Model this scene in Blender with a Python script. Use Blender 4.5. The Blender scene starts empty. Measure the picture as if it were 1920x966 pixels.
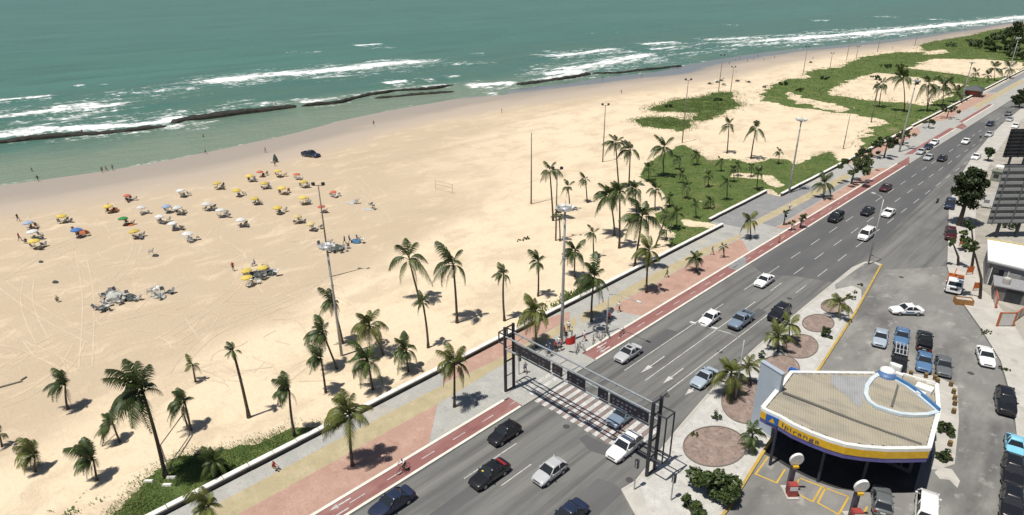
import bpy, bmesh, math, random
import numpy as np
from mathutils import Vector, Matrix

random.seed(7)
rng = np.random.default_rng(11)
scene = bpy.context.scene
col = scene.collection

# ------------------------------------------------------------------ camera
F, PITCH, ROLL, YAW, HCAM = 1189.35, 0.412636, -0.0096206, 0.794309, 45.0
CX, CY = 960.0, 483.0
def _basis():
    cp, sp = math.cos(PITCH), math.sin(PITCH)
    right = np.array([1, 0, 0.0]); fwd = np.array([0, cp, -sp]); up = np.array([0, sp, cp])
    cr, sr = math.cos(ROLL), math.sin(ROLL)
    r2 = cr * right + sr * up
    u2 = -sr * right + cr * up
    c, s = math.cos(YAW), math.sin(YAW)
    M = np.array([[c, -s, 0], [s, c, 0], [0, 0, 1.0]])      # x across the road (+ inland), y along it
    return M @ r2, M @ u2, M @ fwd
R2, U2, FW = _basis()
cam_data = bpy.data.cameras.new('camera')
cam = bpy.data.objects.new('camera', cam_data)
col.objects.link(cam)
cam.matrix_world = Matrix(((R2[0], U2[0], -FW[0], 0), (R2[1], U2[1], -FW[1], 0), (R2[2], U2[2], -FW[2], HCAM), (0, 0, 0, 1)))
cam_data.sensor_width = 36.0
cam_data.lens = F / 1920 * 36.0
cam_data.clip_start = 0.5
cam_data.clip_end = 30000
scene.camera = cam

# ------------------------------------------------------------------ sky, sun, exposure
SUN_EL, SH_AZ = math.radians(70), math.radians(10)     # shadows fall along +y, a little to +x
sdir = Vector((-math.sin(SH_AZ) * math.cos(SUN_EL), -math.cos(SH_AZ) * math.cos(SUN_EL), math.sin(SUN_EL)))
world = bpy.data.worlds.new('World'); scene.world = world; world.use_nodes = True
wn = world.node_tree.nodes; wl = world.node_tree.links
wn.clear()
sky = wn.new('ShaderNodeTexSky'); sky.sky_type = 'NISHITA'; sky.sun_disc = False
sky.sun_elevation = SUN_EL; sky.sun_rotation = math.atan2(sdir.x, sdir.y) % (2 * math.pi)
sky.air_density = 1.0; sky.dust_density = 1.0; sky.ozone_density = 1.0
bg = wn.new('ShaderNodeBackground'); bg.inputs[1].default_value = 0.055
wo = wn.new('ShaderNodeOutputWorld')
wl.new(sky.outputs[0], bg.inputs[0]); wl.new(bg.outputs[0], wo.inputs[0])
sl = bpy.data.lights.new('sun', 'SUN'); sl.energy = 5.0; sl.angle = math.radians(0.53); sl.color = (1.0, 0.95, 0.87)
so = bpy.data.objects.new('sun', sl); col.objects.link(so)
so.rotation_euler = (-sdir).to_track_quat('-Z', 'Y').to_euler(); so.location = (0, 0, 120)
vs = scene.view_settings
vs.view_transform = 'Standard'; vs.look = 'None'; vs.gamma = 1.0; vs.exposure = 0.08; vs.use_curve_mapping = False
scene.render.engine = 'CYCLES'

# ------------------------------------------------------------------ photo pixel -> place
def ray(px, py): return FW * F + R2 * (px - CX) - U2 * (py - CY)
def G(px, py, z=0.0):
    d = ray(px, py); t = (z - HCAM) / d[2]
    return (float(d[0] * t), float(d[1] * t))
def GY(px, py, y0):
    d = ray(px, py); t = y0 / d[1]
    return (float(d[0] * t), float(d[2] * t + HCAM))
def dist(x, y, z=0): return math.sqrt(x * x + y * y + (z - HCAM) ** 2)
def top_height(x, y, py):
    lo, hi = 0.2, 40.0
    for _ in range(40):
        m = (lo + hi) / 2
        P = np.array([x, y, m - HCAM]); v = CY - F * (P @ U2) / (P @ FW)
        if v > py: lo = m
        else: hi = m
    return lo
def screen_x(x, y, z):
    P = np.array([x, y, z - HCAM]); return CX + F * (P @ R2) / (P @ FW)

# ------------------------------------------------------------------ numpy noise
def _h(ix, iy, s):
    n = (ix.astype(np.int64) * 374761393 + iy.astype(np.int64) * 668265263 + s * 144269) & 0xFFFFFFFF
    n = ((n ^ (n >> 13)) * 1274126177) & 0xFFFFFFFF
    return ((n ^ (n >> 16)) & 0xFFFF) / 65535.0
def vnoise(x, y, s=0):
    ix, iy = np.floor(x), np.floor(y); fx, fy = x - ix, y - iy
    fx = fx * fx * (3 - 2 * fx); fy = fy * fy * (3 - 2 * fy)
    a, b, c, d = _h(ix, iy, s), _h(ix + 1, iy, s), _h(ix, iy + 1, s), _h(ix + 1, iy + 1, s)
    return (a * (1 - fx) + b * fx) * (1 - fy) + (c * (1 - fx) + d * fx) * fy
def fbm(x, y, s=0, o=4):
    t = 0; a = 0.5
    for k in range(o):
        t = t + a * vnoise(x, y, s + k * 17); x = x * 2.03; y = y * 2.03; a *= 0.5
    return t / (1 - 0.5 ** o)
def in_poly(x, y, poly):
    r = np.zeros(x.shape, bool); n = len(poly)
    for i in range(n):
        x1, y1 = poly[i]; x2, y2 = poly[(i + 1) % n]
        if y1 == y2: continue
        c = ((y1 > y) != (y2 > y)) & (x < (x2 - x1) * (y - y1) / (y2 - y1) + x1)
        r ^= c
    return r
def seg_dist(x, y, pts):
    best = np.full(x.shape, 1e9); tt = np.zeros(x.shape); tot = sum(math.dist(pts[i], pts[i + 1]) for i in range(len(pts) - 1)); acc = 0
    for i in range(len(pts) - 1):
        (x1, y1), (x2, y2) = pts[i], pts[i + 1]
        dx, dy = x2 - x1, y2 - y1; L2 = dx * dx + dy * dy + 1e-9
        t = np.clip(((x - x1) * dx + (y - y1) * dy) / L2, 0, 1)
        d = np.hypot(x - x1 - t * dx, y - y1 - t * dy)
        m = d < best; best = np.where(m, d, best); tt = np.where(m, (acc + t * math.sqrt(L2)) / tot, tt)
        acc += math.sqrt(L2)
    return best, tt

# ------------------------------------------------------------------ materials
MATS = {}
def N(nt, typ, **kw):
    n = nt.nodes.new(typ)
    for k, v in kw.items(): setattr(n, k, v)
    return n
def mat(name, c, rough=0.6, var=0.12, scale=3.0, bump=0.0, bscale=None, metal=0.0, spec=0.5, coat=0.0, c2=None, trans=0.0, coord='Object', obj_rand=0.0):
    if name in MATS: return MATS[name]
    m = bpy.data.materials.new(name); m.use_nodes = True; nt = m.node_tree; b = nt.nodes['Principled BSDF']
    b.inputs['Roughness'].default_value = rough; b.inputs['Metallic'].default_value = metal
    b.inputs['Specular IOR Level'].default_value = spec; b.inputs['Coat Weight'].default_value = coat
    tc = N(nt, 'ShaderNodeTexCoord'); nz = N(nt, 'ShaderNodeTexNoise'); nz.inputs['Scale'].default_value = scale; nz.inputs['Detail'].default_value = 6
    nt.links.new(tc.outputs[coord], nz.inputs['Vector'])
    rp = N(nt, 'ShaderNodeValToRGB')
    lo = c2 if c2 else tuple(x * (1 - var) for x in c); hi = c if c2 else tuple(min(1, x * (1 + var)) for x in c)
    rp.color_ramp.elements[0].position = 0.3; rp.color_ramp.elements[1].position = 0.7
    rp.color_ramp.elements[0].color = (*lo, 1); rp.color_ramp.elements[1].color = (*hi, 1)
    nt.links.new(nz.outputs['Fac'], rp.inputs['Fac'])
    out = rp.outputs['Color']
    if obj_rand:
        oi = N(nt, 'ShaderNodeObjectInfo'); mr = N(nt, 'ShaderNodeMapRange')
        mr.inputs['To Min'].default_value = 1 - obj_rand; mr.inputs['To Max'].default_value = 1 + obj_rand
        hs = N(nt, 'ShaderNodeHueSaturation'); nt.links.new(oi.outputs['Random'], mr.inputs['Value']); nt.links.new(mr.outputs[0], hs.inputs['Value'])
        nt.links.new(out, hs.inputs['Color']); out = hs.outputs['Color']
    nt.links.new(out, b.inputs['Base Color'])
    if bump:
        n2 = N(nt, 'ShaderNodeTexNoise'); n2.inputs['Scale'].default_value = bscale or scale * 6; n2.inputs['Detail'].default_value = 5
        nt.links.new(tc.outputs[coord], n2.inputs['Vector'])
        bp = N(nt, 'ShaderNodeBump'); bp.inputs['Strength'].default_value = bump; bp.inputs['Distance'].default_value = 0.1
        nt.links.new(n2.outputs['Fac'], bp.inputs['Height']); nt.links.new(bp.outputs[0], b.inputs['Normal'])
    if trans:
        b.inputs['Subsurface Weight'].default_value = 0
        t = N(nt, 'ShaderNodeBsdfTranslucent'); mx = N(nt, 'ShaderNodeMixShader'); mx.inputs[0].default_value = trans
        nt.links.new(out, t.inputs['Color']); o = nt.nodes['Material Output']
        nt.links.new(b.outputs[0], mx.inputs[1]); nt.links.new(t.outputs[0], mx.inputs[2]); nt.links.new(mx.outputs[0], o.inputs['Surface'])
    MATS[name] = m
    return m
def paint(name, c, rough=0.28):
    return mat('paint_' + name, c, rough=rough, var=0.05, scale=1.2, coat=0.6, spec=0.5)

def surface_mat(name, layers, rough=0.9, bump=0.3, bscale=8, bdist=0.05):
    """base colour built from several noise layers: (colour, scale, lo, hi, stretch)"""
    m = bpy.data.materials.new(name); m.use_nodes = True; nt = m.node_tree; b = nt.nodes['Principled BSDF']
    b.inputs['Roughness'].default_value = rough; b.inputs['Specular IOR Level'].default_value = 0.3
    tc = N(nt, 'ShaderNodeTexCoord'); out = None
    for i, (c, sc, lo, hi, st) in enumerate(layers):
        if i == 0:
            r = N(nt, 'ShaderNodeRGB'); r.outputs[0].default_value = (*c, 1); out = r.outputs[0]; continue
        mp = N(nt, 'ShaderNodeMapping'); mp.inputs['Scale'].default_value = (st[0], st[1], 1); mp.inputs['Location'].default_value = (i * 13.7, i * 5.1, 0)
        nz = N(nt, 'ShaderNodeTexNoise'); nz.inputs['Scale'].default_value = sc; nz.inputs['Detail'].default_value = 8; nz.inputs['Roughness'].default_value = 0.62
        mr = N(nt, 'ShaderNodeMapRange'); mr.inputs['From Min'].default_value = lo; mr.inputs['From Max'].default_value = hi
        mx = N(nt, 'ShaderNodeMixRGB'); mx.inputs[2].default_value = (*c, 1)
        nt.links.new(tc.outputs['Object'], mp.inputs[0]); nt.links.new(mp.outputs[0], nz.inputs['Vector'])
        nt.links.new(nz.outputs['Fac'], mr.inputs['Value']); nt.links.new(mr.outputs[0], mx.inputs[0]); nt.links.new(out, mx.inputs[1]); out = mx.outputs[0]
    nt.links.new(out, b.inputs['Base Color'])
    n2 = N(nt, 'ShaderNodeTexNoise'); n2.inputs['Scale'].default_value = bscale; n2.inputs['Detail'].default_value = 6
    nt.links.new(tc.outputs['Object'], n2.inputs['Vector'])
    bp = N(nt, 'ShaderNodeBump'); bp.inputs['Strength'].default_value = bump; bp.inputs['Distance'].default_value = bdist
    nt.links.new(n2.outputs['Fac'], bp.inputs['Height']); nt.links.new(bp.outputs[0], b.inputs['Normal'])
    MATS[name] = m
    return m

# ------------------------------------------------------------------ mesh helpers
class MB:
    def __init__(s): s.v = []; s.f = []; s.mi = []
    def add(s, vs, fs, mi=0):
        o = len(s.v); s.v += [tuple(map(float, p)) for p in vs]
        for f in fs: s.f.append([i + o for i in f]); s.mi.append(mi)
        return s
    def box(s, x0, x1, y0, y1, z0, z1, mi=0):
        return s.add([(x0, y0, z0), (x1, y0, z0), (x1, y1, z0), (x0, y1, z0), (x0, y0, z1), (x1, y0, z1), (x1, y1, z1), (x0, y1, z1)],
                     [(3, 2, 1, 0), (4, 5, 6, 7), (0, 1, 5, 4), (1, 2, 6, 5), (2, 3, 7, 6), (3, 0, 4, 7)], mi)
    def cbox(s, c, sz, mi=0): return s.box(c[0] - sz[0] / 2, c[0] + sz[0] / 2, c[1] - sz[1] / 2, c[1] + sz[1] / 2, c[2] - sz[2] / 2, c[2] + sz[2] / 2, mi)
    def tube(s, pts, radii, n=8, mi=0, caps=True):
        pts = [Vector(p) for p in pts]
        if not hasattr(radii, '__len__'): radii = [radii] * len(pts)
        rings = []; prev = None
        for i, p in enumerate(pts):
            t = (pts[min(i + 1, len(pts) - 1)] - pts[max(i - 1, 0)]).normalized()
            u = (prev - t * prev.dot(t)) if prev is not None else t.orthogonal()
            u = u.normalized(); prev = u; w = t.cross(u)
            rings.append([p + (u * math.cos(a) + w * math.sin(a)) * radii[i] for a in [2 * math.pi * k / n for k in range(n)]])
        vs = [q for r in rings for q in r]; fs = []
        for i in range(len(pts) - 1):
            for k in range(n):
                a = i * n + k; b = i * n + (k + 1) % n
                fs.append((a, b, b + n, a + n))
        if caps: fs.append(tuple(reversed(range(n)))); fs.append(tuple(range((len(pts) - 1) * n, len(pts) * n)))
        return s.add(vs, fs, mi)
    def prism(s, poly, z0, z1, mi=0, mi_side=None):
        a = sum(poly[i][0] * poly[(i + 1) % len(poly)][1] - poly[(i + 1) % len(poly)][0] * poly[i][1] for i in range(len(poly)))
        if a < 0: poly = poly[::-1]
        n = len(poly); vs = [(x, y, z0) for x, y in poly] + [(x, y, z1) for x, y in poly]
        s.add(vs, [tuple(range(n, 2 * n))], mi)
        s.add(vs, [tuple(reversed(range(n)))] + [(i, (i + 1) % n, n + (i + 1) % n, n + i) for i in range(n)], mi if mi_side is None else mi_side)
        return s
    def lathe(s, prof, n=16, mi=0, c=(0, 0, 0)):
        vs = []; fs = []
        for r, z in prof:
            for k in range(n):
                a = 2 * math.pi * k / n; vs.append((c[0] + r * math.cos(a), c[1] + r * math.sin(a), c[2] + z))
        for i in range(len(prof) - 1):
            for k in range(n):
                a = i * n + k; b = i * n + (k + 1) % n; fs.append((a, b, b + n, a + n))
        return s.add(vs, fs, mi)
    def mesh(s, name, mats, smooth=False):
        me = bpy.data.meshes.new(name); me.from_pydata(s.v, [], s.f)
        for m in (mats if isinstance(mats, (list, tuple)) else [mats]): me.materials.append(m)
        if len(set(s.mi)) > 1 or (s.mi and s.mi[0]): me.polygons.foreach_set('material_index', s.mi)
        if smooth: me.polygons.foreach_set('use_smooth', [True] * len(s.f))
        me.update(); return me
    def build(s, name, mats, parent=None, smooth=False):
        return link(name, s.mesh(name, mats, smooth), parent)
def link(name, me, parent=None, m=None):
    o = bpy.data.objects.new(name, me); col.objects.link(o)
    if parent: o.parent = parent
    if m is not None: setmat(o, m)
    return o
def setmat(o, m, i=0):
    o.material_slots[i].link = 'OBJECT'; o.material_slots[i].material = m
def empty(name, loc=(0, 0, 0), rz=0.0, sc=1.0):
    o = bpy.data.objects.new(name, None); col.objects.link(o); o.location = loc; o.rotation_euler = (0, 0, rz); o.scale = (sc,) * 3
    o.empty_display_size = 0.3
    return o
LABELS = {}
def tag(o, label, cat, group=None):
    o['label'] = label; o['category'] = cat
    if group: o['group'] = group
    return o
def struct(o): o['kind'] = 'structure'; return o
def copy_tree(o, parent=None, mm=None):
    c = o.copy(); col.objects.link(c); c.parent = parent
    if mm:
        for i, sl_ in enumerate(c.material_slots):
            k = sl_.material.name if sl_.material else None
            if k in mm: setmat(c, mm[k], i)
    for ch in list(o.children): copy_tree(ch, c, mm)
    return c
def grid_mesh(name, X, Y, Z, m, keep=None, attrs=None, smooth=True):
    nr, nc = X.shape
    V = np.stack([X, Y, Z], -1).reshape(-1, 3)
    idx = np.arange(nr * nc).reshape(nr, nc)
    q = np.stack([idx[:-1, :-1], idx[:-1, 1:], idx[1:, 1:], idx[1:, :-1]], -1).reshape(-1, 4)
    if keep is not None: q = q[keep.reshape(-1)]
    if keep is not None:
        used = np.unique(q); mp = -np.ones(len(V), int); mp[used] = np.arange(len(used)); V = V[used]; q = mp[q]
    me = fast_mesh(name, V, q, m, smooth)
    for k, a in (attrs or {}).items():
        at = me.attributes.new(k, 'FLOAT', 'POINT'); a = a.reshape(-1)
        if keep is not None: a = a[used]
        at.data.foreach_set('value', a.astype(np.float32))
    return link(name, me)
def fast_mesh(name, V, q, m, smooth=False):
    k = q.shape[1]
    me = bpy.data.meshes.new(name)
    me.vertices.add(len(V)); me.vertices.foreach_set('co', V.astype(np.float32).reshape(-1))
    me.loops.add(len(q) * k); me.loops.foreach_set('vertex_index', q.astype(np.int32).reshape(-1))
    me.polygons.add(len(q)); me.polygons.foreach_set('loop_start', np.arange(0, len(q) * k, k, dtype=np.int32))
    me.polygons.foreach_set('use_smooth', np.full(len(q), smooth))
    me.update(calc_edges=True); me.materials.append(m)
    return me
ORD = ['leftmost', 'second from the left', 'third from the left', 'fourth from the left', 'fifth from the left', 'sixth from the left', 'seventh from the left',
       'eighth from the left', 'ninth from the left', 'tenth from the left', 'eleventh from the left', 'twelfth from the left', 'thirteenth from the left', 'fourteenth from the left',
       'fifteenth from the left', 'sixteenth from the left', 'seventeenth from the left', 'eighteenth from the left', 'nineteenth from the left', 'twentieth from the left']
def order_labels(objs, what):
    """objs: list of (screen x, object); the label says its place in the row"""
    objs = sorted(objs, key=lambda t: t[0]); n = len(objs)
    for i, (_, o) in enumerate(objs):
        if n == 1: w = what.replace('%s of the ', '')
        elif i == n - 1: w = what.replace('%s', 'rightmost')
        else: w = what.replace('%s', ORD[i])
        o['label'] = w

# ================================================================== THE SETTING
WATER_Z = -0.9
shore_px = [(-120, 366), (0, 347), (100, 335), (200, 321), (300, 304), (400, 284), (520, 258), (640, 226), (740, 206), (850, 186), (1000, 163), (1120, 148), (1240, 133), (1340, 113), (1440, 97), (1533, 88), (1608, 81), (1700, 69), (1780, 57), (1850, 46), (1910, 36)]
sp = [G(a, b, WATER_Z) for a, b in shore_px]
SY = np.array([-400] + [p[1] for p in sp] + [1500, 6000.0]); SX = np.array([-190] + [p[0] for p in sp] + [-60, 900.0])
def shore_x(y): return np.interp(y, SY, SX) + 4 * (fbm(y * 0.03, y * 0 + 3.3, 5) - 0.5)
def sand_z(x, y):
    d = x - shore_x(y)
    z = np.where(d > 0, -0.9 * np.clip(1 - d / 45, 0, 1) ** 1.4, -0.9 + 0.035 * d)
    z = np.maximum(z, -6)
    inland = np.clip((x + 54.6) / 0.3, 0, 1)
    return z - 0.2 * inland
# ---- beach
def beach_mat():
    m = bpy.data.materials.new('sand'); m.use_nodes = True; nt = m.node_tree; b = nt.nodes['Principled BSDF']; L = nt.links.new
    tc = N(nt, 'ShaderNodeTexCoord'); P = tc.outputs['Object']
    def noise(sc, st=(1, 1, 1), rot=0, det=7, ro=0.6):
        mp = N(nt, 'ShaderNodeMapping'); mp.inputs['Scale'].default_value = st; mp.inputs['Rotation'].default_value = (0, 0, rot)
        n = N(nt, 'ShaderNodeTexNoise'); n.inputs['Scale'].default_value = sc; n.inputs['Detail'].default_value = det; n.inputs['Roughness'].default_value = ro
        L(P, mp.inputs[0]); L(mp.outputs[0], n.inputs['Vector']); return n.outputs['Fac']
    def ramp(x, lo, hi):
        r = N(nt, 'ShaderNodeMapRange'); r.interpolation_type = 'SMOOTHSTEP'; r.inputs['From Min'].default_value = lo; r.inputs['From Max'].default_value = hi; L(x, r.inputs['Value']); return r.outputs[0]
    def mix(f, a, c):
        x = N(nt, 'ShaderNodeMixRGB'); L(f, x.inputs[0])
        if isinstance(a, tuple): x.inputs[1].default_value = (*a, 1)
        else: L(a, x.inputs[1])
        if isinstance(c, tuple): x.inputs[2].default_value = (*c, 1)
        else: L(c, x.inputs[2])
        return x.outputs[0]
    def math_(op, a, c):
        x = N(nt, 'ShaderNodeMath'); x.operation = op
        for i, q in enumerate((a, c)):
            if isinstance(q, (int, float)): x.inputs[i].default_value = q
            else: L(q, x.inputs[i])
        return x.outputs[0]
    aw = N(nt, 'ShaderNodeAttribute'); aw.attribute_name = 'wet'; at = N(nt, 'ShaderNodeAttribute'); at.attribute_name = 'damp'
    dampn = math_('ADD', at.outputs['Fac'], math_('MULTIPLY', math_('SUBTRACT', noise(0.05, (1, 0.45, 1)), 0.5), 0.9))
    c = mix(ramp(dampn, 0.25, 0.95), (0.65, 0.543, 0.388), (0.458, 0.370, 0.264))
    wn_ = N(nt, 'ShaderNodeTexNoise'); wn_.inputs['Scale'].default_value = 0.12; wn_.inputs['Detail'].default_value = 3; L(P, wn_.inputs['Vector'])
    va = N(nt, 'ShaderNodeVectorMath'); va.operation = 'MULTIPLY_ADD'; va.inputs[1].default_value = (9, 9, 0); L(wn_.outputs['Color'], va.inputs[0]); L(P, va.inputs[2])
    P0 = P; P = va.outputs[0]
    c = mix(math_('MULTIPLY', ramp(noise(0.16, (1, 0.55, 1), 0.2, 8, 0.68), 0.44, 0.64), 0.6), c, (0.448, 0.357, 0.25))
    c = mix(math_('MULTIPLY', ramp(noise(0.28, (1, 0.4, 1), 0.3, 8, 0.7), 0.5, 0.68), 0.5), c, (0.66, 0.55, 0.39))
    c = mix(math_('MULTIPLY', ramp(noise(1.1, (1, 1, 1), 0.2, 6, 0.75), 0.52, 0.68), 0.4), c, (0.40, 0.318, 0.228))
    P = P0
    c = mix(math_('MULTIPLY', ramp(noise(4.0), 0.5, 0.8), 0.25), c, (0.40, 0.32, 0.23))
    wet = ramp(math_('ADD', aw.outputs['Fac'], math_('MULTIPLY', math_('SUBTRACT', noise(0.09, (1, 0.3, 1)), 0.5), 0.5)), 0.42, 0.85)
    c = mix(ramp(math_('ADD', aw.outputs['Fac'], math_('MULTIPLY', math_('SUBTRACT', noise(0.07, (1, 0.3, 1)), 0.5), 0.5)), 0.1, 0.5), c, (0.40, 0.335, 0.268))
    c = mix(wet, c, (0.33, 0.285, 0.235))
    af_ = N(nt, 'ShaderNodeAttribute'); af_.attribute_name = 'film'
    film = ramp(math_('ADD', af_.outputs['Fac'], math_('MULTIPLY', math_('SUBTRACT', noise(0.06, (1, 0.2, 1)), 0.5), 0.8)), 0.35, 0.65)
    c = mix(film, c, (0.19, 0.195, 0.205))
    L(c, b.inputs['Base Color'])
    r = N(nt, 'ShaderNodeMapRange'); L(wet, r.inputs['Value']); r.inputs['To Min'].default_value = 0.95; r.inputs['To Max'].default_value = 0.42
    r2 = N(nt, 'ShaderNodeMixRGB'); L(film, r2.inputs[0]); L(r.outputs[0], r2.inputs[1]); r2.inputs[2].default_value = (0.14, 0.14, 0.14, 1); L(r2.outputs[0], b.inputs['Roughness'])
    b.inputs['Specular IOR Level'].default_value = 0.4
    h = math_('ADD', math_('MULTIPLY', noise(2.2, (1, 1, 1), 0, 4), 0.6), math_('MULTIPLY', noise(7.0, (1, 1, 1), 0, 3), 0.25))
    h = math_('MULTIPLY', h, math_('SUBTRACT', 1.05, wet))
    bp = N(nt, 'ShaderNodeBump'); bp.inputs['Strength'].default_value = 0.75; bp.inputs['Distance'].default_value = 0.22; L(h, bp.inputs['Height']); L(bp.outputs[0], b.inputs['Normal'])
    return m
MATS['sand'] = beach_mat()
xs = np.concatenate([np.array([-9000, -3000, -1200, -700, -450, -350]), np.linspace(-300, -54.6, 150), np.array([-54.3, -30, 0, 60, 200, 600, 2000, 8000])])
ys = np.concatenate([np.array([-6000, -2000, -600, -200, -80]), np.linspace(-30, 460, 210), np.linspace(465, 1000, 90), np.array([1100, 1300, 1600, 2200, 4000, 9000])])
XX, YY = np.meshgrid(xs, ys)
ZZ = sand_z(XX, YY)
D = XX - shore_x(YY)
beach_part = np.clip((-56 - XX) / 6, 0, 1) * np.clip(D / 8, 0, 1)
ZZ = ZZ + beach_part * 0.28 * (fbm(XX * 0.09, YY * 0.05, 3) - 0.5) * (np.abs(XX) < 400)
wet = np.clip(1.15 - D / np.interp(YY, [0, 120, 200, 320, 1000], [40, 36, 46, 52, 58]), 0, 1)
damp = np.clip((-66 - XX - 0.25 * YY) / 14, 0, 1) * np.clip(1.05 - (YY - 45) / 130, 0.12, 1) * 0.95
damp = np.clip(damp + 0.55 * np.exp(-((D - 42) / 22) ** 2), 0, 1)
struct(grid_mesh('beach', XX, YY, ZZ, MATS['sand'], attrs={'wet': wet, 'damp': damp, 'film': np.clip(1.15 - D / 22, 0, 1) * np.clip((YY - 130) / 120, 0, 1)}))

# ---- sea
foam_px = [  # polyline in the photograph, width in metres, strength
    ([(-60, 197), (0, 190), (60, 184), (112, 180)], 5, 1.0), ([(-40, 228), (0, 222), (80, 212), (150, 204), (215, 200), (262, 198)], 11, 1.0), ([(70, 207), (160, 199), (225, 203)], 9, 0.95),
    ([(170, 181), (300, 172), (385, 162)], 13, 0.62), ([(335, 164), (420, 152), (500, 143), (570, 138), (640, 132), (720, 122), (838, 114)], 13, 1.15), ([(430, 158), (560, 145), (700, 134), (830, 121)], 11, 0.6),
    ([(-40, 270), (0, 262), (60, 248), (150, 244), (250, 239), (320, 231), (352, 214)], 8, 1.1), ([(150, 234), (200, 226), (255, 233)], 12, 0.62), ([(290, 228), (330, 216), (368, 210)], 9, 0.8),
    ([(400, 207), (470, 196), (520, 195)], 8, 0.6), ([(565, 198), (605, 192), (640, 186)], 6, 1.0), ([(560, 150), (640, 144), (730, 138)], 8, 0.5), ([(720, 160), (742, 157), (770, 154)], 6, 1.0), ([(790, 152), (812, 150)], 5, 1.0),
    ([(830, 146), (862, 144)], 5, 0.7), ([(862, 163), (920, 160), (974, 157)], 7, 1.1), ([(905, 177), (930, 176)], 4, 0.8), ([(1008, 149), (1045, 139), (1100, 127), (1170, 115), (1236, 100)], 14, 1.0), ([(1060, 132), (1130, 121), (1200, 108)], 10, 0.8),
    ([(1000, 109), (1060, 105), (1120, 98), (1162, 91)], 11, 1.0), ([(1015, 98), (1035, 97)], 6, 0.8), ([(840, 122), (900, 118), (945, 118)], 8, 0.6), ([(1200, 85), (1275, 80)], 9, 1.1), ([(1212, 95), (1290, 88)], 8, 0.9), ([(1120, 104), (1200, 96)], 9, 0.6),
    ([(1275, 89), (1340, 83), (1440, 78), (1520, 72), (1600, 66), (1700, 56), (1780, 48), (1850, 41), (1910, 34), (1980, 26)], 15, 1.15), ([(1310, 77), (1370, 75), (1430, 70)], 12, 0.9),
    ([(1236, 108), (1300, 100), (1400, 92)], 10, 0.55), ([(660, 86), (690, 84), (722, 82)], 7, 0.9), ([(690, 89), (745, 90)], 6, 0.5), ([(138, 162), (160, 160)], 5, 0.9), ([(190, 160), (205, 158)], 5, 0.6), ([(1518, 39), (1556, 39)], 9, 0.9), ([(1540, 62), (1562, 61)], 10, 1.0),
    ([(1434, 68), (1447, 68)], 8, 1.0), ([(1640, 33), (1670, 31)], 12, 0.7), ([(1745, 38), (1760, 37)], 12, 0.9), ([(1560, 58), (1590, 56)], 9, 0.6), ([(530, 99), (610, 97)], 6, 0.5), ([(1095, 64), (1120, 62)], 7, 0.4), ([(1140, 60), (1162, 60)], 7, 0.4),
    ([(1355, 48), (1395, 47)], 9, 0.5), ([(940, 71), (965, 70)], 6, 0.5), ([(880, 102), (910, 100)], 6, 0.7), ([(160, 11), (190, 10)], 12, 0.4), ([(470, 202), (500, 201)], 4, 0.9), ([(550, 190), (585, 188)], 5, 0.7), ([(360, 214), (450, 204), (560, 195)], 5, 0.75), ([(600, 192), (700, 174), (800, 163), (860, 158)], 5, 0.7), ([(1290, 94), (1400, 86), (1520, 79), (1650, 68), (1780, 55)], 12, 0.72), ([(1330, 72), (1480, 68), (1600, 58), (1700, 50)], 12, 0.66), ([(980, 156), (1050, 146), (1110, 134)], 6, 0.9), ([(0, 236), (90, 226), (180, 222)], 10, 0.6)]
xs = np.concatenate([-np.geomspace(14000, 470, 46), np.arange(-460, -225, 1.1), np.arange(-225, -120, 2.2), np.array([-110, -60, 0, 300, 1200])])
ys = np.concatenate([-np.geomspace(9000, 40, 16), np.arange(-20, 420, 1.7), np.arange(421, 1000, 3.0), np.geomspace(1010, 16000, 34)])
XX, YY = np.meshgrid(xs, ys)
foam = np.zeros_like(XX); crest = np.zeros_like(XX)
wob = 5 * (fbm(XX * 0.05, YY * 0.03, 9) - 0.5)
for pts, w, s in foam_px:
    w = w * 1.2
    wp = [G(a, b, WATER_Z) for a, b in pts]
    x0 = min(p[0] for p in wp) - 4 * w; x1 = max(p[0] for p in wp) + 4 * w; y0 = min(p[1] for p in wp) - 4 * w; y1 = max(p[1] for p in wp) + 4 * w
    ii = np.where((ys > y0) & (ys < y1))[0]; jj = np.where((xs > x0) & (xs < x1))[0]
    if not len(ii) or not len(jj): continue
    sl_ = np.s_[ii[0]:ii[-1] + 1, jj[0]:jj[-1] + 1]
    d, t = seg_dist(XX[sl_] + wob[sl_], YY[sl_], wp)
    k = np.maximum(1.1 * s * np.exp(-(d / (.72 * w)) ** 2), 0.70 * s * np.exp(-(d / (1.9 * w)) ** 2)) * np.clip(np.minimum(t, 1 - t) * 5 + 0.25, 0, 1)
    foam[sl_] = np.maximum(foam[sl_], k); crest[sl_] = np.maximum(crest[sl_], s * np.exp(-((d - 0.3 * w) / (w * 0.6)) ** 2))
D = XX - shore_x(YY)
lip = np.exp(-((D + 1.0) / 2.2) ** 2) * 0.42
foam = np.maximum(foam, lip)
near = np.clip((470 + XX) / 200, 0, 1) * (XX < -100)
shallow = np.clip(1.2 + D / 72, 0, 1) * np.interp(YY, [0, 150, 230, 330], [1, 1, 0.7, 0.45])
sw = (0.16 * np.sin(D * 0.21 + 3 * fbm(XX * 0.008, YY * 0.01, 21) * 3) + 0.3 * (fbm(XX * 0.09, YY * 0.03, 31) - 0.5)) * near * (1 - 0.85 * np.clip(1 + D / 50, 0, 1))
ZZ = WATER_Z + sw + 0.8 * crest * near
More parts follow.
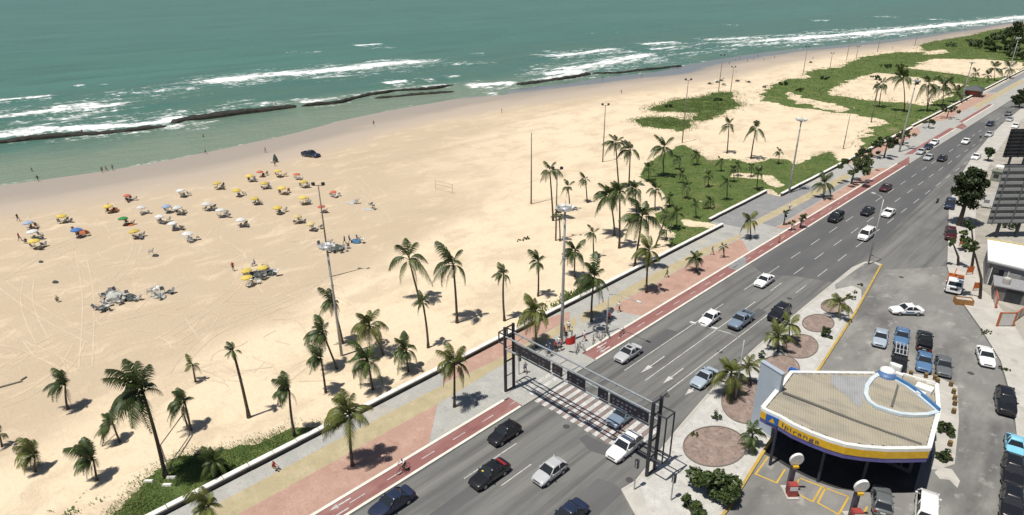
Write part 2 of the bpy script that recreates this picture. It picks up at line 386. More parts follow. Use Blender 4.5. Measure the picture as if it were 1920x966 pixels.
def sea_mat():
    m = bpy.data.materials.new('sea_water'); m.use_nodes = True; nt = m.node_tree; b = nt.nodes['Principled BSDF']; L = nt.links.new
    tc = N(nt, 'ShaderNodeTexCoord'); P = tc.outputs['Object']
    def noise(sc, st=(1, 1, 1), rot=0, det=7, ro=0.6):
        mp = N(nt, 'ShaderNodeMapping'); mp.inputs['Scale'].default_value = st; mp.inputs['Rotation'].default_value = (0, 0, rot)
        n = N(nt, 'ShaderNodeTexNoise'); n.inputs['Scale'].default_value = sc; n.inputs['Detail'].default_value = det; n.inputs['Roughness'].default_value = ro
        L(P, mp.inputs[0]); L(mp.outputs[0], n.inputs['Vector']); return n.outputs['Fac']
    def ramp(x, lo, hi):
        r = N(nt, 'ShaderNodeMapRange'); r.interpolation_type = 'SMOOTHSTEP'; r.inputs['From Min'].default_value = lo; r.inputs['From Max'].default_value = hi; L(x, r.inputs['Value']); return r.outputs[0]
    def mix(f, a, c):
        x = N(nt, 'ShaderNodeMixRGB'); L(f, x.inputs[0])
        for i, q in ((1, a), (2, c)):
            if isinstance(q, tuple): x.inputs[i].default_value = (*q, 1)
            else: L(q, x.inputs[i])
        return x.outputs[0]
    def math_(op, a, c):
        x = N(nt, 'ShaderNodeMath'); x.operation = op
        for i, q in enumerate((a, c)):
            if isinstance(q, (int, float)): x.inputs[i].default_value = q
            else: L(q, x.inputs[i])
        return x.outputs[0]
    af = N(nt, 'ShaderNodeAttribute'); af.attribute_name = 'foam'; a2 = N(nt, 'ShaderNodeAttribute'); a2.attribute_name = 'shallow'
    c = mix(ramp(noise(0.006, (1, 0.3, 1)), 0.35, 0.7), (0.056, 0.162, 0.128), (0.070, 0.186, 0.146))
    c = mix(ramp(noise(0.05, (1, 0.22, 1), 0.1), 0.42, 0.72), c, (0.052, 0.140, 0.110))
    c = mix(ramp(math_('ADD', a2.outputs['Fac'], math_('MULTIPLY', math_('SUBTRACT', noise(0.04), 0.5), 0.5)), 0.2, 1.0), c, (0.165, 0.235, 0.172))
    nearm = N(nt, 'ShaderNodeAttribute'); nearm.attribute_name = 'surf'
    c = mix(math_('MULTIPLY', nearm.outputs['Fac'], 0.75), c, mix(ramp(noise(0.09, (1, 0.25, 1), 0.1), 0.42, 0.6), (0.078, 0.152, 0.108), (0.060, 0.145, 0.116)))
    c = mix(ramp(math_('ADD', a2.outputs['Fac'], math_('MULTIPLY', math_('SUBTRACT', noise(0.04), 0.5), 0.5)), 0.35, 1.0), c, (0.185, 0.235, 0.172))
    fo = math_('MULTIPLY', noise(0.55, (1.0, 0.3, 1), 0.1, 8, 0.72), 1.0)
    fo = math_('ADD', math_('MULTIPLY', fo, 0.45), math_('ADD', math_('MULTIPLY', noise(0.14, (1.0, 0.28, 1), 0.12, 6, 0.65), 0.3), math_('MULTIPLY', noise(0.5, (0.35, 1.0, 1), 0.3, 5, 0.7), 0.25)))
    fm = ramp(math_('ADD', math_('MULTIPLY', af.outputs['Fac'], 0.95), math_('MULTIPLY', math_('SUBTRACT', fo, 0.525), 6.5)), 0.30, 1.05)
    fm = math_('MULTIPLY', fm, ramp(af.outputs['Fac'], 0.04, 0.4))
    caps = math_('MULTIPLY', ramp(noise(0.16, (1, 0.3, 1), 0.1, 8, 0.7), 0.735, 0.77), 0.7)
    L(mix(math_('MAXIMUM', fm, caps), c, (0.86, 0.87, 0.87)), b.inputs['Base Color'])
    r = N(nt, 'ShaderNodeMapRange'); L(fm, r.inputs['Value']); r.inputs['To Min'].default_value = 0.2; r.inputs['To Max'].default_value = 0.8; L(r.outputs[0], b.inputs['Roughness'])
    b.inputs['IOR'].default_value = 1.33; b.inputs['Specular IOR Level'].default_value = 0.32
    h = math_('ADD', math_('MULTIPLY', noise(0.16, (1, 0.4, 1), 0.15, 5), 1.6), math_('MULTIPLY', noise(0.7, (1, 0.5, 1), 0, 4), 0.5))
    h = math_('ADD', h, math_('MULTIPLY', fm, 0.25))
    bp = N(nt, 'ShaderNodeBump'); bp.inputs['Strength'].default_value = 0.8; bp.inputs['Distance'].default_value = 1.0; L(h, bp.inputs['Height']); L(bp.outputs[0], b.inputs['Normal'])
    return m
MATS['sea'] = sea_mat()
struct(grid_mesh('sea', XX, YY, ZZ, MATS['sea'], attrs={'foam': foam, 'shallow': shallow, 'surf': np.clip((XX + 400) / 90, 0, 1) * (XX > -420)}))

# ---- reef: a low ridge of dark rock in the shallows
rock = mat('reef_rock', (0.030, 0.028, 0.021), 0.9, c2=(0.010, 0.0095, 0.007), scale=0.6, bump=0.8, bscale=2.5)
def reef(pts, w, hgt, seed):
    wp = [G(a, b, -0.5) for a, b in pts]
    n = max(30, int(sum(math.dist(wp[i], wp[i + 1]) for i in range(len(wp) - 1)) / 1.2))
    cum = np.concatenate([[0], np.cumsum([math.dist(wp[i], wp[i + 1]) for i in range(len(wp) - 1)])])
    t = np.linspace(0, cum[-1], n); cx_ = np.interp(t, cum, [p[0] for p in wp]); cy_ = np.interp(t, cum, [p[1] for p in wp])
    m = 13; u = np.linspace(-1, 1, m); endt = np.clip(np.minimum(t, cum[-1] - t) / 2.5, 0, 1)
    ww = w * (0.55 + 0.9 * fbm(t * 0.06, t * 0 + seed, seed)) * (0.3 + 0.7 * endt)
    X = cx_[:, None] + u[None] * ww[:, None] + (1.6 * (fbm(t * 0.11, t * 0 + 7, seed + 3) - 0.5))[:, None]; Y = np.repeat(cy_[:, None], m, 1)
    Z = -1.5 + (0.6 + hgt * (0.6 + 0.8 * fbm(t * 0.15, t * 0, seed + 5)))[:, None] * (1 - u[None] ** 4) ** 0.5 * (0.4 + 0.6 * endt[:, None]) + 0.9 * (fbm(X * 0.9, Y * 0.7, seed) - 0.5) + 0.3
    struct(grid_mesh('reef', X, Y, Z, rock, smooth=False))
reef([(-60, 275), (0, 267), (60, 259), (150, 252), (250, 245), (318, 236)], 1.9, 0.75, 1)
reef([(318, 233), (345, 226), (400, 218), (450, 211), (520, 204), (560, 199)], 2.7, 1.05, 2)
reef([(562, 200), (640, 191), (690, 178), (740, 171), (800, 167), (858, 161)], 1.5, 0.8, 4)
reef([(700, 184), (780, 176), (850, 170)], 1.6, 0.2, 6)
reef([(968, 160), (1020, 153), (1070, 146), (1108, 138)], 2.2, 1.0, 8)
reef([(1108, 138), (1160, 136), (1200, 131), (1280, 123)], 1.4, 0.5, 9)

# ---- green dune plants and lawns on the sand
def PX(l, z=0): return [G(a, b, z) for a, b in l]
grass_mat = surface_mat('dune_grass', [((0.084, 0.128, 0.030), 0, 0, 0, None), ((0.13, 0.155, 0.048), 0.16, 0.42, 0.62, (1, 1)), ((0.046, 0.090, 0.020), 0.8, 0.5, 0.70, (1, 1)), ((0.055, 0.095, 0.022), 3.0, 0.5, 0.7, (1, 1)), ((0.24, 0.20, 0.105), 0.10, 0.60, 0.74, (1, 0.6))], bump=0.9, bscale=2.4, bdist=0.3)
blade_mat = mat('grass_blades', (0.155, 0.205, 0.058), 0.7, c2=(0.095, 0.15, 0.036), scale=0.25, trans=0.4, coord='Object')
def veg_patch(name, poly, holes, cell, label, hgt, edge, nt_, tall=0.35, mats_=None, bl=None, seed=0):
    x0 = min(p[0] for p in poly) - 2; x1 = max(p[0] for p in poly) + 2; y0 = min(p[1] for p in poly) - 2; y1 = max(p[1] for p in poly) + 2
    x1 = min(x1, -54.75)
    def inside(x, y):
        wx = x + edge * (fbm(x * 0.22, y * 0.22, 40 + seed) - 0.5) * 2 + edge * 1.1 * (fbm(x * 0.9, y * 0.9, 140 + seed) - 0.5); wy = y + edge * (fbm(x * 0.22, y * 0.22, 80 + seed) - 0.5) * 2.6 + edge * 1.4 * (fbm(x * 0.9, y * 0.9, 180 + seed) - 0.5)
        r = in_poly(wx, wy, poly)
        for h in holes: r &= ~in_poly(wx, wy, h)
        return r & (x < -54.75)
    xs = np.arange(x0, x1, cell); ys = np.arange(y0, y1, cell)
    X, Y = np.meshgrid(xs, ys); ins = inside(X, Y)
    keep = ins[:-1, :-1] & ins[1:, 1:] & ins[1:, :-1] & ins[:-1, 1:]
    inner = ins.copy(); inner[1:-1, 1:-1] &= ins[2:, 1:-1] & ins[:-2, 1:-1] & ins[1:-1, 2:] & ins[1:-1, :-2]
    Z = sand_z(X, Y) + np.where(inner, 0.03 + hgt * fbm(X * 0.35, Y * 0.35, seed + 2) ** 1.5 * 1.6, -0.06)
    Z = np.where(inner, Z + 0.02, Z)
    o = grid_mesh(name, X, Y, Z, mats_ or grass_mat, keep=keep)
    o['kind'] = 'stuff'; o['label'] = label; o['category'] = 'grass'
    # leafy tufts standing in it
    tx = rng.uniform(x0, x1, nt_ * 3); ty = rng.uniform(y0, y1, nt_ * 3); k = inside(tx + rng.normal(0, edge, nt_ * 3), ty + rng.normal(0, edge * 1.3, nt_ * 3)); tx, ty = np.minimum(tx[k], -54.9), ty[k]
    cl = fbm(tx * 0.3, ty * 0.3, seed + 9); k = cl > 0.3; tx, ty, cl = tx[k][:nt_], ty[k][:nt_], cl[k][:nt_]
    n = len(tx)
    if n:
        B = 3; tx = np.repeat(tx, B); ty = np.repeat(ty, B); cl = np.repeat(cl, B); a = rng.uniform(0, 6.28, n * B); h = tall * rng.uniform(0.5, 1.3, n * B) * (0.5 + cl); w = h * rng.uniform(0.5, 0.9, n * B); le = rng.uniform(0.2, 1.0, n * B) * h
        zb = sand_z(tx, ty) + 0.1 + hgt * 0.5
        ox = tx + rng.normal(0, 0.25, n * B); oy = ty + rng.normal(0, 0.25, n * B)
        V = np.stack([np.stack([ox - np.cos(a) * w / 2, oy - np.sin(a) * w / 2, zb], -1), np.stack([ox + np.cos(a) * w / 2, oy + np.sin(a) * w / 2, zb], -1),
                      np.stack([ox - np.sin(a) * le + np.cos(a) * w * .4, oy + np.cos(a) * le + np.sin(a) * w * .4, zb + h], -1), np.stack([ox - np.sin(a) * le - np.cos(a) * w * .4, oy + np.cos(a) * le - np.sin(a) * w * .4, zb + h * 0.9], -1)], 1).reshape(-1, 3)
        t = link('grass_tufts', fast_mesh('grass_tufts', V, np.arange(len(V)).reshape(-1, 4), bl or blade_mat), o)
        t['kind'] = 'stuff'
    return o
lawn = PX([(1195, 332), (1215, 302), (1240, 288), (1280, 269), (1302, 278), (1330, 299), (1373, 297), (1407, 306), (1447, 296), (1480, 298), (1493, 308), (1513, 297), (1533, 287), (1563, 283), (1572, 292)]) + [(-54.4, 176), (-54.4, 140)] + PX([(1462, 368), (1444, 355), (1338, 412), (1352, 427), (1276, 466), (1244, 462), (1262, 440), (1240, 420), (1222, 408), (1248, 385), (1236, 358)])
veg_patch('beach_lawn', lawn, [PX([(1374, 325), (1440, 330), (1470, 345), (1462, 352), (1430, 336), (1374, 331)]), PX([(1280, 410), (1300, 415), (1345, 424), (1340, 428), (1290, 424)])], 0.6, 'green lawn with small palms beside the recessed promenade wall', 0.05, 0.9, 9000, 0.10, seed=1)
veg_patch('dune_plants', PX([(1215, 206), (1240, 194), (1264, 187), (1301, 184), (1341, 174), (1370, 172), (1380, 179), (1372, 187), (1400, 197), (1370, 207), (1352, 218), (1313, 231), (1300, 224), (1298, 213), (1240, 210)]), [], 1.0, 'rounded patch of green dune plants left of the first sand court', 0.25, 2.2, 6000, 0.2, seed=2)
veg_patch('dune_plants', PX([(1190, 226), (1210, 219), (1260, 220), (1300, 224), (1302, 238), (1275, 248), (1235, 240), (1200, 237)]), [], 0.9, 'flat tongue of green dune plants nearest the tall beach poles', 0.18, 1.6, 1400, 0.22, seed=3)
court2 = PX([(1562, 166), (1600, 150), (1643, 137), (1690, 142), (1760, 152), (1800, 158), (1772, 180), (1732, 196), (1650, 190), (1562, 178)])
court3 = PX([(1705, 128), (1730, 119), (1756, 110), (1840, 112), (1915, 118), (1900, 140), (1850, 147), (1770, 136)])
pathA = PX([(1472, 176), (1480, 174), (1520, 190), (1560, 196), (1590, 205), (1580, 210), (1540, 203), (1505, 194)])
pathB = PX([(1740, 97), (1770, 93), (1775, 99), (1740, 103)])
strip = PX([(1425, 172), (1447, 157), (1480, 147), (1510, 147), (1513, 134), (1545, 128), (1580, 126), (1582, 119), (1613, 107), (1680, 98), (1730, 98), (1722, 84), (1747, 77), (1813, 67), (1853, 57), (1925, 47), (1990, 40)]) + [(-54.4, 1000), (-54.4, 190)] + PX([(1600, 273), (1633, 237), (1666, 227), (1580, 213), (1480, 200), (1427, 190)])
veg_patch('dune_plants', strip, [court2, court3, pathA, pathB], 1.25, 'long green belt of dune plants around the far sand courts', 0.25, 3.0, 26000, 0.24, seed=5)
veg_patch('verge_grass', PX([(150, 1010), (215, 950), (262, 905), (305, 868), (335, 850), (420, 838), (470, 832), (528, 805), (560, 795), (600, 797), (640, 792)]) + [(-54.5, 26), (-54.5, 0)], [], 0.45, 'grass verge along the near end of the promenade wall', 0.04, 0.5, 4500, 0.09, seed=7)
veg_patch('sand_grass', PX([(118, 960), (140, 935), (166, 912), (172, 922), (150, 945), (125, 975)]), [], 0.4, 'thin tufts of grass on sand at the lower left', 0.1, 0.6, 350, 0.22, seed=8)
veg_patch('sand_grass', PX([(1030, 590), (1075, 552), (1110, 535), (1130, 545), (1095, 565), (1050, 595)]), [], 0.45, 'dry sparse grass below the wall near the tall mast', 0.1, 0.7, 700, 0.3, seed=9)

# ---- tracks of tyres and feet in the sand
track = mat('track_sand', (0.56, 0.465, 0.345), 0.95, c2=(0.46, 0.373, 0.272), scale=0.35, bump=0.6, bscale=5)
tmb = MB()
tr = random.Random(3)
def ribbon(pts, w):
    n = len(pts); vs = []
    for i, p in enumerate(pts):
        a = pts[max(i - 1, 0)]; b = pts[min(i + 1, n - 1)]; dx, dy = b[0] - a[0], b[1] - a[1]; l = math.hypot(dx, dy) or 1
        nx, ny = -dy / l * w / 2, dx / l * w / 2
        for s in (1, -1):
            x, y = p[0] + s * nx, p[1] + s * ny
            vs.append((x, y, zt(x, y)))
    tmb.add(vs, [(2 * i, 2 * i + 1, 2 * i + 3, 2 * i + 2) for i in range(n - 1)])
def zt(x, y):
    xa, ya = np.array([x]), np.array([y]); bp_ = np.clip((-56 - xa) / 6, 0, 1) * np.clip((xa - shore_x(ya)) / 8, 0, 1)
    return float((sand_z(xa, ya) + bp_ * 0.28 * (fbm(xa * 0.09, ya * 0.05, 3) - 0.5))[0]) + 0.022
def track_px(pts, w=0.18, pair=1.5):
    P = [Vector((*G(*p), 0)) for p in pts]; out = []
    for i in range(len(P) - 1):
        p0 = P[max(i - 1, 0)]; p1 = P[i]; p2 = P[i + 1]; p3 = P[min(i + 2, len(P) - 1)]
        for k in range(12):
            t = k / 12
            out.append(0.5 * ((2 * p1) + (-p0 + p2) * t + (2 * p0 - 5 * p1 + 4 * p2 - p3) * t * t + (-p0 + 3 * p1 - 3 * p2 + p3) * t ** 3))
    for s in ((-0.5, 0.5) if pair else (0,)):
        q = []
        for i, p in enumerate(out):
            a = out[max(i - 1, 0)]; b = out[min(i + 1, len(out) - 1)]; d = (b - a).normalized()
            q.append((p.x - d.y * s * pair, p.y + d.x * s * pair))
        ribbon(q, w)
for pts in ([(0, 525), (50, 495), (90, 470), (160, 440)], [(0, 530), (40, 560), (100, 600), (180, 640)], [(150, 1 * 470), (165, 560), (160, 700)], [(10, 690), (90, 640), (170, 610), (260, 590), (330, 570)],
            [(340, 645), (420, 600), (520, 560), (600, 530)], [(330, 440), (420, 470), (520, 480), (600, 450)], [(300, 640), (360, 600), (440, 540), (470, 470)], [(330, 700), (360, 660), (420, 615), (560, 560), (640, 505)],
            [(170, 560), (240, 500), (260, 450)], [(640, 330), (700, 380), (730, 420)], [(600, 305), (760, 270), (950, 232), (1150, 190)], [(610, 320), (740, 300), (900, 265), (1100, 225)], [(700, 350), (760, 390), (850, 400)],
            [(0, 760), (60, 735), (120, 690), (150, 640)], [(660, 330), (690, 360), (660, 410), (600, 440)], [(80, 640), (60, 600), (50, 560), (55, 520)], [(0, 640), (60, 655), (130, 690)], [(820, 250), (980, 220), (1200, 165), (1420, 125)]):
    track_px(pts)
for k in range(110):
    x, y = tr.uniform(-20, 640), tr.uniform(400, 720); a = tr.uniform(-1, 1.2); l = tr.uniform(20, 70); c = tr.uniform(-12, 12)
    track_px([(x, y), (x + l * .5 * math.cos(a) + c, y + l * .4 * math.sin(a)), (x + l * math.cos(a), y + l * .8 * math.sin(a))], tr.uniform(0.10, 0.24), 0)
t_ = tmb.build('sand_tracks', track); t_['kind'] = 'stuff'; t_['label'] = 'pale tyre and foot tracks crossing the beach'; t_['category'] = 'tracks'

# ---- road, promenade, cycle path
asphalt = surface_mat('asphalt', [((0.152, 0.152, 0.145), 0, 0, 0, None), ((0.182, 0.180, 0.170), 0.22, 0.42, 0.65, (1, 0.12)), ((0.112, 0.112, 0.108), 0.5, 0.48, 0.68, (1, 0.10)), ((0.105, 0.105, 0.102), 0.09, 0.5, 0.68, (1, 0.6)), ((0.095, 0.095, 0.093), 0.9, 0.5, 0.64, (1, 0.02)), ((0.19, 0.187, 0.178), 0.5, 0.56, 0.7, (1, 0.03)), ((0.16, 0.155, 0.147), 3.0, 0.6, 0.8, (1, 1))], rough=0.85, bump=0.3, bscale=14)
asphalt2 = surface_mat('lot_asphalt', [((0.185, 0.182, 0.174), 0, 0, 0, None), ((0.27, 0.262, 0.245), 0.2, 0.45, 0.65, (1, 0.5)), ((0.115, 0.113, 0.110), 0.13, 0.5, 0.66, (1, 0.35)), ((0.36, 0.35, 0.325), 0.5, 0.58, 0.76, (1, 0.7)), ((0.08, 0.078, 0.075), 0.9, 0.66, 0.8, (1, 1))], rough=0.85, bump=0.3, bscale=14)
asphalt3 = surface_mat('new_asphalt_and_shadow', [((0.095, 0.096, 0.098), 0, 0, 0, None), ((0.118, 0.118, 0.118), 0.3, 0.45, 0.65, (1, 0.15)), ((0.1, 0.098, 0.095), 3.0, 0.6, 0.8, (1, 1))], rough=0.85, bump=0.3, bscale=14)
conc = surface_mat('concrete', [((0.40, 0.385, 0.35), 0, 0, 0, None), ((0.47, 0.45, 0.41), 0.4, 0.45, 0.65, (1, 1)), ((0.29, 0.28, 0.26), 0.7, 0.55, 0.75, (1, 1))], bump=0.25, bscale=10)
pave_grey = surface_mat('grey_paving', [((0.335, 0.335, 0.315), 0, 0, 0, None), ((0.39, 0.385, 0.36), 0.5, 0.45, 0.65, (1, 1)), ((0.26, 0.26, 0.25), 0.35, 0.55, 0.75, (1, 1)), ((0.28, 0.275, 0.26), 5, 0.5, 0.7, (1, 1)), ((0.43, 0.37, 0.285), 0.22, 0.56, 0.78, (1, 0.5)), ((0.17, 0.15, 0.135), 1.7, 0.66, 0.8, (1, 1))], bump=0.3, bscale=9)
pave_dark = surface_mat('slate_paving', [((0.215, 0.22, 0.225), 0, 0, 0, None), ((0.26, 0.26, 0.26), 0.5, 0.45, 0.65, (1, 1)), ((0.17, 0.17, 0.17), 5, 0.5, 0.7, (1, 1))], bump=0.3, bscale=9)
pave_yellow = surface_mat('yellow_paving', [((0.37, 0.315, 0.195), 0, 0, 0, None), ((0.43, 0.37, 0.24), 0.5, 0.45, 0.65, (1, 1)), ((0.29, 0.25, 0.165), 0.6, 0.55, 0.75, (1, 1)), ((0.31, 0.265, 0.17), 5, 0.5, 0.7, (1, 1)), ((0.43, 0.37, 0.285), 0.22, 0.56, 0.78, (1, 0.5)), ((0.17, 0.15, 0.135), 1.7, 0.66, 0.8, (1, 1))], bump=0.3, bscale=9)
pave_pink = surface_mat('pink_paving', [((0.375, 0.24, 0.19), 0, 0, 0, None), ((0.43, 0.29, 0.23), 0.5, 0.45, 0.65, (1, 1)), ((0.31, 0.185, 0.145), 0.45, 0.55, 0.75, (1, 1)), ((0.32, 0.19, 0.15), 5, 0.5, 0.7, (1, 1)), ((0.43, 0.37, 0.285), 0.22, 0.56, 0.78, (1, 0.5)), ((0.17, 0.15, 0.135), 1.7, 0.66, 0.8, (1, 1))], bump=0.3, bscale=9)
bike_red = surface_mat('cycle_path_red', [((0.235, 0.108, 0.100), 0, 0, 0, None), ((0.30, 0.175, 0.155), 0.4, 0.48, 0.7, (1, 0.3)), ((0.17, 0.07, 0.066), 0.8, 0.55, 0.75, (1, 0.4)), ((0.30, 0.16, 0.14), 2.5, 0.62, 0.8, (1, 1))], bump=0.25, bscale=9)
curb_w = surface_mat('kerb_white', [((0.60, 0.575, 0.51), 0, 0, 0, None), ((0.70, 0.68, 0.62), 0.6, 0.45, 0.65, (1, 1)), ((0.40, 0.37, 0.32), 1.0, 0.58, 0.78, (1, 1))], bump=0.2, bscale=8)
linew = surface_mat('road_paint', [((0.52, 0.51, 0.49), 0, 0, 0, None), ((0.38, 0.375, 0.36), 0.8, 0.42, 0.68, (1, 1)), ((0.19, 0.19, 0.185), 3.5, 0.53, 0.68, (1, 1))], rough=0.7, bump=0.1)
liney = surface_mat('yellow_road_paint', [((0.55, 0.35, 0.045), 0, 0, 0, None), ((0.42, 0.27, 0.05), 0.8, 0.45, 0.7, (1, 1)), ((0.22, 0.17, 0.08), 3.0, 0.58, 0.72, (1, 1))], rough=0.7, bump=0.1)
ground_in = surface_mat('inland_ground', [((0.33, 0.31, 0.27), 0, 0, 0, None), ((0.25, 0.235, 0.2), 0.2, 0.45, 0.65, (1, 1)), ((0.42, 0.39, 0.34), 0.5, 0.5, 0.7, (1, 1))])
def sheet(name, poly, z, m, parent=None):
    a = sum(poly[i][0] * poly[(i + 1) % len(poly)][1] - poly[(i + 1) % len(poly)][0] * poly[i][1] for i in range(len(poly)))
    if a < 0: poly = poly[::-1]
    o = MB().add([(x, y, z) for x, y in poly], [tuple(range(len(poly)))]).build(name, m, parent)
    if not parent: struct(o)
    return o
def slab(name, poly, z0, z1, m, parent=None, side=None):
    o = MB().prism(poly, z0, z1, 0, 1 if side else None).build(name, [m, side] if side else m, parent)
    if not parent: struct(o)
    return o
def rect(x0, x1, y0, y1): return [(x0, y0), (x1, y0), (x1, y1), (x0, y1)]
KERB_R = [(9, 40), (4.5, 55), (1.5, 64), (-2.3, 82), (-5.3, 92), (-8.8, 99.5), (-12.2, 106), (-15, 111.5), (-17.9, 120.5), (-22.0, 139), (-26.4, 158), (-30.0, 185), (-32.0, 205), (-34.0, 235), (-35.2, 260), (-36, 300), (-36, 1500)]
sheet('road', [(-42.05, -60), (20, -60), (14, 30)] + KERB_R + [(-42.05, 1500)], 0.0, asphalt)
sheet('parking_lot', [(-19.2, 30), (12, 30)] + [(x - 0.15, y) for x, y in KERB_R[:9]] + [(-21.5, 116), (-25.0, 112), (-23.0, 92), (-21.0, 74.5), (-19.2, 56.6), (-17.6, 45), (-17.2, 36)], 0.004, asphalt2)
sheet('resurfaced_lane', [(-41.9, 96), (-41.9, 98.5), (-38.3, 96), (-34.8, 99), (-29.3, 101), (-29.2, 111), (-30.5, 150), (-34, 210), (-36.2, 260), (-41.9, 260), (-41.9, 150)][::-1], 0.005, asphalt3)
sheet('asphalt_or_shadow_patch', PX([(1122, 897), (1148, 905), (1170, 922), (1150, 940), (1120, 968), (1060, 990), (1040, 980), (1075, 935)]), 0.006, asphalt3)  # road shadow painted as a dark sheet; its caster is not built
sheet('asphalt_or_shadow_patch', PX([(1085, 822), (1100, 815), (1122, 826), (1150, 838), (1165, 852), (1140, 856), (1105, 845)]), 0.006, asphalt3)
manm = mat('manhole_iron', (.06, .058, .055), .6, bump=.5)
for px, py in ((1062, 800), (1250, 742), (1350, 660), (1180, 900), (1480, 560), (1690, 520), (1820, 700)):
    x, y = G(px, py); sheet('manhole_cover', [(x + .38 * math.cos(t), y + .38 * math.sin(t)) for t in np.linspace(0, 6.283, 14, endpoint=False)], 0.0085, manm)
for pl in ([(-40.2, 62), (-38.6, 62.2), (-38.5, 70), (-40.1, 69.6)], [(-33.6, 77), (-32.4, 76.8), (-32.3, 84), (-33.7, 84.3)], [(-36.9, 25), (-35.6, 25.3), (-35.5, 31), (-37, 30.6)]): sheet('asphalt_or_shadow_patch', pl, .0065, asphalt3)
# promenade slab and its colour fields
PZ = 0.12
slab('promenade', [(-54.0, -30), (-44.35, -30), (-44.35, 1500), (-54.0, 1500), (-54.0, 137.6), (-57.7, 137.6), (-57.2, 111.8), (-54.0, 111.8)], -0.4, PZ, pave_grey)
zz = PZ + 0.004
fields = [('yellow', [(-52.0, -30), (-49.35, -30), (-49.3, 36.2), (-51.8, 38.8), (-52.0, 30)]), ('pink', [(-49.35, -30), (-44.36, -30), (-44.36, 31.0), (-49.3, 36.1)]),
          ('pink', [(-53.95, 41.2), (-52.0, 38.9), (-51.2, 46), (-51.4, 62), (-52.9, 63.8), (-53.95, 60)]), ('yellow', [(-51.9, 38.9), (-49.3, 36.3), (-49.8, 46), (-49.6, 61.5), (-51.3, 63.2), (-51.2, 46)]),
          ('pink', [(-49.0, 68.6), (-44.36, 70.1), (-44.36, 102.9), (-48.7, 108.2), (-49.3, 92), (-49.3, 72)]), ('yellow', [(-51.2, 64), (-49.4, 62.3), (-49.4, 92), (-49.0, 108.6), (-49.6, 111.2), (-51.3, 98), (-51.6, 80)]),
          ('yellow', [(-51.2, 114.5), (-49.7, 112.6), (-48.4, 146.0), (-48.6, 165), (-50.6, 165)]), ('pink', [(-46.4, 117.5), (-44.36, 119.5), (-44.36, 180), (-46.9, 176)]), ('pink', [(-53.9, 176), (-51, 180), (-50.6, 230), (-53.9, 238)]),
          ('slate', [(-57.0, 112.6), (-51.4, 113.4), (-50.8, 150), (-53.9, 150), (-53.95, 137.4), (-57.5, 137.4)]), ('slate', [(-49.4, 118.5), (-46.6, 118.3), (-47.1, 160), (-48.2, 160)]),
          ('pink', [(-53.9, 250), (-50, 255), (-49.8, 330), (-53.9, 325)]), ('yellow', [(-49.6, 290), (-47.2, 286), (-47.2, 380), (-49.8, 380)]), ('slate', [(-52.8, 330), (-50, 334), (-50, 420), (-53.6, 420)]), ('pink', [(-49.3, 390), (-44.36, 395), (-44.36, 700), (-50, 700)])]
fm_ = {'yellow': pave_yellow, 'pink': pave_pink, 'slate': pave_dark}
for k, p in fields: sheet('paving_field', p, zz if k != 'slate' else zz + 0.004, fm_[k])
slab('path_kerb', rect(-44.55, -44.2, -30, 42.0), -0.3, 0.15, curb_w); slab('path_kerb', rect(-44.55, -44.2, 57.0, 185), -0.3, 0.15, curb_w)
slab('cycle_path', rect(-44.2, -42.33, -30, 200), -0.3, 0.075, bike_red)
slab('road_kerb', rect(-42.33, -42.02, -30, 42.6), -0.3, 0.14, curb_w); slab('road_kerb', rect(-42.33, -42.02, 56.4, 186), -0.3, 0.14, curb_w)
slab('crossing_ramp', rect(-46.6, -42.0, 42.8, 56.2), -0.3, 0.128, pave_grey)
sheet('cycle_path_wear', PX([(1365, 502), (1378, 480), (1398, 482), (1400, 498), (1382, 507)], 0.08), 0.083, pave_dark)
# parking bays beside the far carriageway
sheet('parking_bay', [(-44.3, 188), (-42.05, 187), (-42.05, 1500), (-46.0, 1500), (-46.0, 196)], 0.134, pave_grey)
slab('cycle_path', [(-45.9, 196), (-44.4, 199), (-44.4, 243), (-45.9, 243)], -0.2, 0.15, bike_red); slab('cycle_path', [(-46.2, 255), (-45.0, 255), (-45.0, 300), (-46.2, 300)], -0.2, 0.15, bike_red)
slab('road_kerb', rect(-44.38, -44.05, 199, 243), -0.2, 0.2, curb_w); slab('road_kerb', rect(-44.98, -44.6, 255, 300), -0.2, 0.2, curb_w)
slab('cycle_path', [(-44.3, 186), (-42.1, 184), (-42.1, 187.2), (-44.3, 195)], -0.2, 0.141, bike_red); slab('cycle_path', [(-44.9, 245), (-42.4, 243), (-42.4, 249), (-44.9, 254)], -0.2, 0.141, bike_red)
# inland pavement and ground
slab('inland_pavement', [(x, y) for x, y in KERB_R] + [(300, 1500), (300, 40)], -0.4, 0.13, ground_in)
slab('sidewalk', [(x + 0.25, y) for x, y in KERB_R[1:]] + [(-32.5, 1500), (-32.5, 300), (-31.5, 260), (-28.5, 215), (-24.5, 175), (-19.0, 145), (-14.0, 122), (-11.7, 114), (-9.9, 112), (-6, 104.3), (-4.2, 100), (0.5, 88), (4.5, 70), (8, 55)], -0.3, 0.137, conc)
slab('road_kerb', [(x, y) for x, y in KERB_R[1:]] + [(x + 0.25, y) for x, y in KERB_R[1:]][::-1], -0.3, 0.15, conc)
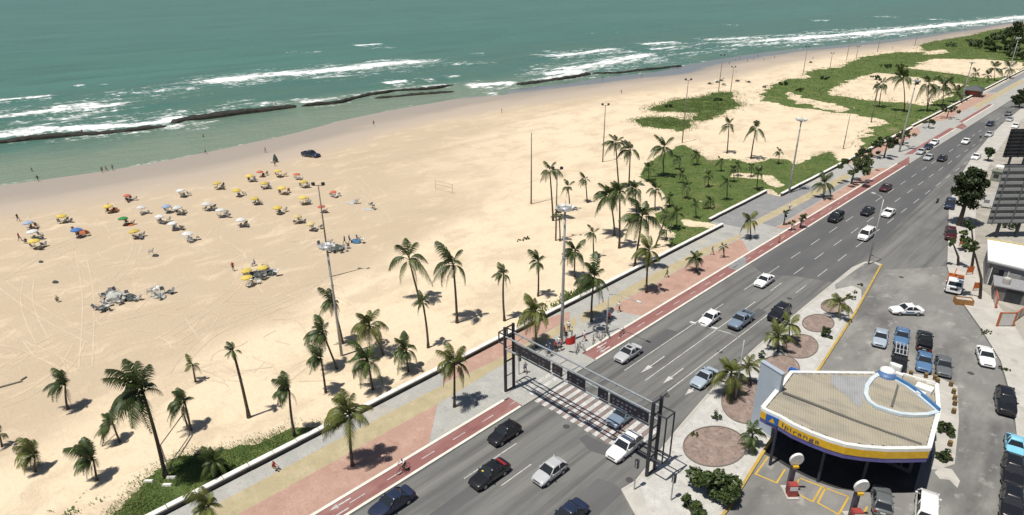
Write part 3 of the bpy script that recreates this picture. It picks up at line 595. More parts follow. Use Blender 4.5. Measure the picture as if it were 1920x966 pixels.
# planted island between the road and the filling station
isl = [(-26.2, 40.1), (-25.9, 42), (-26.5, 46.2), (-27.4, 53), (-28.4, 62), (-28.9, 74), (-29.05, 90), (-29.05, 109), (-28.4, 112.6), (-27.2, 114), (-26.1, 113.6), (-23.1, 92.4), (-21.1, 74.5), (-19.3, 56.6), (-17.9, 45.1), (-17.6, 36), (-21, 37)]
slab('island_pavement', isl, -0.3, 0.16, conc)
stone = surface_mat('white_stone_paving', [((0.44, 0.43, 0.405), 0, 0, 0, None), ((0.52, 0.51, 0.48), 0.9, 0.45, 0.65, (1, 1)), ((0.31, 0.30, 0.285), 1.5, 0.55, 0.75, (1, 1)), ((0.35, 0.34, 0.32), 7, 0.5, 0.7, (1, 1))], bump=0.35, bscale=12)
sheet('island_paving', [(-25.6, 42.2), (-26.1, 46.2), (-27.0, 53), (-28.0, 62), (-28.5, 74), (-28.6, 90), (-27.9, 98), (-26.5, 101.2), (-25.0, 100.6), (-23.9, 97), (-23.2, 90), (-21.5, 74.4), (-19.7, 56.6), (-18.3, 45.1), (-18.0, 37.2), (-21, 38)][::-1], 0.164, stone)
sheet('island_asphalt', [(-28.6, 100), (-27.9, 98.4), (-26.5, 101.6), (-25.0, 101.0), (-23.95, 98.0), (-25.9, 112.6), (-27.2, 113.3), (-28.1, 112)], 0.166, asphalt2)
ykerb = mat('yellow_kerb', (0.50, 0.33, 0.05), 0.7, c2=(0.32, 0.24, 0.09), scale=1.5)
yk = [(-26.1, 113.6), (-23.1, 92.4), (-21.1, 74.5), (-19.3, 56.6), (-17.9, 45.1), (-17.6, 36)]
slab('yellow_kerb', yk + [(x + 0.28, y) for x, y in yk][::-1], -0.2, 0.2, ykerb)
slab('road_kerb', [(-26.2, 40.1), (-25.9, 42), (-26.5, 46.2), (-27.4, 53), (-28.4, 62), (-28.9, 74), (-29.05, 90), (-29.05, 109)] + [(-28.8, 109), (-28.8, 90), (-28.65, 74), (-28.15, 62), (-27.15, 53), (-26.25, 46.2), (-25.65, 42), (-25.95, 40.1)], -0.2, 0.185, conc)
# round gravel beds with a brick rim
bed = surface_mat('gravel_bed', [((0.24, 0.18, 0.155), 0, 0, 0, None), ((0.31, 0.24, 0.21), 1.0, 0.45, 0.65, (1, 1)), ((0.13, 0.10, 0.085), 3, 0.5, 0.7, (1, 1))], bump=0.8, bscale=14)
rimm = mat('bed_rim', (0.16, 0.14, 0.12), 0.9, scale=3)
for i, (px, py, rx, ry) in enumerate([(1340, 836, 58, 37), (1404, 752, 50, 40), (1462, 690, 36, 24), (1500, 649, 33, 22), (1534, 606, 29, 16), (1563, 574, 23, 13)]):
    x, y = G(px, py, 0.17)
    a = [G(px + rx * math.cos(t), py + ry * math.sin(t), 0.17) for t in np.linspace(0, 2 * math.pi, 40, endpoint=False)]
    # a true ellipse on the ground fitted to the outline
    A = np.array(a) - np.array([x, y]); cv = A.T @ A / len(A); w_, v_ = np.linalg.eigh(cv); r1, r2 = np.sqrt(2 * w_)
    pts = [(x + v_[0, 0] * r1 * math.cos(t) + v_[0, 1] * r2 * math.sin(t), y + v_[1, 0] * r1 * math.cos(t) + v_[1, 1] * r2 * math.sin(t)) for t in np.linspace(0, 2 * math.pi, 40, endpoint=False)]
    o = slab('gravel_bed', pts, 0.05, 0.19, bed); o['label'] = 'round gravel bed in the planted island'
    n = len(pts); vs = []
    for (qx, qy) in pts:
        dx, dy = qx - x, qy - y; l = math.hypot(dx, dy)
        for s, z in ((-0.02, 0.1), (-0.02, 0.26), (0.12, 0.26), (0.12, 0.1)): vs.append((qx + dx / l * s, qy + dy / l * s, z))
    MB().add(vs, [(4 * i_ + k, 4 * i_ + k + 1, 4 * ((i_ + 1) % n) + k + 1, 4 * ((i_ + 1) % n) + k) for i_ in range(n) for k in range(3)]).build('rim', rimm, o)
# ---- markings
lm = empty('lane_markings'); struct(lm)
MZ = 0.011
def dash(x, y0, y1, w=0.115): sheet('dash', rect(x - w / 2, x + w / 2, y0, y1), MZ, linew, lm)
for x, ystart in ((-38.1, 57), (-35.0, 57), (-31.85, 57)): dash(x, ystart, 86 if x > -38 else 82)
for x, off in ((-38.1, 88.5), (-35.0, 91), (-31.85, 93)):
    y = off
    while y < 330:
        dash(x, y, y + 4.0); y += 8.6
for x, y0, y1 in ((-38.1, 30.5, 37.8), (-34.8, 32.4, 36.6), (-38.1, 2, 8), (-34.8, 14, 20), (-38.1, 16, 22)): dash(x, y0, y1)
for x in (-38.1, -35.0): dash(x, 340, 345)
def arrow(x, yt, yh, yb):
    sheet('arrow', [(x, yt), (x + 0.34, yh), (x + 0.07, yh), (x + 0.07, yb), (x - 0.07, yb), (x - 0.07, yh), (x - 0.34, yh)][::-1], MZ, linew, lm)
for tip, tail in (((1200, 699), (1247, 669)), ((1242, 719), (1282, 691)), ((1283, 741), (1316, 717))):
    a, b = G(*tip), G(*tail); x = (a[0] + b[0]) / 2; L_ = b[1] - a[1]; arrow(x, a[1], a[1] + min(2.2, L_ * 0.4), b[1])
cwk = empty('crosswalk'); struct(cwk)
nst = 13
for i in range(nst):
    x = -41.55 + i * 1.06
    sheet('stripe', rect(x - 0.27, x + 0.27, 44.5 + 0.06 * i % 0.2, 50.3), MZ, linew, cwk)
for i in range(2):
    x = -44.0 + i * 1.06; sheet('stripe', rect(x - 0.27, x + 0.27, 45, 50.2), 0.134, linew, cwk)
pinkw = mat('crosswalk_red', (0.27, 0.19, 0.17), 0.85, c2=(0.15, 0.13, 0.125), scale=1.4)
for i in range(nst - 1):
    x = -41.02 + i * 1.06; sheet('red_stripe', rect(x - 0.2, x + 0.2, 44.7, 50.1), MZ - 0.003, pinkw, cwk)
cm = empty('cycle_markings'); struct(cm)
for y in list(np.arange(4, 42, 4.2)) + list(np.arange(58, 150, 4.6)): sheet('dash', rect(-43.31, -43.21, y, y + 1.7), 0.083, linew, cm)
for x, y in ((-43.75, 19.0), (-42.8, 18.2), (-43.75, 58.5), (-42.8, 58)):
    sheet('arrow', [(x, y), (x + 0.28, y + 0.8), (x + 0.08, y + 0.8), (x + 0.08, y + 2.2), (x - 0.08, y + 2.2), (x - 0.08, y + 0.8), (x - 0.28, y + 0.8)][::-1], 0.083, linew, cm)
bays = empty('bay_markings'); struct(bays)
def stroke(a, b, w, m, z, parent): 
    (x1, y1), (x2, y2) = G(*a), G(*b); dx, dy = x2 - x1, y2 - y1; l = math.hypot(dx, dy); nx, ny = -dy / l * w / 2, dx / l * w / 2
    sheet('line', [(x1 + nx, y1 + ny), (x2 + nx, y2 + ny), (x2 - nx, y2 - ny), (x1 - nx, y1 - ny)], z, m, parent)
for k, (a, b) in enumerate((((1440, 857), (1416, 890)), ((1417, 889), (1457, 906)), ((1456, 906), (1472, 880)), ((1498, 899), (1487, 922)), ((1487, 922), (1524, 941)), ((1524, 941), (1540, 914)), ((1548, 915), (1533, 943)), ((1533, 943), (1573, 965)), ((1573, 964), (1591, 932)), ((1436, 853), (1474, 870)), ((1500, 897), (1592, 932)), ((1626, 950), (1612, 978)))):
    stroke(a, b, 0.16, liney, 0.012 + 0.003 * (k % 2), bays)

# ---- low promenade wall of white blocks
wallm = surface_mat('white_wall', [((0.66, 0.64, 0.59), 0, 0, 0, None), ((0.74, 0.72, 0.68), 0.6, 0.45, 0.65, (1, 1)), ((0.45, 0.42, 0.36), 1.3, 0.6, 0.8, (1, 1))], bump=0.2, bscale=7)
wallb = surface_mat('wall_base_shade', [((0.11, 0.105, 0.10), 0, 0, 0, None), ((0.07, 0.066, 0.06), 1.0, 0.45, 0.65, (1, 1))])  # base colour darkened to paint in the shade on the road-side face
blockmesh = {}
def low_wall(a, b, label, blk=2.6, gap=0.06):
    a = Vector((*a, 0)); b = Vector((*b, 0)); L_ = (b - a).length; e = empty('promenade_wall', a, math.atan2(b.y - a.y, b.x - a.x)); tag(e, label, 'wall')
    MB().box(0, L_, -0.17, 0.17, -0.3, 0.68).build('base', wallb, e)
    n = max(1, round(L_ / blk)); s = L_ / n
    key = round(s, 2)
    if key not in blockmesh:
        w = 0.3; m_ = MB(); x0, x1 = gap / 2, s - gap / 2
        m_.add([(x0, -w, .64), (x1, -w, .64), (x1, w, .64), (x0, w, .64), (x0, -w, .78), (x1, -w, .78), (x1, w, .78), (x0, w, .78), (x0 + .03, -w + .03, .81), (x1 - .03, -w + .03, .81), (x1 - .03, w - .03, .81), (x0 + .03, w - .03, .81)],
               [(3, 2, 1, 0)] + [(i, (i + 1) % 4, 4 + (i + 1) % 4, 4 + i) for i in range(4)] + [(4 + i, 4 + (i + 1) % 4, 8 + (i + 1) % 4, 8 + i) for i in range(4)] + [(8, 9, 10, 11)])
        blockmesh[key] = m_.mesh('coping_block', wallm)
    for i in range(n):
        o = link('coping_block', blockmesh[key], e); o.location = (i * s, random.uniform(-.02, .02), random.uniform(-.012, .012)); o.rotation_euler = (0, 0, random.uniform(-.006, .006))
low_wall((-54.3, -2), (-54.3, 111.6), 'long white low wall between the beach and the promenade, nearest stretch')
low_wall((-57.5, 112.2), (-57.8, 138.2), 'short white wall set back along the lawn')
low_wall((-54.3, 138.0), (-54.3, 234), 'white low wall past the recess along the lawn and dune belt')
low_wall((-55.0, 236), (-55.0, 330), 'far white low wall beside the sand courts up to the kiosk', 3.2)
low_wall((-55.0, 336), (-55.0, 640), 'farthest white low wall beyond the kiosk', 4.5)

# ================================================================== PALMS, TREES, SHRUBS
frond_g = mat('frond_green', (0.082, 0.118, 0.026), 0.5, c2=(0.026, 0.046, 0.012), scale=1.6, trans=0.25, obj_rand=0.35)
frond_y = mat('frond_yellow_green', (0.19, 0.20, 0.040), 0.5, c2=(0.052, 0.078, 0.018), scale=1.6, trans=0.28, obj_rand=0.35)
frond_d = mat('frond_dry', (0.22, 0.15, 0.07), 0.8, c2=(0.10, 0.07, 0.035), scale=2, obj_rand=0.3)
trunkm = mat('palm_trunk', (0.125, 0.10, 0.08), 0.9, c2=(0.06, 0.05, 0.04), scale=4, bump=0.5, bscale=14)
def frond_mesh(name, rise, droop, nl, m, seed):
    nl = int(nl * 1.7)
    r = random.Random(seed); mb = MB()
    def rp(t): return Vector((t * (1 - 0.16 * t * droop), 0, rise * t - droop * t ** 2.2))
    st = [rp(i / 6) for i in range(7)]
    vs = []
    for i, p in enumerate(st):
        w = 0.022 * (1 - i / 7) + 0.004
        vs += [p + Vector((0, -w, 0)), p + Vector((0, w, 0.004))]
    mb.add(vs, [(2 * i, 2 * i + 2, 2 * i + 3, 2 * i + 1) for i in range(6)])
    for s in (-1, 1):
        for k in range(nl):
            t = 0.16 + 0.84 * (k + r.uniform(-.2, .2)) / nl; t = min(t, 0.99)
            p = rp(t); tg = (rp(min(1, t + .02)) - rp(t - .02)).normalized()
            ln = 0.30 * math.sin(math.pi * min(0.98, 0.16 + 0.80 * t)) * r.uniform(0.8, 1.15) + 0.04
            d = (tg * 0.62 + Vector((0, s, 0)) * 0.85 + Vector((0, 0, -0.28 - 0.45 * t * droop))).normalized()
            tip = p + d * ln + Vector((0, 0, -0.45 * ln)); w = 0.0185
            mid = p + d * ln * 0.55
            mb.add([p - tg * w, p + tg * w, mid + tg * w * 0.85, tip, mid - tg * w * 0.85], [(0, 1, 2, 4), (4, 2, 3)])
    return mb.mesh(name, m)
FR = {'g': [frond_mesh('frond', 0.95, 0.55, 13, frond_g, 1), frond_mesh('frond', 0.62, 0.85, 13, frond_g, 2), frond_mesh('frond', 0.28, 1.05, 13, frond_g, 3)],
      'y': [frond_mesh('frond', 0.95, 0.55, 13, frond_y, 4), frond_mesh('frond', 0.62, 0.85, 13, frond_y, 5), frond_mesh('frond', 0.28, 1.05, 13, frond_y, 6)]}
FRD = frond_mesh('frond', -0.3, 1.0, 9, frond_d, 8)
WIND = math.atan2(-0.71, -0.70)
def palm(bpx, cpx, rpx, label, kind='g', nf=None, wind=0.5, z0=0.0, group=None, name='coconut_palm', seed=None, dead=1, h=None):
    x, y = G(*bpx, z0)
    H = h if h else top_height(x, y, cpx[1]) - z0
    rr = random.Random(seed if seed is not None else int(bpx[0] * 7 + bpx[1] * 13))
    # sideways lean seen in the photograph is taken across the view
    sx = screen_x(x, y, H + z0); D_ = dist(x, y, H); lean = (cpx[0] - sx) * D_ / F
    lean = max(-0.32 * H, min(0.32 * H, lean)); tx, ty = R2[0] * lean, R2[1] * lean
    R = rpx * D_ / F
    e = empty(name, (x, y, z0)); tag(e, label, 'palm tree', group)
    pts = []; rad = []; nseg = 7; r0 = max(0.11, min(0.2, 0.09 + H * 0.012))
    cvx, cvy = rr.uniform(-.25, .25) * H * .08, rr.uniform(-.25, .25) * H * .08
    for i in range(nseg + 1):
        t = i / nseg; q = t ** 1.25; b_ = math.sin(math.pi * t)
        pts.append((tx * q + cvx * b_, ty * q + cvy * b_, H * t - (0.15 if i == 0 else 0))); rad.append(r0 * (1.45 if i == 0 else 1.0 - 0.38 * t))
    MB().tube(pts, rad, 7).build('trunk', trunkm, e, smooth=True)
    nf = int(nf * 1.08) if nf else (19 if rpx > 20 else 14 if rpx > 12 else 10)
    top = Vector((tx, ty, H)); ga = rr.uniform(0, 6.28); meshes = FR[kind]
    for i in range(nf):
        u = (i + 0.5) / nf
        az = ga + i * 2.39996 + rr.uniform(-.5, .5)
        vx, vy = math.cos(az), math.sin(az); vx += 1.25 * wind * math.cos(WIND); vy += 1.25 * wind * math.sin(WIND); az2 = math.atan2(vy, vx); push = math.hypot(vx, vy)
        o = link('frond', meshes[0] if u < 0.34 else meshes[1] if u < 0.72 else meshes[2], e)
        o.location = top + Vector((0, 0, 0.12 * R * (1 - u)))
        s = R * 1.12 * rr.uniform(0.66, 1.16) * (0.82 if u < 0.2 else 1.0) * (0.85 + 0.15 * push)
        pitch = (-(0.95 - 1.0 * u) if u < 0.34 else rr.uniform(-.18, .32)) + (0.18 if push < 0.75 else 0)
        o.rotation_euler = (rr.uniform(-.35, .35), pitch * (0.7 if u < 0.34 else 1), az2); o.scale = (s, s * rr.uniform(0.85, 1.2), s * rr.uniform(0.75, 1.35))
    for i in range(dead):
        if rr.random() < 0.6:
            o = link('frond', FRD, e); o.location = top + Vector((0, 0, -0.1 * R)); s = R * 0.75; o.scale = (s, s, s); o.rotation_euler = (0, rr.uniform(0.2, .5), rr.uniform(0, 6.28)); o['label'] = 'dry brown hanging frond'
    return e
PZ0 = 0.12
P_ = palm
P_((127, 768), (120, 722), 26, 'short palm with swept fronds on open sand at the far left', wind=0.9, nf=15)
P_((66, 885), (63, 858), 29, 'yellowish squat palm near the lower left corner', 'y', wind=0.9, nf=14)
P_((182, 902), (174, 864), 33, 'squat dark palm left of the big leaning palm', wind=0.9, nf=16)
P_((225, 829), (213, 796), 24, 'small palm tied to a stake behind the big leaning palm', wind=0.9, nf=14)
P_((311, 896), (268, 738), 58, 'biggest palm, leaning left over the sand beside the verge', wind=0.65, nf=20, dead=2)
P_((4, 838), (-2, 815), 14, 'palm cut off by the left edge of the picture', wind=0.6, nf=10)
P_((358, 807), (347, 757), 30, 'bushy palm just right of the big leaning palm', wind=0.8)
P_((367, 716), (361, 685), 16, 'tiny yellowish palm alone on the sand above the goal frame', 'y', wind=0.6, nf=10)
P_((467, 783), (438, 660), 17, 'tall bare-trunked leaning palm with a tiny crown near the verge', wind=0.6, nf=11)
P_((553, 819), (542, 733), 31, 'palm at the end of the grass verge by the wall', wind=0.85)
P_((611, 736), (602, 674), 25, 'palm in front of the lower sports pole, leftmost of that clump', wind=0.8)
P_((408, 893), (402, 868), 30, 'low dark palm bush in the shade on the grass verge', wind=0.2, nf=16, dead=0)
P_((404, 1012), (391, 952), 34, 'palm whose top just shows at the bottom edge', 'y', z0=PZ0, wind=0.4)
P_((661, 873), (655, 778), 47, 'yellow-green palm on the pink promenade nearest the viewer', 'y', z0=PZ0, wind=0.45, nf=18)
P_((852, 763), (852, 684), 37, 'palm on grey promenade paving left of the sign gantry', z0=PZ0, wind=0.4, nf=17, kind='y')
P_((699, 731), (690, 678), 37, 'broad palm on sand close to the wall, middle of the clump', wind=0.5)
P_((766, 697), (762, 659), 32, 'palm on sand close to the wall, right of the clump', wind=0.5)
P_((719, 666), (692, 612), 36, 'leaning palm with drooping yellowish fronds behind the clump', wind=0.35, kind='y')
P_((643, 645), (625, 568), 26, 'palm whose crown crosses the lower sports pole', wind=0.6)
P_((632, 692), (607, 625), 32, 'leaning palm with a heavy crown left of the lower sports pole', wind=0.7)
P_((803, 652), (793, 568), 20, 'slim upright palm in front of the shadow of a taller palm', wind=0.25, nf=12)
P_((787, 565), (768, 490), 42, 'tall palm with few long arching fronds, left of the pair', wind=0.1, nf=9)
P_((857, 606), (850, 499), 42, 'tall palm with few long arching fronds, right of the pair', wind=0.35, nf=11)
P_((946, 602), (944, 516), 21, 'slim palm on sand behind the left gantry post', wind=0.6, nf=12)
P_((1009, 556), (1009, 494), 24, 'palm on sand with an upswept crown left of the tall mast', wind=0.3, nf=13)
P_((1006, 652), (1004, 588), 40, 'broad palm on the promenade between gantry and mast', z0=PZ0, wind=0.35, kind='y')
P_((1109, 604), (1114, 524), 40, 'broad palm on the promenade right of the mast beside the street lamp', z0=PZ0, wind=0.4)
P_((1212, 549), (1217, 474), 30, 'palm on the promenade casting a shadow on the wall', z0=PZ0, wind=0.4, kind='y')
P_((1077, 520), (1078, 474), 27, 'palm on sand just right of the tall mast', wind=0.4)
P_((1113, 483), (1112, 439), 17, 'small palm on sand above the broad promenade palm', wind=0.5, nf=12)
P_((1101, 380), (1098, 338), 14, 'short lone palm on sand right of the mast head', wind=0.6, nf=11)
P_((1068, 394), (1065, 352), 15, 'palm on sand just behind the mast head', wind=0.3, nf=11)
P_((1050, 453), (1048, 403), 15, 'thin palm partly hidden by the tall mast', wind=0.2, nf=11)
P_((1037, 414), (1031, 322), 26, 'tall palm with arching fronds left of the mast head', wind=0.3, nf=9)
P_((1160, 352), (1155, 270), 21, 'tall slender palm, left of the two beside the lawn corner', wind=0.4, nf=12)
P_((1179, 350), (1182, 284), 24, 'tall slender palm, right of the two beside the lawn corner', wind=0.3, nf=12)
P_((1244, 332), (1245, 280), 26, 'tall palm at the seaward edge of the lawn', wind=0.3, nf=14)
P_((1152, 442), (1143, 370), 30, 'palm with wide crown at the left of the dense grove', wind=0.5)
P_((1161, 466), (1162, 364), 27, 'tallest palm of the dense grove', wind=0.3, nf=14)
P_((1193, 398), (1191, 356), 22, 'palm at the back of the dense grove', wind=0.4)
P_((1189, 503), (1203, 410), 38, 'full bushy palm at the right of the dense grove', wind=0.4, nf=18)
P_((1228, 394), (1230, 358), 18, 'palm on sand between grove and lawn', wind=0.4, nf=12)
P_((1268, 430), (1269, 402), 20, 'palm at the lawn corner by the wall', wind=0.4, nf=12)
P_((1249, 450), (1250, 434), 15, 'very short palm on sand near the wall end', wind=0.4, nf=10)
P_((1228, 500 - 35), (1248, 405), 16, 'thin palm bending right beside the grove', wind=0.4, nf=10)
order_set = []
for (b, c, r_) in [((1328, 351), (1328, 331), 13), ((1363, 376), (1364, 344), 14), ((1419, 357), (1422, 326), 14), ((1376, 342), (1376, 320), 11), ((1305, 410), (1305, 384), 13), ((1333, 392), (1332, 379), 14), ((1288, 373), (1287, 350), 13),
                   ((1281, 345), (1280, 328), 12), ((1307, 310), (1306, 292), 12), ((1352, 322), (1352, 304), 10), ((1384, 330), (1383, 312), 10), ((1408, 331), (1409, 314), 10), ((1255, 388), (1256, 372), 14), ((1274, 318), (1272, 300), 12), ((1216, 340), (1216, 318), 15), ((1460, 308), (1461, 286), 9)]:
    o = P_(b, c, r_, '', wind=0.3, nf=11, group='small palms on the beach lawn', dead=0); order_set.append((c[0], o))
order_labels(order_set, 'small dark palm on the green lawn, %s of the lawn palms')
P_((1363, 288), (1367, 236), 18, 'left palm of the pair on the first sand court', wind=0.1, nf=10)
P_((1408, 298), (1417, 243), 20, 'right palm of the pair on the first sand court', wind=0.1, nf=10)
P_((1648, 202), (1655, 160), 16, 'lone palm on the far belt left of the second sand court', wind=0.1, nf=10, dead=0)
P_((1695, 210), (1696, 148), 20, 'palm behind the far lamp mast', wind=0.2, nf=13, dead=0)
P_((1738, 210), (1743, 160), 18, 'palm by the far wall right of the lamp mast', wind=0.2, nf=11, dead=0)
P_((1767, 200), (1770, 165), 19, 'bushy palm by the far wall near the kiosk', wind=0.2, nf=13, dead=0)
P_((1786, 192), (1793, 176), 16, 'low palm leaning towards the kiosk', wind=0.2, nf=10, dead=0)
order_set = []
for b, c, r_ in (((1830, 152), (1830, 138), 8), ((1852, 155), (1852, 142), 8), ((1864, 152), (1866, 130), 13), ((1893, 146), (1892, 130), 12), ((1905, 118), (1906, 98), 9)):
    order_set.append((c[0], P_(b, c, r_, '', wind=0.2, nf=9, dead=0, group='small far palms beyond the kiosk')))
order_labels(order_set, 'small distant palm beyond the kiosk, %s of that row')
P_((1407, 448), (1407, 417), 20, 'short palm on grey paving where the wall steps back', z0=PZ0, wind=0.1, kind='y', nf=13)
P_((1305, 510), (1305, 488), 19, 'squat palm clump on the pink promenade', z0=PZ0, wind=0.1, nf=16, dead=0)
P_((1358, 483), (1356, 464), 10, 'tiny palm on the pink promenade', z0=PZ0, wind=0.1, nf=9, dead=0)
P_((1543, 372), (1545, 346), 19, 'round-crowned palm on the promenade before the almond trees', z0=PZ0, wind=0.1, nf=16, dead=0)
P_((1571, 596), (1575, 571), 22, 'palm in the island at the far gravel beds', z0=.16, wind=0.1, kind='y', nf=13, dead=0)
P_((1478, 640), (1481, 612), 27, 'yellow palm beside the kerb, right of the two above the grey slab', z0=.16, wind=0.1, kind='y', nf=14)
P_((1458, 660), (1459, 634), 27, 'yellow palm beside the kerb, left of the two above the grey slab', z0=.16, wind=0.1, kind='y', nf=14)
P_((1376, 740), (1371, 703), 36, 'palm on the island left of the grey slab', z0=.16, wind=0.1, kind='y', nf=16)
P_((1408, 722), (1404, 690), 27, 'yellow palm touching the top of the grey slab', z0=.16, wind=0.1, kind='y', nf=13)
P_((1412, 842), (1411, 818), 27, 'short palm at the corner of the filling station', z0=.16, wind=0.1, nf=14, dead=0)

leaf_d = mat('leaf_dark', (0.050, 0.082, 0.022), 0.55, c2=(0.018, 0.034, 0.010), scale=1.2, trans=0.2, obj_rand=0.15)
leaf_m = mat('leaf_mid', (0.080, 0.115, 0.030), 0.55, c2=(0.028, 0.050, 0.013), scale=1.2, trans=0.2, obj_rand=0.15)
leaf_y = mat('leaf_light', (0.14, 0.165, 0.04), 0.55, c2=(0.045, 0.07, 0.018), scale=1.5, trans=0.25, obj_rand=0.15)
bark = mat('bark', (0.12, 0.095, 0.075), 0.95, c2=(0.06, 0.05, 0.04), scale=3, bump=0.6)
def foliage(n, rx, ry, rz, clumps, leaf, seed, flat=0.0):
    r = np.random.default_rng(seed); cs = []
    for k in range(clumps):
        v = r.normal(size=3); v /= np.linalg.norm(v); q = r.uniform(0.45, 0.95); cs.append(v * q * np.array([rx, ry, rz]))
    cs = np.array(cs); cr = r.uniform(0.24, 0.46, clumps) * min(rx, ry, rz * 1.3)
    i = r.integers(0, clumps, n); v = r.normal(size=(n, 3)); v /= np.linalg.norm(v, axis=1)[:, None]
    p = cs[i] + v * (cr[i] * r.uniform(0.55, 1.05, n))[:, None] * np.array([1, 1, 0.8])
    a = r.normal(size=(n, 3)); a /= np.linalg.norm(a, axis=1)[:, None]; b = np.cross(a, v + r.normal(size=(n, 3)) * 0.5); b /= np.linalg.norm(b, axis=1)[:, None] + 1e-6
    s = leaf * r.uniform(0.6, 1.3, n)[:, None]
    V = np.stack([p - a * s, p + b * s * 0.6, p + a * s, p - b * s * 0.6], 1).reshape(-1, 3)
    return V, np.arange(4 * n).reshape(-1, 4), cs
def tree(bpx, H, rx, rz, label, m=leaf_d, n=1500, z0=0.12, leaf=0.22, name='almond_tree', cat='tree', group=None, seed=0, trunk_h=None, pos=None, clumps=15):
    x, y = pos if pos else G(*bpx, z0)
    e = empty(name, (x, y, z0)); tag(e, label, cat, group)
    V, q, cs = foliage(n, rx, rx, rz, clumps, leaf, seed + 5); zc = H - rz * 1.05
    V[:, 2] += zc
    V = V[:, :]
    link('crown', fast_mesh('crown', V, q, m), e)
    th = trunk_h or zc; r0 = 0.05 + H * 0.022
    MB().tube([(0, 0, -0.15), (0.05, 0.03, th * 0.5), (0, 0, th)], [r0 * 1.3, r0, r0 * 0.7], 7).build('trunk', bark, e, smooth=True)
    mb = MB()
    for c in cs[:7]: mb.tube([(0, 0, th * 0.75), tuple(c * 0.5 * np.array([1, 1, 0.6]) + np.array([0, 0, (zc + th * .8) / 2])), tuple(c * 0.9 + np.array([0, 0, zc]))], [r0 * .5, r0 * .3, r0 * .12], 5)
    mb.build('limb', bark, e, smooth=True)
    return e
def shrub(bpx, r, hgt, label, m=leaf_m, n=500, z0=0.16, leaf=0.13, seed=0, name='shrub', group=None, pos=None, sy=1.0):
    x, y = pos if pos else G(*bpx, z0)
    e = empty(name, (x, y, z0)); tag(e, label, 'shrub', group)
    V, q, cs = foliage(n, r, r * sy, hgt * 0.5, 11, leaf, seed + 31); V[:, 2] = np.maximum(V[:, 2] + hgt * 0.48, 0.02)
    link('foliage', fast_mesh('foliage', V, q, m), e)
    mb = MB()
    for c in cs[:6]: mb.tube([(0, 0, -0.05), (c[0] * .5, c[1] * .5, hgt * .25), (c[0] * .85, c[1] * .85, max(.1, c[2] * .8 + hgt * .45))], [.05, .035, .015], 5)
    mb.build('stems', bark, e)
    return e
tree((1596, 345), 6.3, 5.2, 1.7, 'wide flat-crowned almond tree on the promenade before the red cycle path', leaf_m, 2600, seed=1)
tree((1622, 318), 5.6, 4.0, 1.5, 'flat-crowned almond tree behind the widest promenade tree', leaf_d, 1800, seed=2)
tree((1657, 297), 6.2, 4.6, 1.7, 'almond tree beside the far lamp mast', leaf_d, 2200, seed=3)
tree((1692, 272), 4.6, 3.4, 1.4, 'small almond tree at the foot of the far lamp mast', leaf_m, 1000, seed=4)
tree((1775, 222), 4.4, 4.4, 1.3, 'low almond tree by the far parking bay', leaf_d, 900, seed=6)
tree((1740, 240), 3.0, 2.2, 0.9, 'small tree between the far parking bays and the wall', leaf_m, 700, seed=7)
tree((1469, 422), 3.4, 0.7, 1.2, 'thin sapling by the cycle path', leaf_d, 160, leaf=0.16, name='sapling', seed=8, clumps=7)
tree((1500, 427), 3.0, 0.95, 0.8, 'young tree casting shade on the cycle path', leaf_d, 260, leaf=0.17, name='sapling', seed=9, clumps=8)
tree((1483, 432), 2.2, 0.8, 0.7, 'knee-high sapling between two young trees', leaf_m, 160, leaf=0.16, name='sapling', seed=10, clumps=6)
tree(None, 14.2, 2.7, 5.4, 'large dense street tree by the inland kerb', leaf_d, 6500, pos=G(1797, 424), seed=12, leaf=0.27, name='street_tree', clumps=46, trunk_h=6.0)
tree(None, 5.4, 3.6, 2.0, 'dark tree over the far end of the road at the right edge', leaf_d, 1800, pos=(-37.0, 300), seed=14, leaf=0.32, name='street_tree')
tree(None, 5.2, 3.4, 1.9, 'dark tree at the right edge behind another, nearer the kiosk', leaf_d, 1700, pos=(-38.5, 318), seed=15, leaf=0.32, name='street_tree')
tree(None, 4.0, 1.5, 1.3, 'round tree beside the white car under the black billboard', leaf_d, 700, pos=G(1851, 303), seed=16, leaf=0.25, name='street_tree')
# slim trees on the inland pavement next to the lorry
def slim(b, t, r, rz, label, seed, m=leaf_m):
    x, y = G(*b, .13); H = top_height(x, y, t[1]); e = empty('slim_tree', (x, y, .13)); tag(e, label, 'tree')
    ln = (t[0] - screen_x(x, y, H)) * dist(x, y, H) / F; dx, dy = R2[0] * ln, R2[1] * ln
    MB().tube([(0, 0, -.2), (dx * .2, dy * .2, H * .35), (dx * .65, dy * .65, H * .7), (dx, dy, H * .97)], [.24, .18, .13, .06], 7).build('trunk', bark, e, smooth=True)
    V, q, cs = foliage(420, r, r, rz, 9, 0.24, seed); V += np.array([dx, dy, H - rz * .5]); link('crown', fast_mesh('crown', V, q, m), e)
slim((1797, 498), (1790, 452), .5, .6, 'bare leaning trunk behind the lorry', 3)
slim((1822, 505), (1827, 416), 1.0, 1.2, 'slim tree with a round top right of the lorry', 4, leaf_d)
slim((1838, 560), (1833, 452), 1.5, 1.2, 'slim curved tree nearest the white-roofed building', 5)
slim((1806, 470), (1808, 437), .8, 1.1, 'short slim tree behind the lorry near the orange barrier', 6, leaf_y)
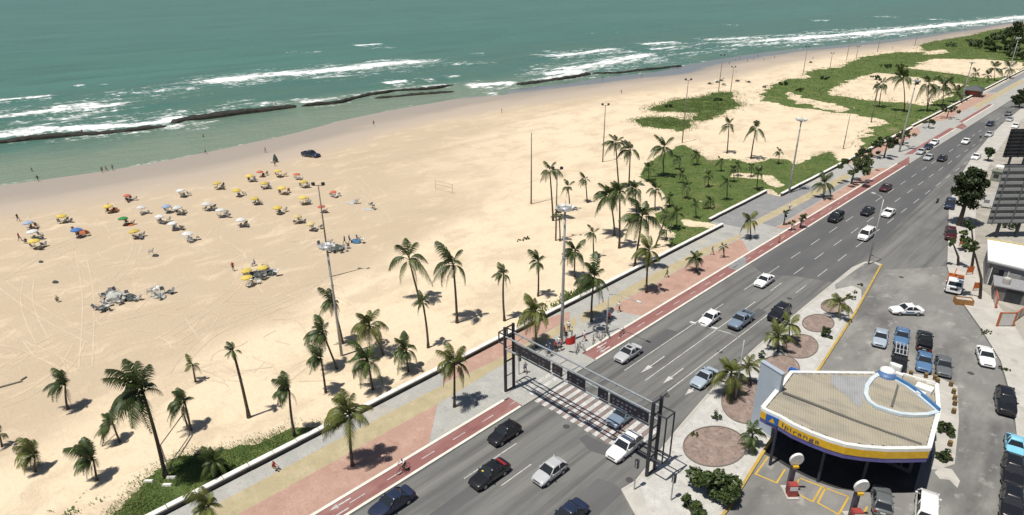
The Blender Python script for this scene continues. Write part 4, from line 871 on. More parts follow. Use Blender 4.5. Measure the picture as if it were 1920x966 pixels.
# far dark trees at the end of the beach
ft = []
for k, (px, py, H, r) in enumerate([(1897, 78, 14, 6), (1910, 92, 10, 7), (1868, 80, 8, 8), (1845, 92, 6, 7), (1888, 100, 8, 6), (1912, 72, 15, 6), (1825, 88, 4.5, 5), (1860, 98, 5, 6), (1905, 112, 7, 5)]):
    ft.append((px, tree((px, py), H, r, H * .42, '', [leaf_d, leaf_m][k % 2], 700, z0=0, leaf=0.75, name='beach_tree', group='dark trees at the far end of the beach', seed=40 + k)))
order_labels(ft, 'dark bushy tree at the far end of the beach, %s there')
ds = []
for k, (px, py, r) in enumerate([(1640, 150, 3), (1690, 143, 4), (1715, 158, 3), (1468, 160, 2.5), (1500, 172, 2.2), (1663, 128, 3.5), (1690, 128, 4), (1780, 88, 5), (1820, 82, 5), (1545, 150, 2.5), (1255, 203, 2), (1345, 190, 2)]):
    ds.append((px, shrub((px, py), r, r * .7, '', leaf_d if k % 2 else leaf_m, 300, 0, 0.4, seed=60 + k, name='dune_bush', group='rounded bushes among the dune plants')))
order_labels(ds, 'rounded green bush among the dune plants, %s of these')
shrub((1340, 925), 2.4, 2.9, 'large dense shrub at the near gravel bed', leaf_m, 3600, leaf=0.2, seed=1)
shrub((1300, 966), 1.9, 1.7, 'shrub at the bottom edge left of the yellow kerb', leaf_m, 2000, leaf=0.18, seed=2)
shrub((1342, 782), 0.75, 0.8, 'small round plant between the near gravel beds', leaf_d, 200, leaf=0.11, seed=3)
shrub((1549, 632), 0.95, 1.3, 'round leafy shrub beside the middle gravel bed', leaf_m, 700, leaf=0.14, seed=4)
shrub((1594, 560), 0.7, .7, 'small light shrub beside the island palm', leaf_y, 180, leaf=0.13, seed=5)
shrub((1603, 549), 0.6, .35, 'low green tuft on the island paving', leaf_m, 120, leaf=0.12, seed=6)
shrub((1614, 535), 0.5, .3, 'lowest green tuft on the island asphalt', leaf_y, 100, leaf=0.12, seed=7)
shrub((1303, 816), 0.55, .3, 'pale green tuft inside the near gravel bed', leaf_y, 110, leaf=0.1, seed=8, z0=.19)
shrub((1430, 672), 0.6, 1.2, 'small bush at the kerb above the grey slab', leaf_d, 180, leaf=0.12, seed=9)
shrub((1773, 812), 0.85, 1.4, 'round green bush beside the station wall', leaf_m, 800, leaf=0.14, seed=10, z0=.0)
shrub((1769, 862), 0.75, 1.2, 'yellow-green bush below the round one beside the station', leaf_m, 700, leaf=0.14, seed=11, z0=.0)
shrub((1694, 716), 0.5, .7, 'small plant among the barrels behind the station', leaf_m, 150, leaf=0.1, seed=12, z0=.0)
shrub((1880, 692), 0.8, .3, 'low weeds by the kerb near the white sedan', leaf_m, 200, leaf=0.12, seed=13, z0=.13, sy=.5)
shrub((1851, 625), 1.0, .35, 'dry weeds at the pavement corner below the planter box', leaf_y, 160, leaf=0.13, seed=14, z0=.13)
shrub((1893, 427), 1.5, 1.6, 'dark shrub behind the white roof', leaf_d, 400, leaf=0.2, seed=15, z0=.13)
# creeping plant on open sand
shrub((982, 450), 0.9, .3, 'creeping green plant alone on the open sand', leaf_d, 150, leaf=0.2, seed=16, z0=0.0, sy=2.0)

# ================================================================== VEHICLES
glass = mat('car_glass', (0.018, 0.022, 0.026), 0.06, var=0.1, spec=0.6)
tyre = mat('tyre_rubber', (0.02, 0.02, 0.02), 0.85)
rimm_ = mat('wheel_rim', (0.42, 0.42, 0.43), 0.35, metal=0.7)
trim = mat('black_trim', (0.025, 0.025, 0.027), 0.6)
lampw = mat('headlamp', (0.75, 0.76, 0.78), 0.12, var=0.05, spec=0.8)
lampr = mat('tail_lamp', (0.32, 0.012, 0.012), 0.2, var=0.1)
plate = mat('number_plate', (0.55, 0.55, 0.53), 0.5)
body_m = paint('silver', (0.42, 0.43, 0.44))
PAINT = {'silver': body_m, 'white': paint('white', (0.78, 0.78, 0.77)), 'black': paint('black', (0.012, 0.012, 0.014)), 'navy': paint('navy', (0.018, 0.026, 0.055)), 'grey': paint('grey', (0.12, 0.13, 0.135)),
         'bluegrey': paint('bluegrey', (0.17, 0.22, 0.29)), 'blue': paint('blue', (0.09, 0.17, 0.30)), 'paleblue': paint('paleblue', (0.33, 0.39, 0.45)), 'maroon': paint('maroon', (0.06, 0.012, 0.015)), 'red': paint('red', (0.22, 0.02, 0.02)),
         'sky': paint('sky', (0.20, 0.50, 0.66)), 'darkgreen': paint('darkteal', (0.045, 0.075, 0.085)), 'beige': paint('beige', (0.5, 0.46, 0.38))}
def loft(mb, secs, mi=0):
    n = len(secs[0]); vs = [p for s in secs for p in s]; fs = []
    for i in range(len(secs) - 1):
        for k in range(n):
            a, b = i * n + k, i * n + (k + 1) % n; fs.append((a, a + n, b + n, b))
    fs.append(tuple(range(n))); fs.append(tuple(reversed(range((len(secs) - 1) * n, len(secs) * n))))
    mb.add(vs, fs, mi)
def car_proto(name, L, W, hood, belt, roof, ws0, ws1, rw1, rw0, deck, dome=0.0, bed=False, rise=0.0, wheel=0.31, wb=0.6):
    """forward is -y; ws0/ws1 windscreen foot and top, rw1/rw0 rear window top and foot (y positions); hood, belt, deck heights"""
    e = empty(name); hw = W / 2
    def top(y):
        ks = [(-L / 2, hood - .16), (-L / 2 + .12, hood - .06), (-L / 2 + .5, hood), (ws0, belt), (rw0, belt + rise), (L / 2 - .15, deck), (L / 2, deck - .1)]
        return float(np.interp(y, [k[0] for k in ks], [k[1] for k in ks]))
    secs = []
    ysn = sorted(set([-L / 2, -L / 2 + .07, -L / 2 + .2, -L / 2 + .5, ws0 - .3, ws0, 0, rw0 - .2, rw0, L / 2 - .4, L / 2 - .15, L / 2 - .05, L / 2]))
    for y in ysn:
        en = min(y + L / 2, L / 2 - y); f = 1 - 0.16 * max(0, 1 - en / .5) ** 2; w = hw * f; t = top(y); zb = .26 if en > .1 else .34
        half = [(w * .86, zb), (w * .99, zb + .12), (w, .55), (w * .985, t - .12), (w * .93, t - .03), (w * .78, t + .005), (w * .4, t + .025)]
        secs.append([(x, y, z) for x, z in half] + [(-x, y, z) for x, z in half[::-1]])
    mb = MB(); loft(mb, secs)
    wt = hw * (.74 - dome * .1); wbt = hw * .93
    tb = top(ws0) - .03; rb = top(rw0) - .03
    def cab(y, t): # half width of the cabin at fraction t up
        return wbt * (1 - t) + wt * t
    A0, A1, C1, C0 = (ws0, tb), (ws1, roof - .03), (rw1, roof - .03), (rw0, rb)
    # pillars of body colour
    for s in (-1, 1):
        for (p, q, r_) in (((ws0, tb), (ws1, roof - .02), .055), ((rw0, rb), (rw1, roof - .02), .085 if not bed else .06), (((ws1 + rw1) / 2 + .05, tb), ((ws1 + rw1) / 2 + .1, roof - .02), .05)):
            mb.tube([(s * wbt, p[0], p[1]), (s * wt, q[0], q[1])], r_, 5)
    body = mb.build('body', body_m, e, smooth=True)
    rmb = MB(); rs = []
    for k in range(6):
        t = k / 5; y = ws1 - .05 + (rw1 - ws1 + .1) * t; ed = min(t, 1 - t); z = roof + dome * .12 * math.sin(math.pi * t) - (.02 if ed == 0 else 0); ww = wt + .03
        rs.append([(ww, y, z - .07), (ww * .96, y, z - .01), (ww * .6, y, z + .03), (-ww * .6, y, z + .03), (-ww * .96, y, z - .01), (-ww, y, z - .07)])
    loft(rmb, rs); rmb.build('roof', body_m, e, smooth=True)
    g = .012
    def pane(nm, p): MB().add(p, [tuple(range(len(p)))]).build(nm, glass, e)
    pane('windscreen', [(-wbt * .97, ws0 - g, tb), (wbt * .97, ws0 - g, tb), (wt * .97, ws1 - g, roof - .04), (-wt * .97, ws1 - g, roof - .04)])
    pane('rear_window', [(wbt * .97, rw0 + g, rb), (-wbt * .97, rw0 + g, rb), (-wt * .97, rw1 + g, roof - .04), (wt * .97, rw1 + g, roof - .04)])
    for s in (-1, 1):
        ym = (ws1 + rw1) / 2 + .08
        for a in ([(s * (wbt + g), ws0, tb), (s * (wbt + g), ym, tb), (s * (wt + g), ym, roof - .05), (s * (wt + g), ws1, roof - .05)], [(s * (wbt + g), ym, tb), (s * (wbt + g), rw0, rb), (s * (wt + g), rw1, roof - .05), (s * (wt + g), ym, roof - .05)]):
            pane('side_window', a if s > 0 else a[::-1])
        m2 = MB(); m2.cbox((s * (wbt + .1), ws0 + .32, tb + .07), (.2, .1, .13)); m2.build('mirror', body_m, e)
        m2 = MB(); yf = -L / 2; m2.add([(s * hw * .5, yf - .005, hood - .26), (s * hw * .80, yf + .08, hood - .27), (s * hw * .86, yf + .2, hood - .12), (s * hw * .5, yf + .08, hood - .08), ], [(0, 1, 2, 3) if s > 0 else (3, 2, 1, 0)]); m2.build('headlight', lampw, e)
        m2 = MB(); m2.cbox((s * hw * .74, L / 2 - .015, deck - .25), (.26, .08, .17)); m2.build('tail_light', lampr, e)
        for y in (-L * wb / 2 - .02, L * wb / 2 - .06):
            m2 = MB(); x = s * (hw - .09)
            m2.tube([(x - .1, y, wheel), (x + .1, y, wheel)], wheel, 14); wh = m2.build('wheel', tyre, e)
            m2 = MB(); xo = x + s * .102; m2.tube([(xo - .004 * s, y, wheel), (xo + .008 * s, y, wheel)], wheel * .6, 10); m2.build('rim', rimm_, wh)
            m2 = MB(); a_ = [(x + s * .04, y + (wheel + .06) * math.cos(t), wheel + (wheel + .06) * math.sin(t)) for t in np.linspace(0, math.pi, 9)]
            m2.tube(a_, .055, 5); m2.build('wheel_arch', trim, e)
    m2 = MB(); m2.cbox((0, -L / 2 + .0, .42), (W * .82, .10, .16)); m2.build('bumper', trim if bed else body_m, e)
    m2 = MB(); m2.cbox((0, L / 2 + .0, .44), (W * .82, .10, .16)); m2.build('bumper', trim if bed else body_m, e)
    m2 = MB(); m2.cbox((0, -L / 2 - .015, .57), (W * .5, .06, .10)); m2.build('grille', trim, e)
    m2 = MB(); m2.cbox((0, L / 2 + .012, deck - .32), (.42, .05, .13)); m2.build('number_plate', plate, e)
    if bed:
        y0, y1, z = rw0 + .12, L / 2 - .05, deck
        for s in (-1, 1): m2 = MB(); m2.cbox((s * (hw - .1), (y0 + y1) / 2, z + .16), (.1, y1 - y0, .36)); m2.build('bed_side', body_m, e)
        m2 = MB(); m2.cbox((0, y1 - .04, z + .16), (W - .3, .08, .36)); m2.build('tailgate', body_m, e)
        m2 = MB(); m2.cbox((0, (y0 + y1) / 2, z + .03), (W - .3, y1 - y0 - .1, .06)); m2.build('bed_floor', trim, e)
    return e
PROTO = {'sedan': car_proto('car', 4.35, 1.72, .80, .92, 1.42, -.85, -.15, .85, 1.45, .98),
         'hatch': car_proto('car', 3.8, 1.66, .80, .94, 1.46, -.80, -.10, 1.25, 1.68, 1.0),
         'wagon': car_proto('car', 4.5, 1.76, .86, .98, 1.55, -.85, -.2, 1.75, 2.1, 1.05),
         'suv': car_proto('car', 4.5, 1.84, 1.0, 1.12, 1.76, -.85, -.35, 1.75, 2.12, 1.15, wheel=.36),
         'pickup': car_proto('car', 5.0, 1.78, .98, 1.08, 1.68, -1.0, -.45, .55, .72, .86, bed=True, wheel=.36),
         'van': car_proto('van', 4.6, 1.80, .98, 1.12, 1.92, -1.55, -1.0, 2.05, 2.22, 1.2, wheel=.33, wb=.58),
         'beetle': car_proto('car', 4.05, 1.56, .72, .92, 1.48, -.72, -.35, .55, 1.25, .74, dome=.9, rise=.02, wheel=.32)}
for p in PROTO.values(): p.location = (0, -500, 0)
protos_used = set()
def car(kind, colr, c, label, head=None, z=0.0, cat='car', group=None, sc=1.0, extra=None):
    """c: pixel of the car's middle; head: (pixel rear, pixel front) or None for the flow of the road"""
    x, y = G(*c, z + .6); rz = 0.0
    if head:
        a, b = G(*head[0], z), G(*head[1], z); rz = math.atan2(b[1] - a[1], b[0] - a[0]) + math.pi / 2
    e = copy_tree(PROTO[kind], None, {body_m.name: PAINT[colr]})
    e.location = (x, y, z + 0.012); e.rotation_euler = (0, 0, rz); e.scale = (sc,) * 3
    tag(e, label, cat, group)
    return e
def part(e, nm, mb, m): return mb.build(nm, m, e)
car('sedan', 'navy', (735, 942), 'dark blue car at the bottom edge beside the cycle path')
car('hatch', 'black', (946, 812), 'black hatchback in the left lane beside the cycle path')
c_ = car('sedan', 'black', (918, 888), 'black sedan with red spoiler strip and yellow windscreen card')
part(c_, 'red_strip', MB().cbox((0, 1.62, 1.05), (1.25, .28, .03)), PAINT['red']); part(c_, 'dashboard_card', MB().cbox((-.3, -.62, 1.12), (.2, .16, .02)), mat('card_yellow', (.7, .55, .05)))
car('hatch', 'silver', (1031, 884), 'silver hatchback in the middle lane below the crosswalk')
car('sedan', 'navy', (1064, 968), 'dark car cut by the bottom edge in the right lane')
car('wagon', 'white', (1171, 838), 'white car stopped on the crosswalk beside the right gantry post')
car('sedan', 'bluegrey', (1168, 778), 'dark blue car on the crosswalk under the gantry boards')
c_ = car('sedan', 'silver', (1178, 662), 'silver car with open sunroof in the left lane past the gantry')
part(c_, 'sunroof', MB().cbox((0, .15, 1.465), (.72, .55, .02)), trim)
car('sedan', 'paleblue', (1321, 708), 'pale blue-silver car over the third lane arrow')
car('hatch', 'white', (1331, 597), 'white hatchback beside the blue-grey pickup')
car('pickup', 'bluegrey', (1389, 601), 'blue-grey pickup in the middle lane')
car('suv', 'black', (1461, 588), 'black sport utility car in the right lane by the island kerb')
car('sedan', 'white', (1433, 526), 'white sedan alone in the left lane above the pickup')
car('suv', 'black', (1567, 408), 'black car beside the red cycle path')
car('sedan', 'black', (1627, 396), 'dark car left of the far white sedan')
car('sedan', 'white', (1666, 399), 'white sedan right of the dark car near the far lamp post')
car('van', 'white', (1624, 441), 'white minivan crossed by the thin lamp post', cat='van')
car('sedan', 'maroon', (1661, 352), 'dark maroon car in the left lane')
car('sedan', 'black', (1767, 297), 'dark car beside a pale one far down the road')
car('sedan', 'silver', (1741, 295), 'pale car beside a dark one far down the road')
car('sedan', 'white', (1811, 265), 'pale car alone in the far middle lanes')
car('sedan', 'silver', (1855, 252), 'silver car at the far right behind a motorcycle')
car('sedan', 'navy', (1857, 232), 'dark blue car far down the road above the silver one')
car('sedan', 'white', (1830, 294), 'white car at the inland kerb beside the round tree', z=.0)
car('sedan', 'grey', (1891, 213), 'dark car under the trees at the road end')
car('sedan', 'silver', (1893, 224), 'silver car half hidden under the tree shade at the road end')
car('sedan', 'white', (1904, 236), 'white car just above the black billboard')
pk = [((1727, 284), 'silver'), ((1741, 275), 'navy'), ((1752, 267), 'white')]
for c, k in pk: car('sedan', k, c, {'silver': 'silver car parked nearest in the far bay by the cycle path', 'navy': 'dark car parked between two pale ones in the far bay', 'white': 'white car parked farthest in the bay by the cycle path'}[k], z=.14, group='cars parked in the far bay')
# station forecourt and lot
c_ = car('sedan', 'white', (1700, 581), 'white sedan with a blue door stripe crossing the lot', ((1735, 586), (1668, 585)))
for s in (-1, 1): part(c_, 'door_stripe', MB().cbox((s * .865, .1, .62), (.02, 1.1, .22)), PAINT['blue'])
car('sedan', 'paleblue', (1651, 633), 'pale grey-blue car, leftmost parked behind the station', ((1655, 615), (1648, 650)))
car('sedan', 'blue', (1691, 631), 'blue car between the pale car and the black pickup', ((1694, 613), (1689, 650)))
car('pickup', 'black', (1733, 639), 'black pickup behind the station with an open bed', ((1733, 668), (1733, 622)))
car('sedan', 'blue', (1733, 678), 'blue car in the second row behind the station', ((1734, 662), (1732, 697)))
car('sedan', 'grey', (1769, 686), 'dark grey car, rightmost of the second row behind the station', ((1767, 668), (1771, 704)))
c_ = car('pickup', 'black', (1686, 674), 'black pickup with pale ladder rack on top', ((1688, 655), (1684, 692)))
rk = mat('rack_metal', (0.55, 0.56, 0.57), 0.4, metal=0.4)
for x in (-.6, -.2, .2, .6): part(c_, 'rack_bar', MB().box(x - .05, x + .05, -.9, 2.2, 1.78, 1.84), rk)
for y in (-.7, .6, 2.0): part(c_, 'rack_bar', MB().box(-.75, .75, y - .04, y + .04, 1.72, 1.78), rk)
for x in (-.7, .7): part(c_, 'rack_post', MB().box(x - .03, x + .03, 1.97, 2.03, 1.0, 1.74), rk)
car('sedan', 'white', (1848, 668), 'white sedan parked by the inland kerb', ((1842, 648), (1856, 692)))
car('suv', 'black', (1885, 755), 'black sport utility car parked by the inland kerb', ((1880, 730), (1890, 782)))
car('beetle', 'sky', (1902, 835), 'light blue rounded old car by the inland kerb', ((1900, 815), (1904, 862)))
car('wagon', 'black', (1899, 884), 'black car right behind the light blue one', ((1899, 862), (1899, 910)))
car('wagon', 'black', (1897, 944), 'black car cut by the bottom right corner', ((1897, 920), (1896, 966)))
car('hatch', 'grey', (1654, 938), 'grey hatchback leaving the shade under the station roof', ((1655, 962), (1653, 915)))
car('suv', 'maroon', (1782, 440), 'dark red car parked behind the lorry', ((1779, 425), (1784, 458)))
car('suv', 'navy', (1781, 384), 'dark blue car parked under the large street tree', ((1784, 370), (1778, 400)))
bx_, by_ = 583, 291
car('pickup', 'navy', (bx_, by_), 'dark blue pickup driving on the beach near the water', ((570, 290), (597, 294)), z=-.3, sc=1.15)
# white van seen at the bottom edge
car('van', 'white', (1737, 955), 'white van at the bottom edge beside the station', ((1737, 985), (1740, 930)), cat='van')
# motorcycles
def motorbike(pos, rz, label, colr='black'):
    e = empty('motorcycle', (*pos, 0.01), rz); tag(e, label, 'motorcycle')
    for y in (-.65, .62):
        w = MB(); w.tube([(-.06, y, .3), (.06, y, .3)], .3, 12); w.build('wheel', tyre, e)
    MB().tube([(0, -.65, .3), (0, -.45, .75), (0, 0, .62), (0, .62, .3)], .06, 6).build('frame', trim, e)
    MB().cbox((0, -.12, .78), (.26, .5, .2)).build('fuel_tank', PAINT[colr], e); MB().cbox((0, .4, .76), (.24, .62, .1)).build('seat', trim, e)
    MB().tube([(-.35, -.42, .98), (0, -.5, .95), (.35, -.42, .98)], .025, 6).build('handlebar', trim, e)
    return e
motorbike(G(1757, 380), 0, 'dark motorcycle on the asphalt near the street tree'); motorbike(G(1838, 258), 0, 'white motorcycle beside the silver car far down the road', 'white')
# small lorry with a crew platform
lx, ly = G(1790, 532, .9); a, b = G(1795, 510), G(1788, 552)
e = empty('lorry', (lx, ly, 0.01), math.atan2(b[1] - a[1], b[0] - a[0]) + math.pi / 2); tag(e, 'white lorry with orange bed parked by the pavement', 'lorry')
wht = PAINT['white']; orange = mat('orange_paint', (0.62, 0.16, 0.03), 0.5, c2=(0.42, 0.11, 0.03))
m_ = MB(); loft(m_, [[(x, y, z) for x, z in ((1.0 * k, .5), (1.02 * k, 1.3), (.98 * k, h), (-.98 * k, h), (-1.02 * k, 1.3), (-1.0 * k, .5))] for y, h, k in ((-2.6, 1.35, .96), (-2.5, 1.5, 1), (-2.2, 2.25, .97), (-1.0, 2.3, .97), (-.95, 2.2, .97))]); m_.build('cab', wht, e)
MB().add([(-.86, -2.53, 1.5), (.86, -2.53, 1.5), (.82, -2.24, 2.14), (-.82, -2.24, 2.14)], [(0, 1, 2, 3)]).build('windscreen', glass, e)
for s in (-1, 1):
    MB().add([(s * 1.03, -2.2, 1.45), (s * 1.03, -1.3, 1.45), (s * 1.0, -1.3, 2.05), (s * 1.0, -2.1, 2.05)], [(0, 1, 2, 3)]).build('side_window', glass, e)
    MB().cbox((s * .75, -2.62, .95), (.3, .06, .2)).build('headlight', lampw, e)
    for y in (-1.9, 1.6):
        w = MB(); w.tube([(s * .95 - .14, y, .42), (s * .95 + .14, y, .42)], .42, 14); w = w.build('wheel', tyre, e); MB().tube([(s * 1.1 - .01, y, .42), (s * 1.1 + .01, y, .42)], .22, 10).build('rim', rimm_, w)
MB().box(-.95, .95, -2.66, -2.55, .45, .75).build('bumper', wht, e); MB().box(-.5, .5, -2.64, -2.58, .8, 1.2).build('grille', trim, e)
MB().box(-.5, .5, -.9, 2.6, .55, .75).build('chassis', trim, e)
MB().box(-1.05, 1.05, -.8, 2.7, .85, .95).build('bed_floor', mat('bed_steel', (.2, .19, .18), .7), e)
for x in (-1.05, .98): MB().box(x, x + .07, -.8, 2.7, .95, 1.5).build('bed_side', orange, e)
MB().box(-1.05, 1.05, 2.63, 2.7, .95, 1.5).build('tailgate', orange, e); MB().box(-.95, .95, -.78, -.6, .95, 2.35).build('headboard', orange, e)
MB().cbox((.35, .6, 1.35), (.7, .9, .8)).build('tool_box', mat('tool_box', (.28, .28, .27), .6), e); MB().tube([(-.4, 0, .95), (-.4, .2, 2.2), (-.2, 2.4, 2.5)], .09, 6).build('crane_arm', orange, e)
for p in list(PROTO.values()):
    for o in [p] + list(p.children_recursive): bpy.data.objects.remove(o)

# ================================================================== PEOPLE
skinm = mat('skin', (0.32, 0.19, 0.125), 0.6); hairm = mat('hair', (0.025, 0.018, 0.014), 0.8)
cloth = {k: mat('cloth_' + k, c, 0.85, var=0.18, scale=6) for k, c in dict(red=(.42, .03, .03), white=(.72, .71, .68), blue=(.05, .10, .30), black=(.02, .02, .022), yellow=(.6, .45, .04), green=(.05, .2, .07), orange=(.6, .2, .03), grey=(.22, .22, .23), pink=(.5, .2, .24), beige=(.4, .34, .25)).items()}
def body_mesh(name, joints, edges, rad):
    me = bpy.data.meshes.new(name); names = list(joints); me.from_pydata([joints[k] for k in names], [(names.index(a), names.index(b)) for a, b in edges], [])
    o = bpy.data.objects.new(name, me); col.objects.link(o)
    md = o.modifiers.new('skin', 'SKIN'); md.use_smooth_shade = True
    for i, k in enumerate(names): r = rad[k]; me.skin_vertices[0].data[i].radius = (r, r) if not isinstance(r, tuple) else r
    me.skin_vertices[0].data[names.index('pelvis')].use_root = True
    sb = o.modifiers.new('sub', 'SUBSURF'); sb.levels = 1; sb.render_levels = 1
    dg = bpy.context.evaluated_depsgraph_get(); out = bpy.data.meshes.new_from_object(o.evaluated_get(dg)); bpy.data.objects.remove(o)
    out.name = name
    out.materials.clear()
    for m in (skinm, cloth['red'], cloth['blue'], hairm): out.materials.append(m)
    hd = Vector(joints['head']); nk = Vector(joints['neck']); P = {k: Vector(v) for k, v in joints.items()}
    def near_seg(c, a, b):
        ab = b - a; t = max(0, min(1, (c - a).dot(ab) / ab.length_squared)); return (c - a - ab * t).length
    segs = [('pelvis', 'chest', 1), ('chest', 'neck', 1), ('chest', 'shoulder_l', 1), ('chest', 'shoulder_r', 1), ('shoulder_l', 'elbow_l', 4), ('shoulder_r', 'elbow_r', 4), ('elbow_l', 'hand_l', 0), ('elbow_r', 'hand_r', 0), ('neck', 'head', 0), ('head', 'crown', 5),
            ('pelvis', 'hip_l', 2), ('pelvis', 'hip_r', 2), ('hip_l', 'knee_l', 2), ('hip_r', 'knee_r', 2), ('knee_l', 'foot_l', 0), ('knee_r', 'foot_r', 0), ('foot_l', 'toe_l', 3), ('foot_r', 'toe_r', 3)]
    for pg in out.polygons:
        c = Vector(pg.center); best = min(segs, key=lambda s: near_seg(c, P[s[0]], P[s[1]])); v = best[2]
        if v == 4: v = 1 if (c - P[best[0]]).length < 0.22 else 0
        if v == 5: v = 3 if (c.z > hd.z + .05 or c.y > hd.y + .035) else 0
        pg.material_index = v
    return out
E_ = [('pelvis', 'chest'), ('chest', 'neck'), ('neck', 'head'), ('head', 'crown'), ('chest', 'shoulder_l'), ('chest', 'shoulder_r'), ('shoulder_l', 'elbow_l'), ('elbow_l', 'hand_l'), ('hand_l', 'fingers_l'), ('shoulder_r', 'elbow_r'), ('elbow_r', 'hand_r'), ('hand_r', 'fingers_r'),
      ('pelvis', 'hip_l'), ('pelvis', 'hip_r'), ('hip_l', 'knee_l'), ('knee_l', 'foot_l'), ('foot_l', 'toe_l'), ('hip_r', 'knee_r'), ('knee_r', 'foot_r'), ('foot_r', 'toe_r')]
RAD = dict(pelvis=(.15, .11), chest=(.17, .11), neck=.06, head=(.085, .10), crown=(.07, .075), shoulder_l=.07, shoulder_r=.07, elbow_l=.045, elbow_r=.045, hand_l=.035, hand_r=.035, fingers_l=.022, fingers_r=.022, hip_l=.095, hip_r=.095, knee_l=.065, knee_r=.065, foot_l=.045, foot_r=.045, toe_l=.035, toe_r=.035)
stand = dict(pelvis=(0, 0, .95), chest=(0, .01, 1.3), neck=(0, 0, 1.5), head=(0, -.02, 1.6), crown=(0, -.01, 1.7), shoulder_l=(.19, .01, 1.42), shoulder_r=(-.19, .01, 1.42), elbow_l=(.26, .03, 1.13), elbow_r=(-.26, .02, 1.13), hand_l=(.27, -.06, .88), hand_r=(-.27, -.05, .88), fingers_l=(.265, -.08, .76), fingers_r=(-.265, -.07, .76),
             hip_l=(.10, 0, .88), hip_r=(-.10, 0, .88), knee_l=(.11, -.01, .50), knee_r=(-.11, 0, .50), foot_l=(.11, .02, .08), foot_r=(-.12, .02, .08), toe_l=(.12, -.16, .035), toe_r=(-.13, -.16, .035))
walk = dict(stand); walk.update(knee_l=(.11, -.2, .52), foot_l=(.11, -.28, .1), toe_l=(.11, -.46, .05), knee_r=(-.1, .02, .5), foot_r=(-.1, .34, .14), toe_r=(-.1, .18, .035), elbow_l=(.25, .2, 1.16), hand_l=(.25, .2, .9), fingers_l=(.25, .18, .8), elbow_r=(-.25, -.12, 1.15), hand_r=(-.25, -.3, .96), fingers_r=(-.25, -.37, .88))
sit = dict(stand); dz = -.5
sit = {k: (v[0], v[1], v[2] + dz) if k in ('pelvis', 'chest', 'neck', 'head', 'crown', 'shoulder_l', 'shoulder_r', 'elbow_l', 'elbow_r', 'hip_l', 'hip_r') else v for k, v in stand.items()}
sit.update(knee_l=(.14, -.42, .46), knee_r=(-.14, -.42, .46), foot_l=(.14, -.42, .08), foot_r=(-.14, -.44, .08), toe_l=(.15, -.6, .035), toe_r=(-.15, -.6, .035), hand_l=(.18, -.3, .56), hand_r=(-.18, -.3, .56), fingers_l=(.17, -.42, .53), fingers_r=(-.17, -.42, .53))
ridep = dict(stand); ridep = {k: (v[0], v[1] + .1, v[2] + .02) for k, v in stand.items()}
ridep.update(pelvis=(0, .25, 1.0), chest=(0, .05, 1.32), neck=(0, -.08, 1.48), head=(0, -.14, 1.58), crown=(0, -.13, 1.68), shoulder_l=(.19, -.02, 1.42), shoulder_r=(-.19, -.02, 1.42), elbow_l=(.27, -.22, 1.22), elbow_r=(-.27, -.22, 1.22), hand_l=(.24, -.45, 1.08), hand_r=(-.24, -.45, 1.08), fingers_l=(.23, -.54, 1.05), fingers_r=(-.23, -.54, 1.05),
             hip_l=(.1, .22, .95), hip_r=(-.1, .22, .95), knee_l=(.12, -.1, .72), knee_r=(-.12, -.05, .58), foot_l=(.12, .05, .40), foot_r=(-.12, .1, .2), toe_l=(.12, -.1, .36), toe_r=(-.12, -.06, .17))
POSE = {'stand': body_mesh('person_standing', stand, E_, RAD), 'walk': body_mesh('person_walking', walk, E_, RAD), 'sit': body_mesh('person_sitting', sit, E_, RAD), 'ride': body_mesh('person_riding', ridep, E_, RAD)}
def zbeach(x, y): return max(zt(x, y) - .03, -1.5)
def person(px, top_c, bot_c, label, pose='stand', rz=None, z=None, group=None, pos=None, dz=0):
    x, y = pos if pos else G(*px, z or 0)
    if z is None:
        zz_ = zbeach(x, y)
        if not pos: x, y = G(*px, zz_)
        zz_ = zbeach(x, y)
    else: zz_ = z
    o = link('person', POSE[pose]); o.location = (x, y, zz_ + dz); o.rotation_euler = (0, 0, random.uniform(0, 6.28) if rz is None else rz)
    setmat(o, skinm if top_c is None else cloth[top_c], 1); setmat(o, cloth[bot_c], 2); o['label'] = label; o['category'] = 'person'
    if group: o['group'] = group
    return o
pw = []
for px, py, t, b in ((61, 323, None, 'blue'), (72, 340, 'black', 'black'), (192, 323, None, 'black'), (200, 321, None, 'red'), (212, 319, None, 'blue'), (382, 260, None, 'black'), (386, 288, None, 'black'), (498, 286, None, 'red')):
    pw.append((px, person((px, py), t, b, '', random.choice(['stand', 'walk']), group='bathers at the water edge on the left')))
order_labels(pw, 'small figure at the water edge of the left beach, %s of these')
pw = []
for px, py, t, b in ((701, 235, 'red', 'black'), (941, 212, 'red', 'black'), (1165, 176, 'red', 'blue'), (1130, 148, None, 'black'), (1203, 145, None, 'black'), (1367, 121, None, 'black'), (1378, 113, 'white', 'blue'), (1387, 109, None, 'red'), (1401, 116, None, 'black'), (1412, 113, 'blue', 'black'), (1421, 106, None, 'black'), (1432, 113, 'white', 'black'), (1380, 136, 'white', 'white'), (1452, 110, None, 'black'), (1524, 112, None, 'black'), (1673, 92, 'black', 'black')):
    pw.append((px, person((px, py), t, b, '', random.choice(['stand', 'walk']), group='walkers along the far beach')))
order_labels(pw, 'tiny walker on the far wet beach, %s of these')
person((155, 252), 'red', 'black', 'figure in red standing on the reef at the left', z=-.1)
person((518, 200), None, 'black', 'figure standing on the thick part of the reef', z=0.0)
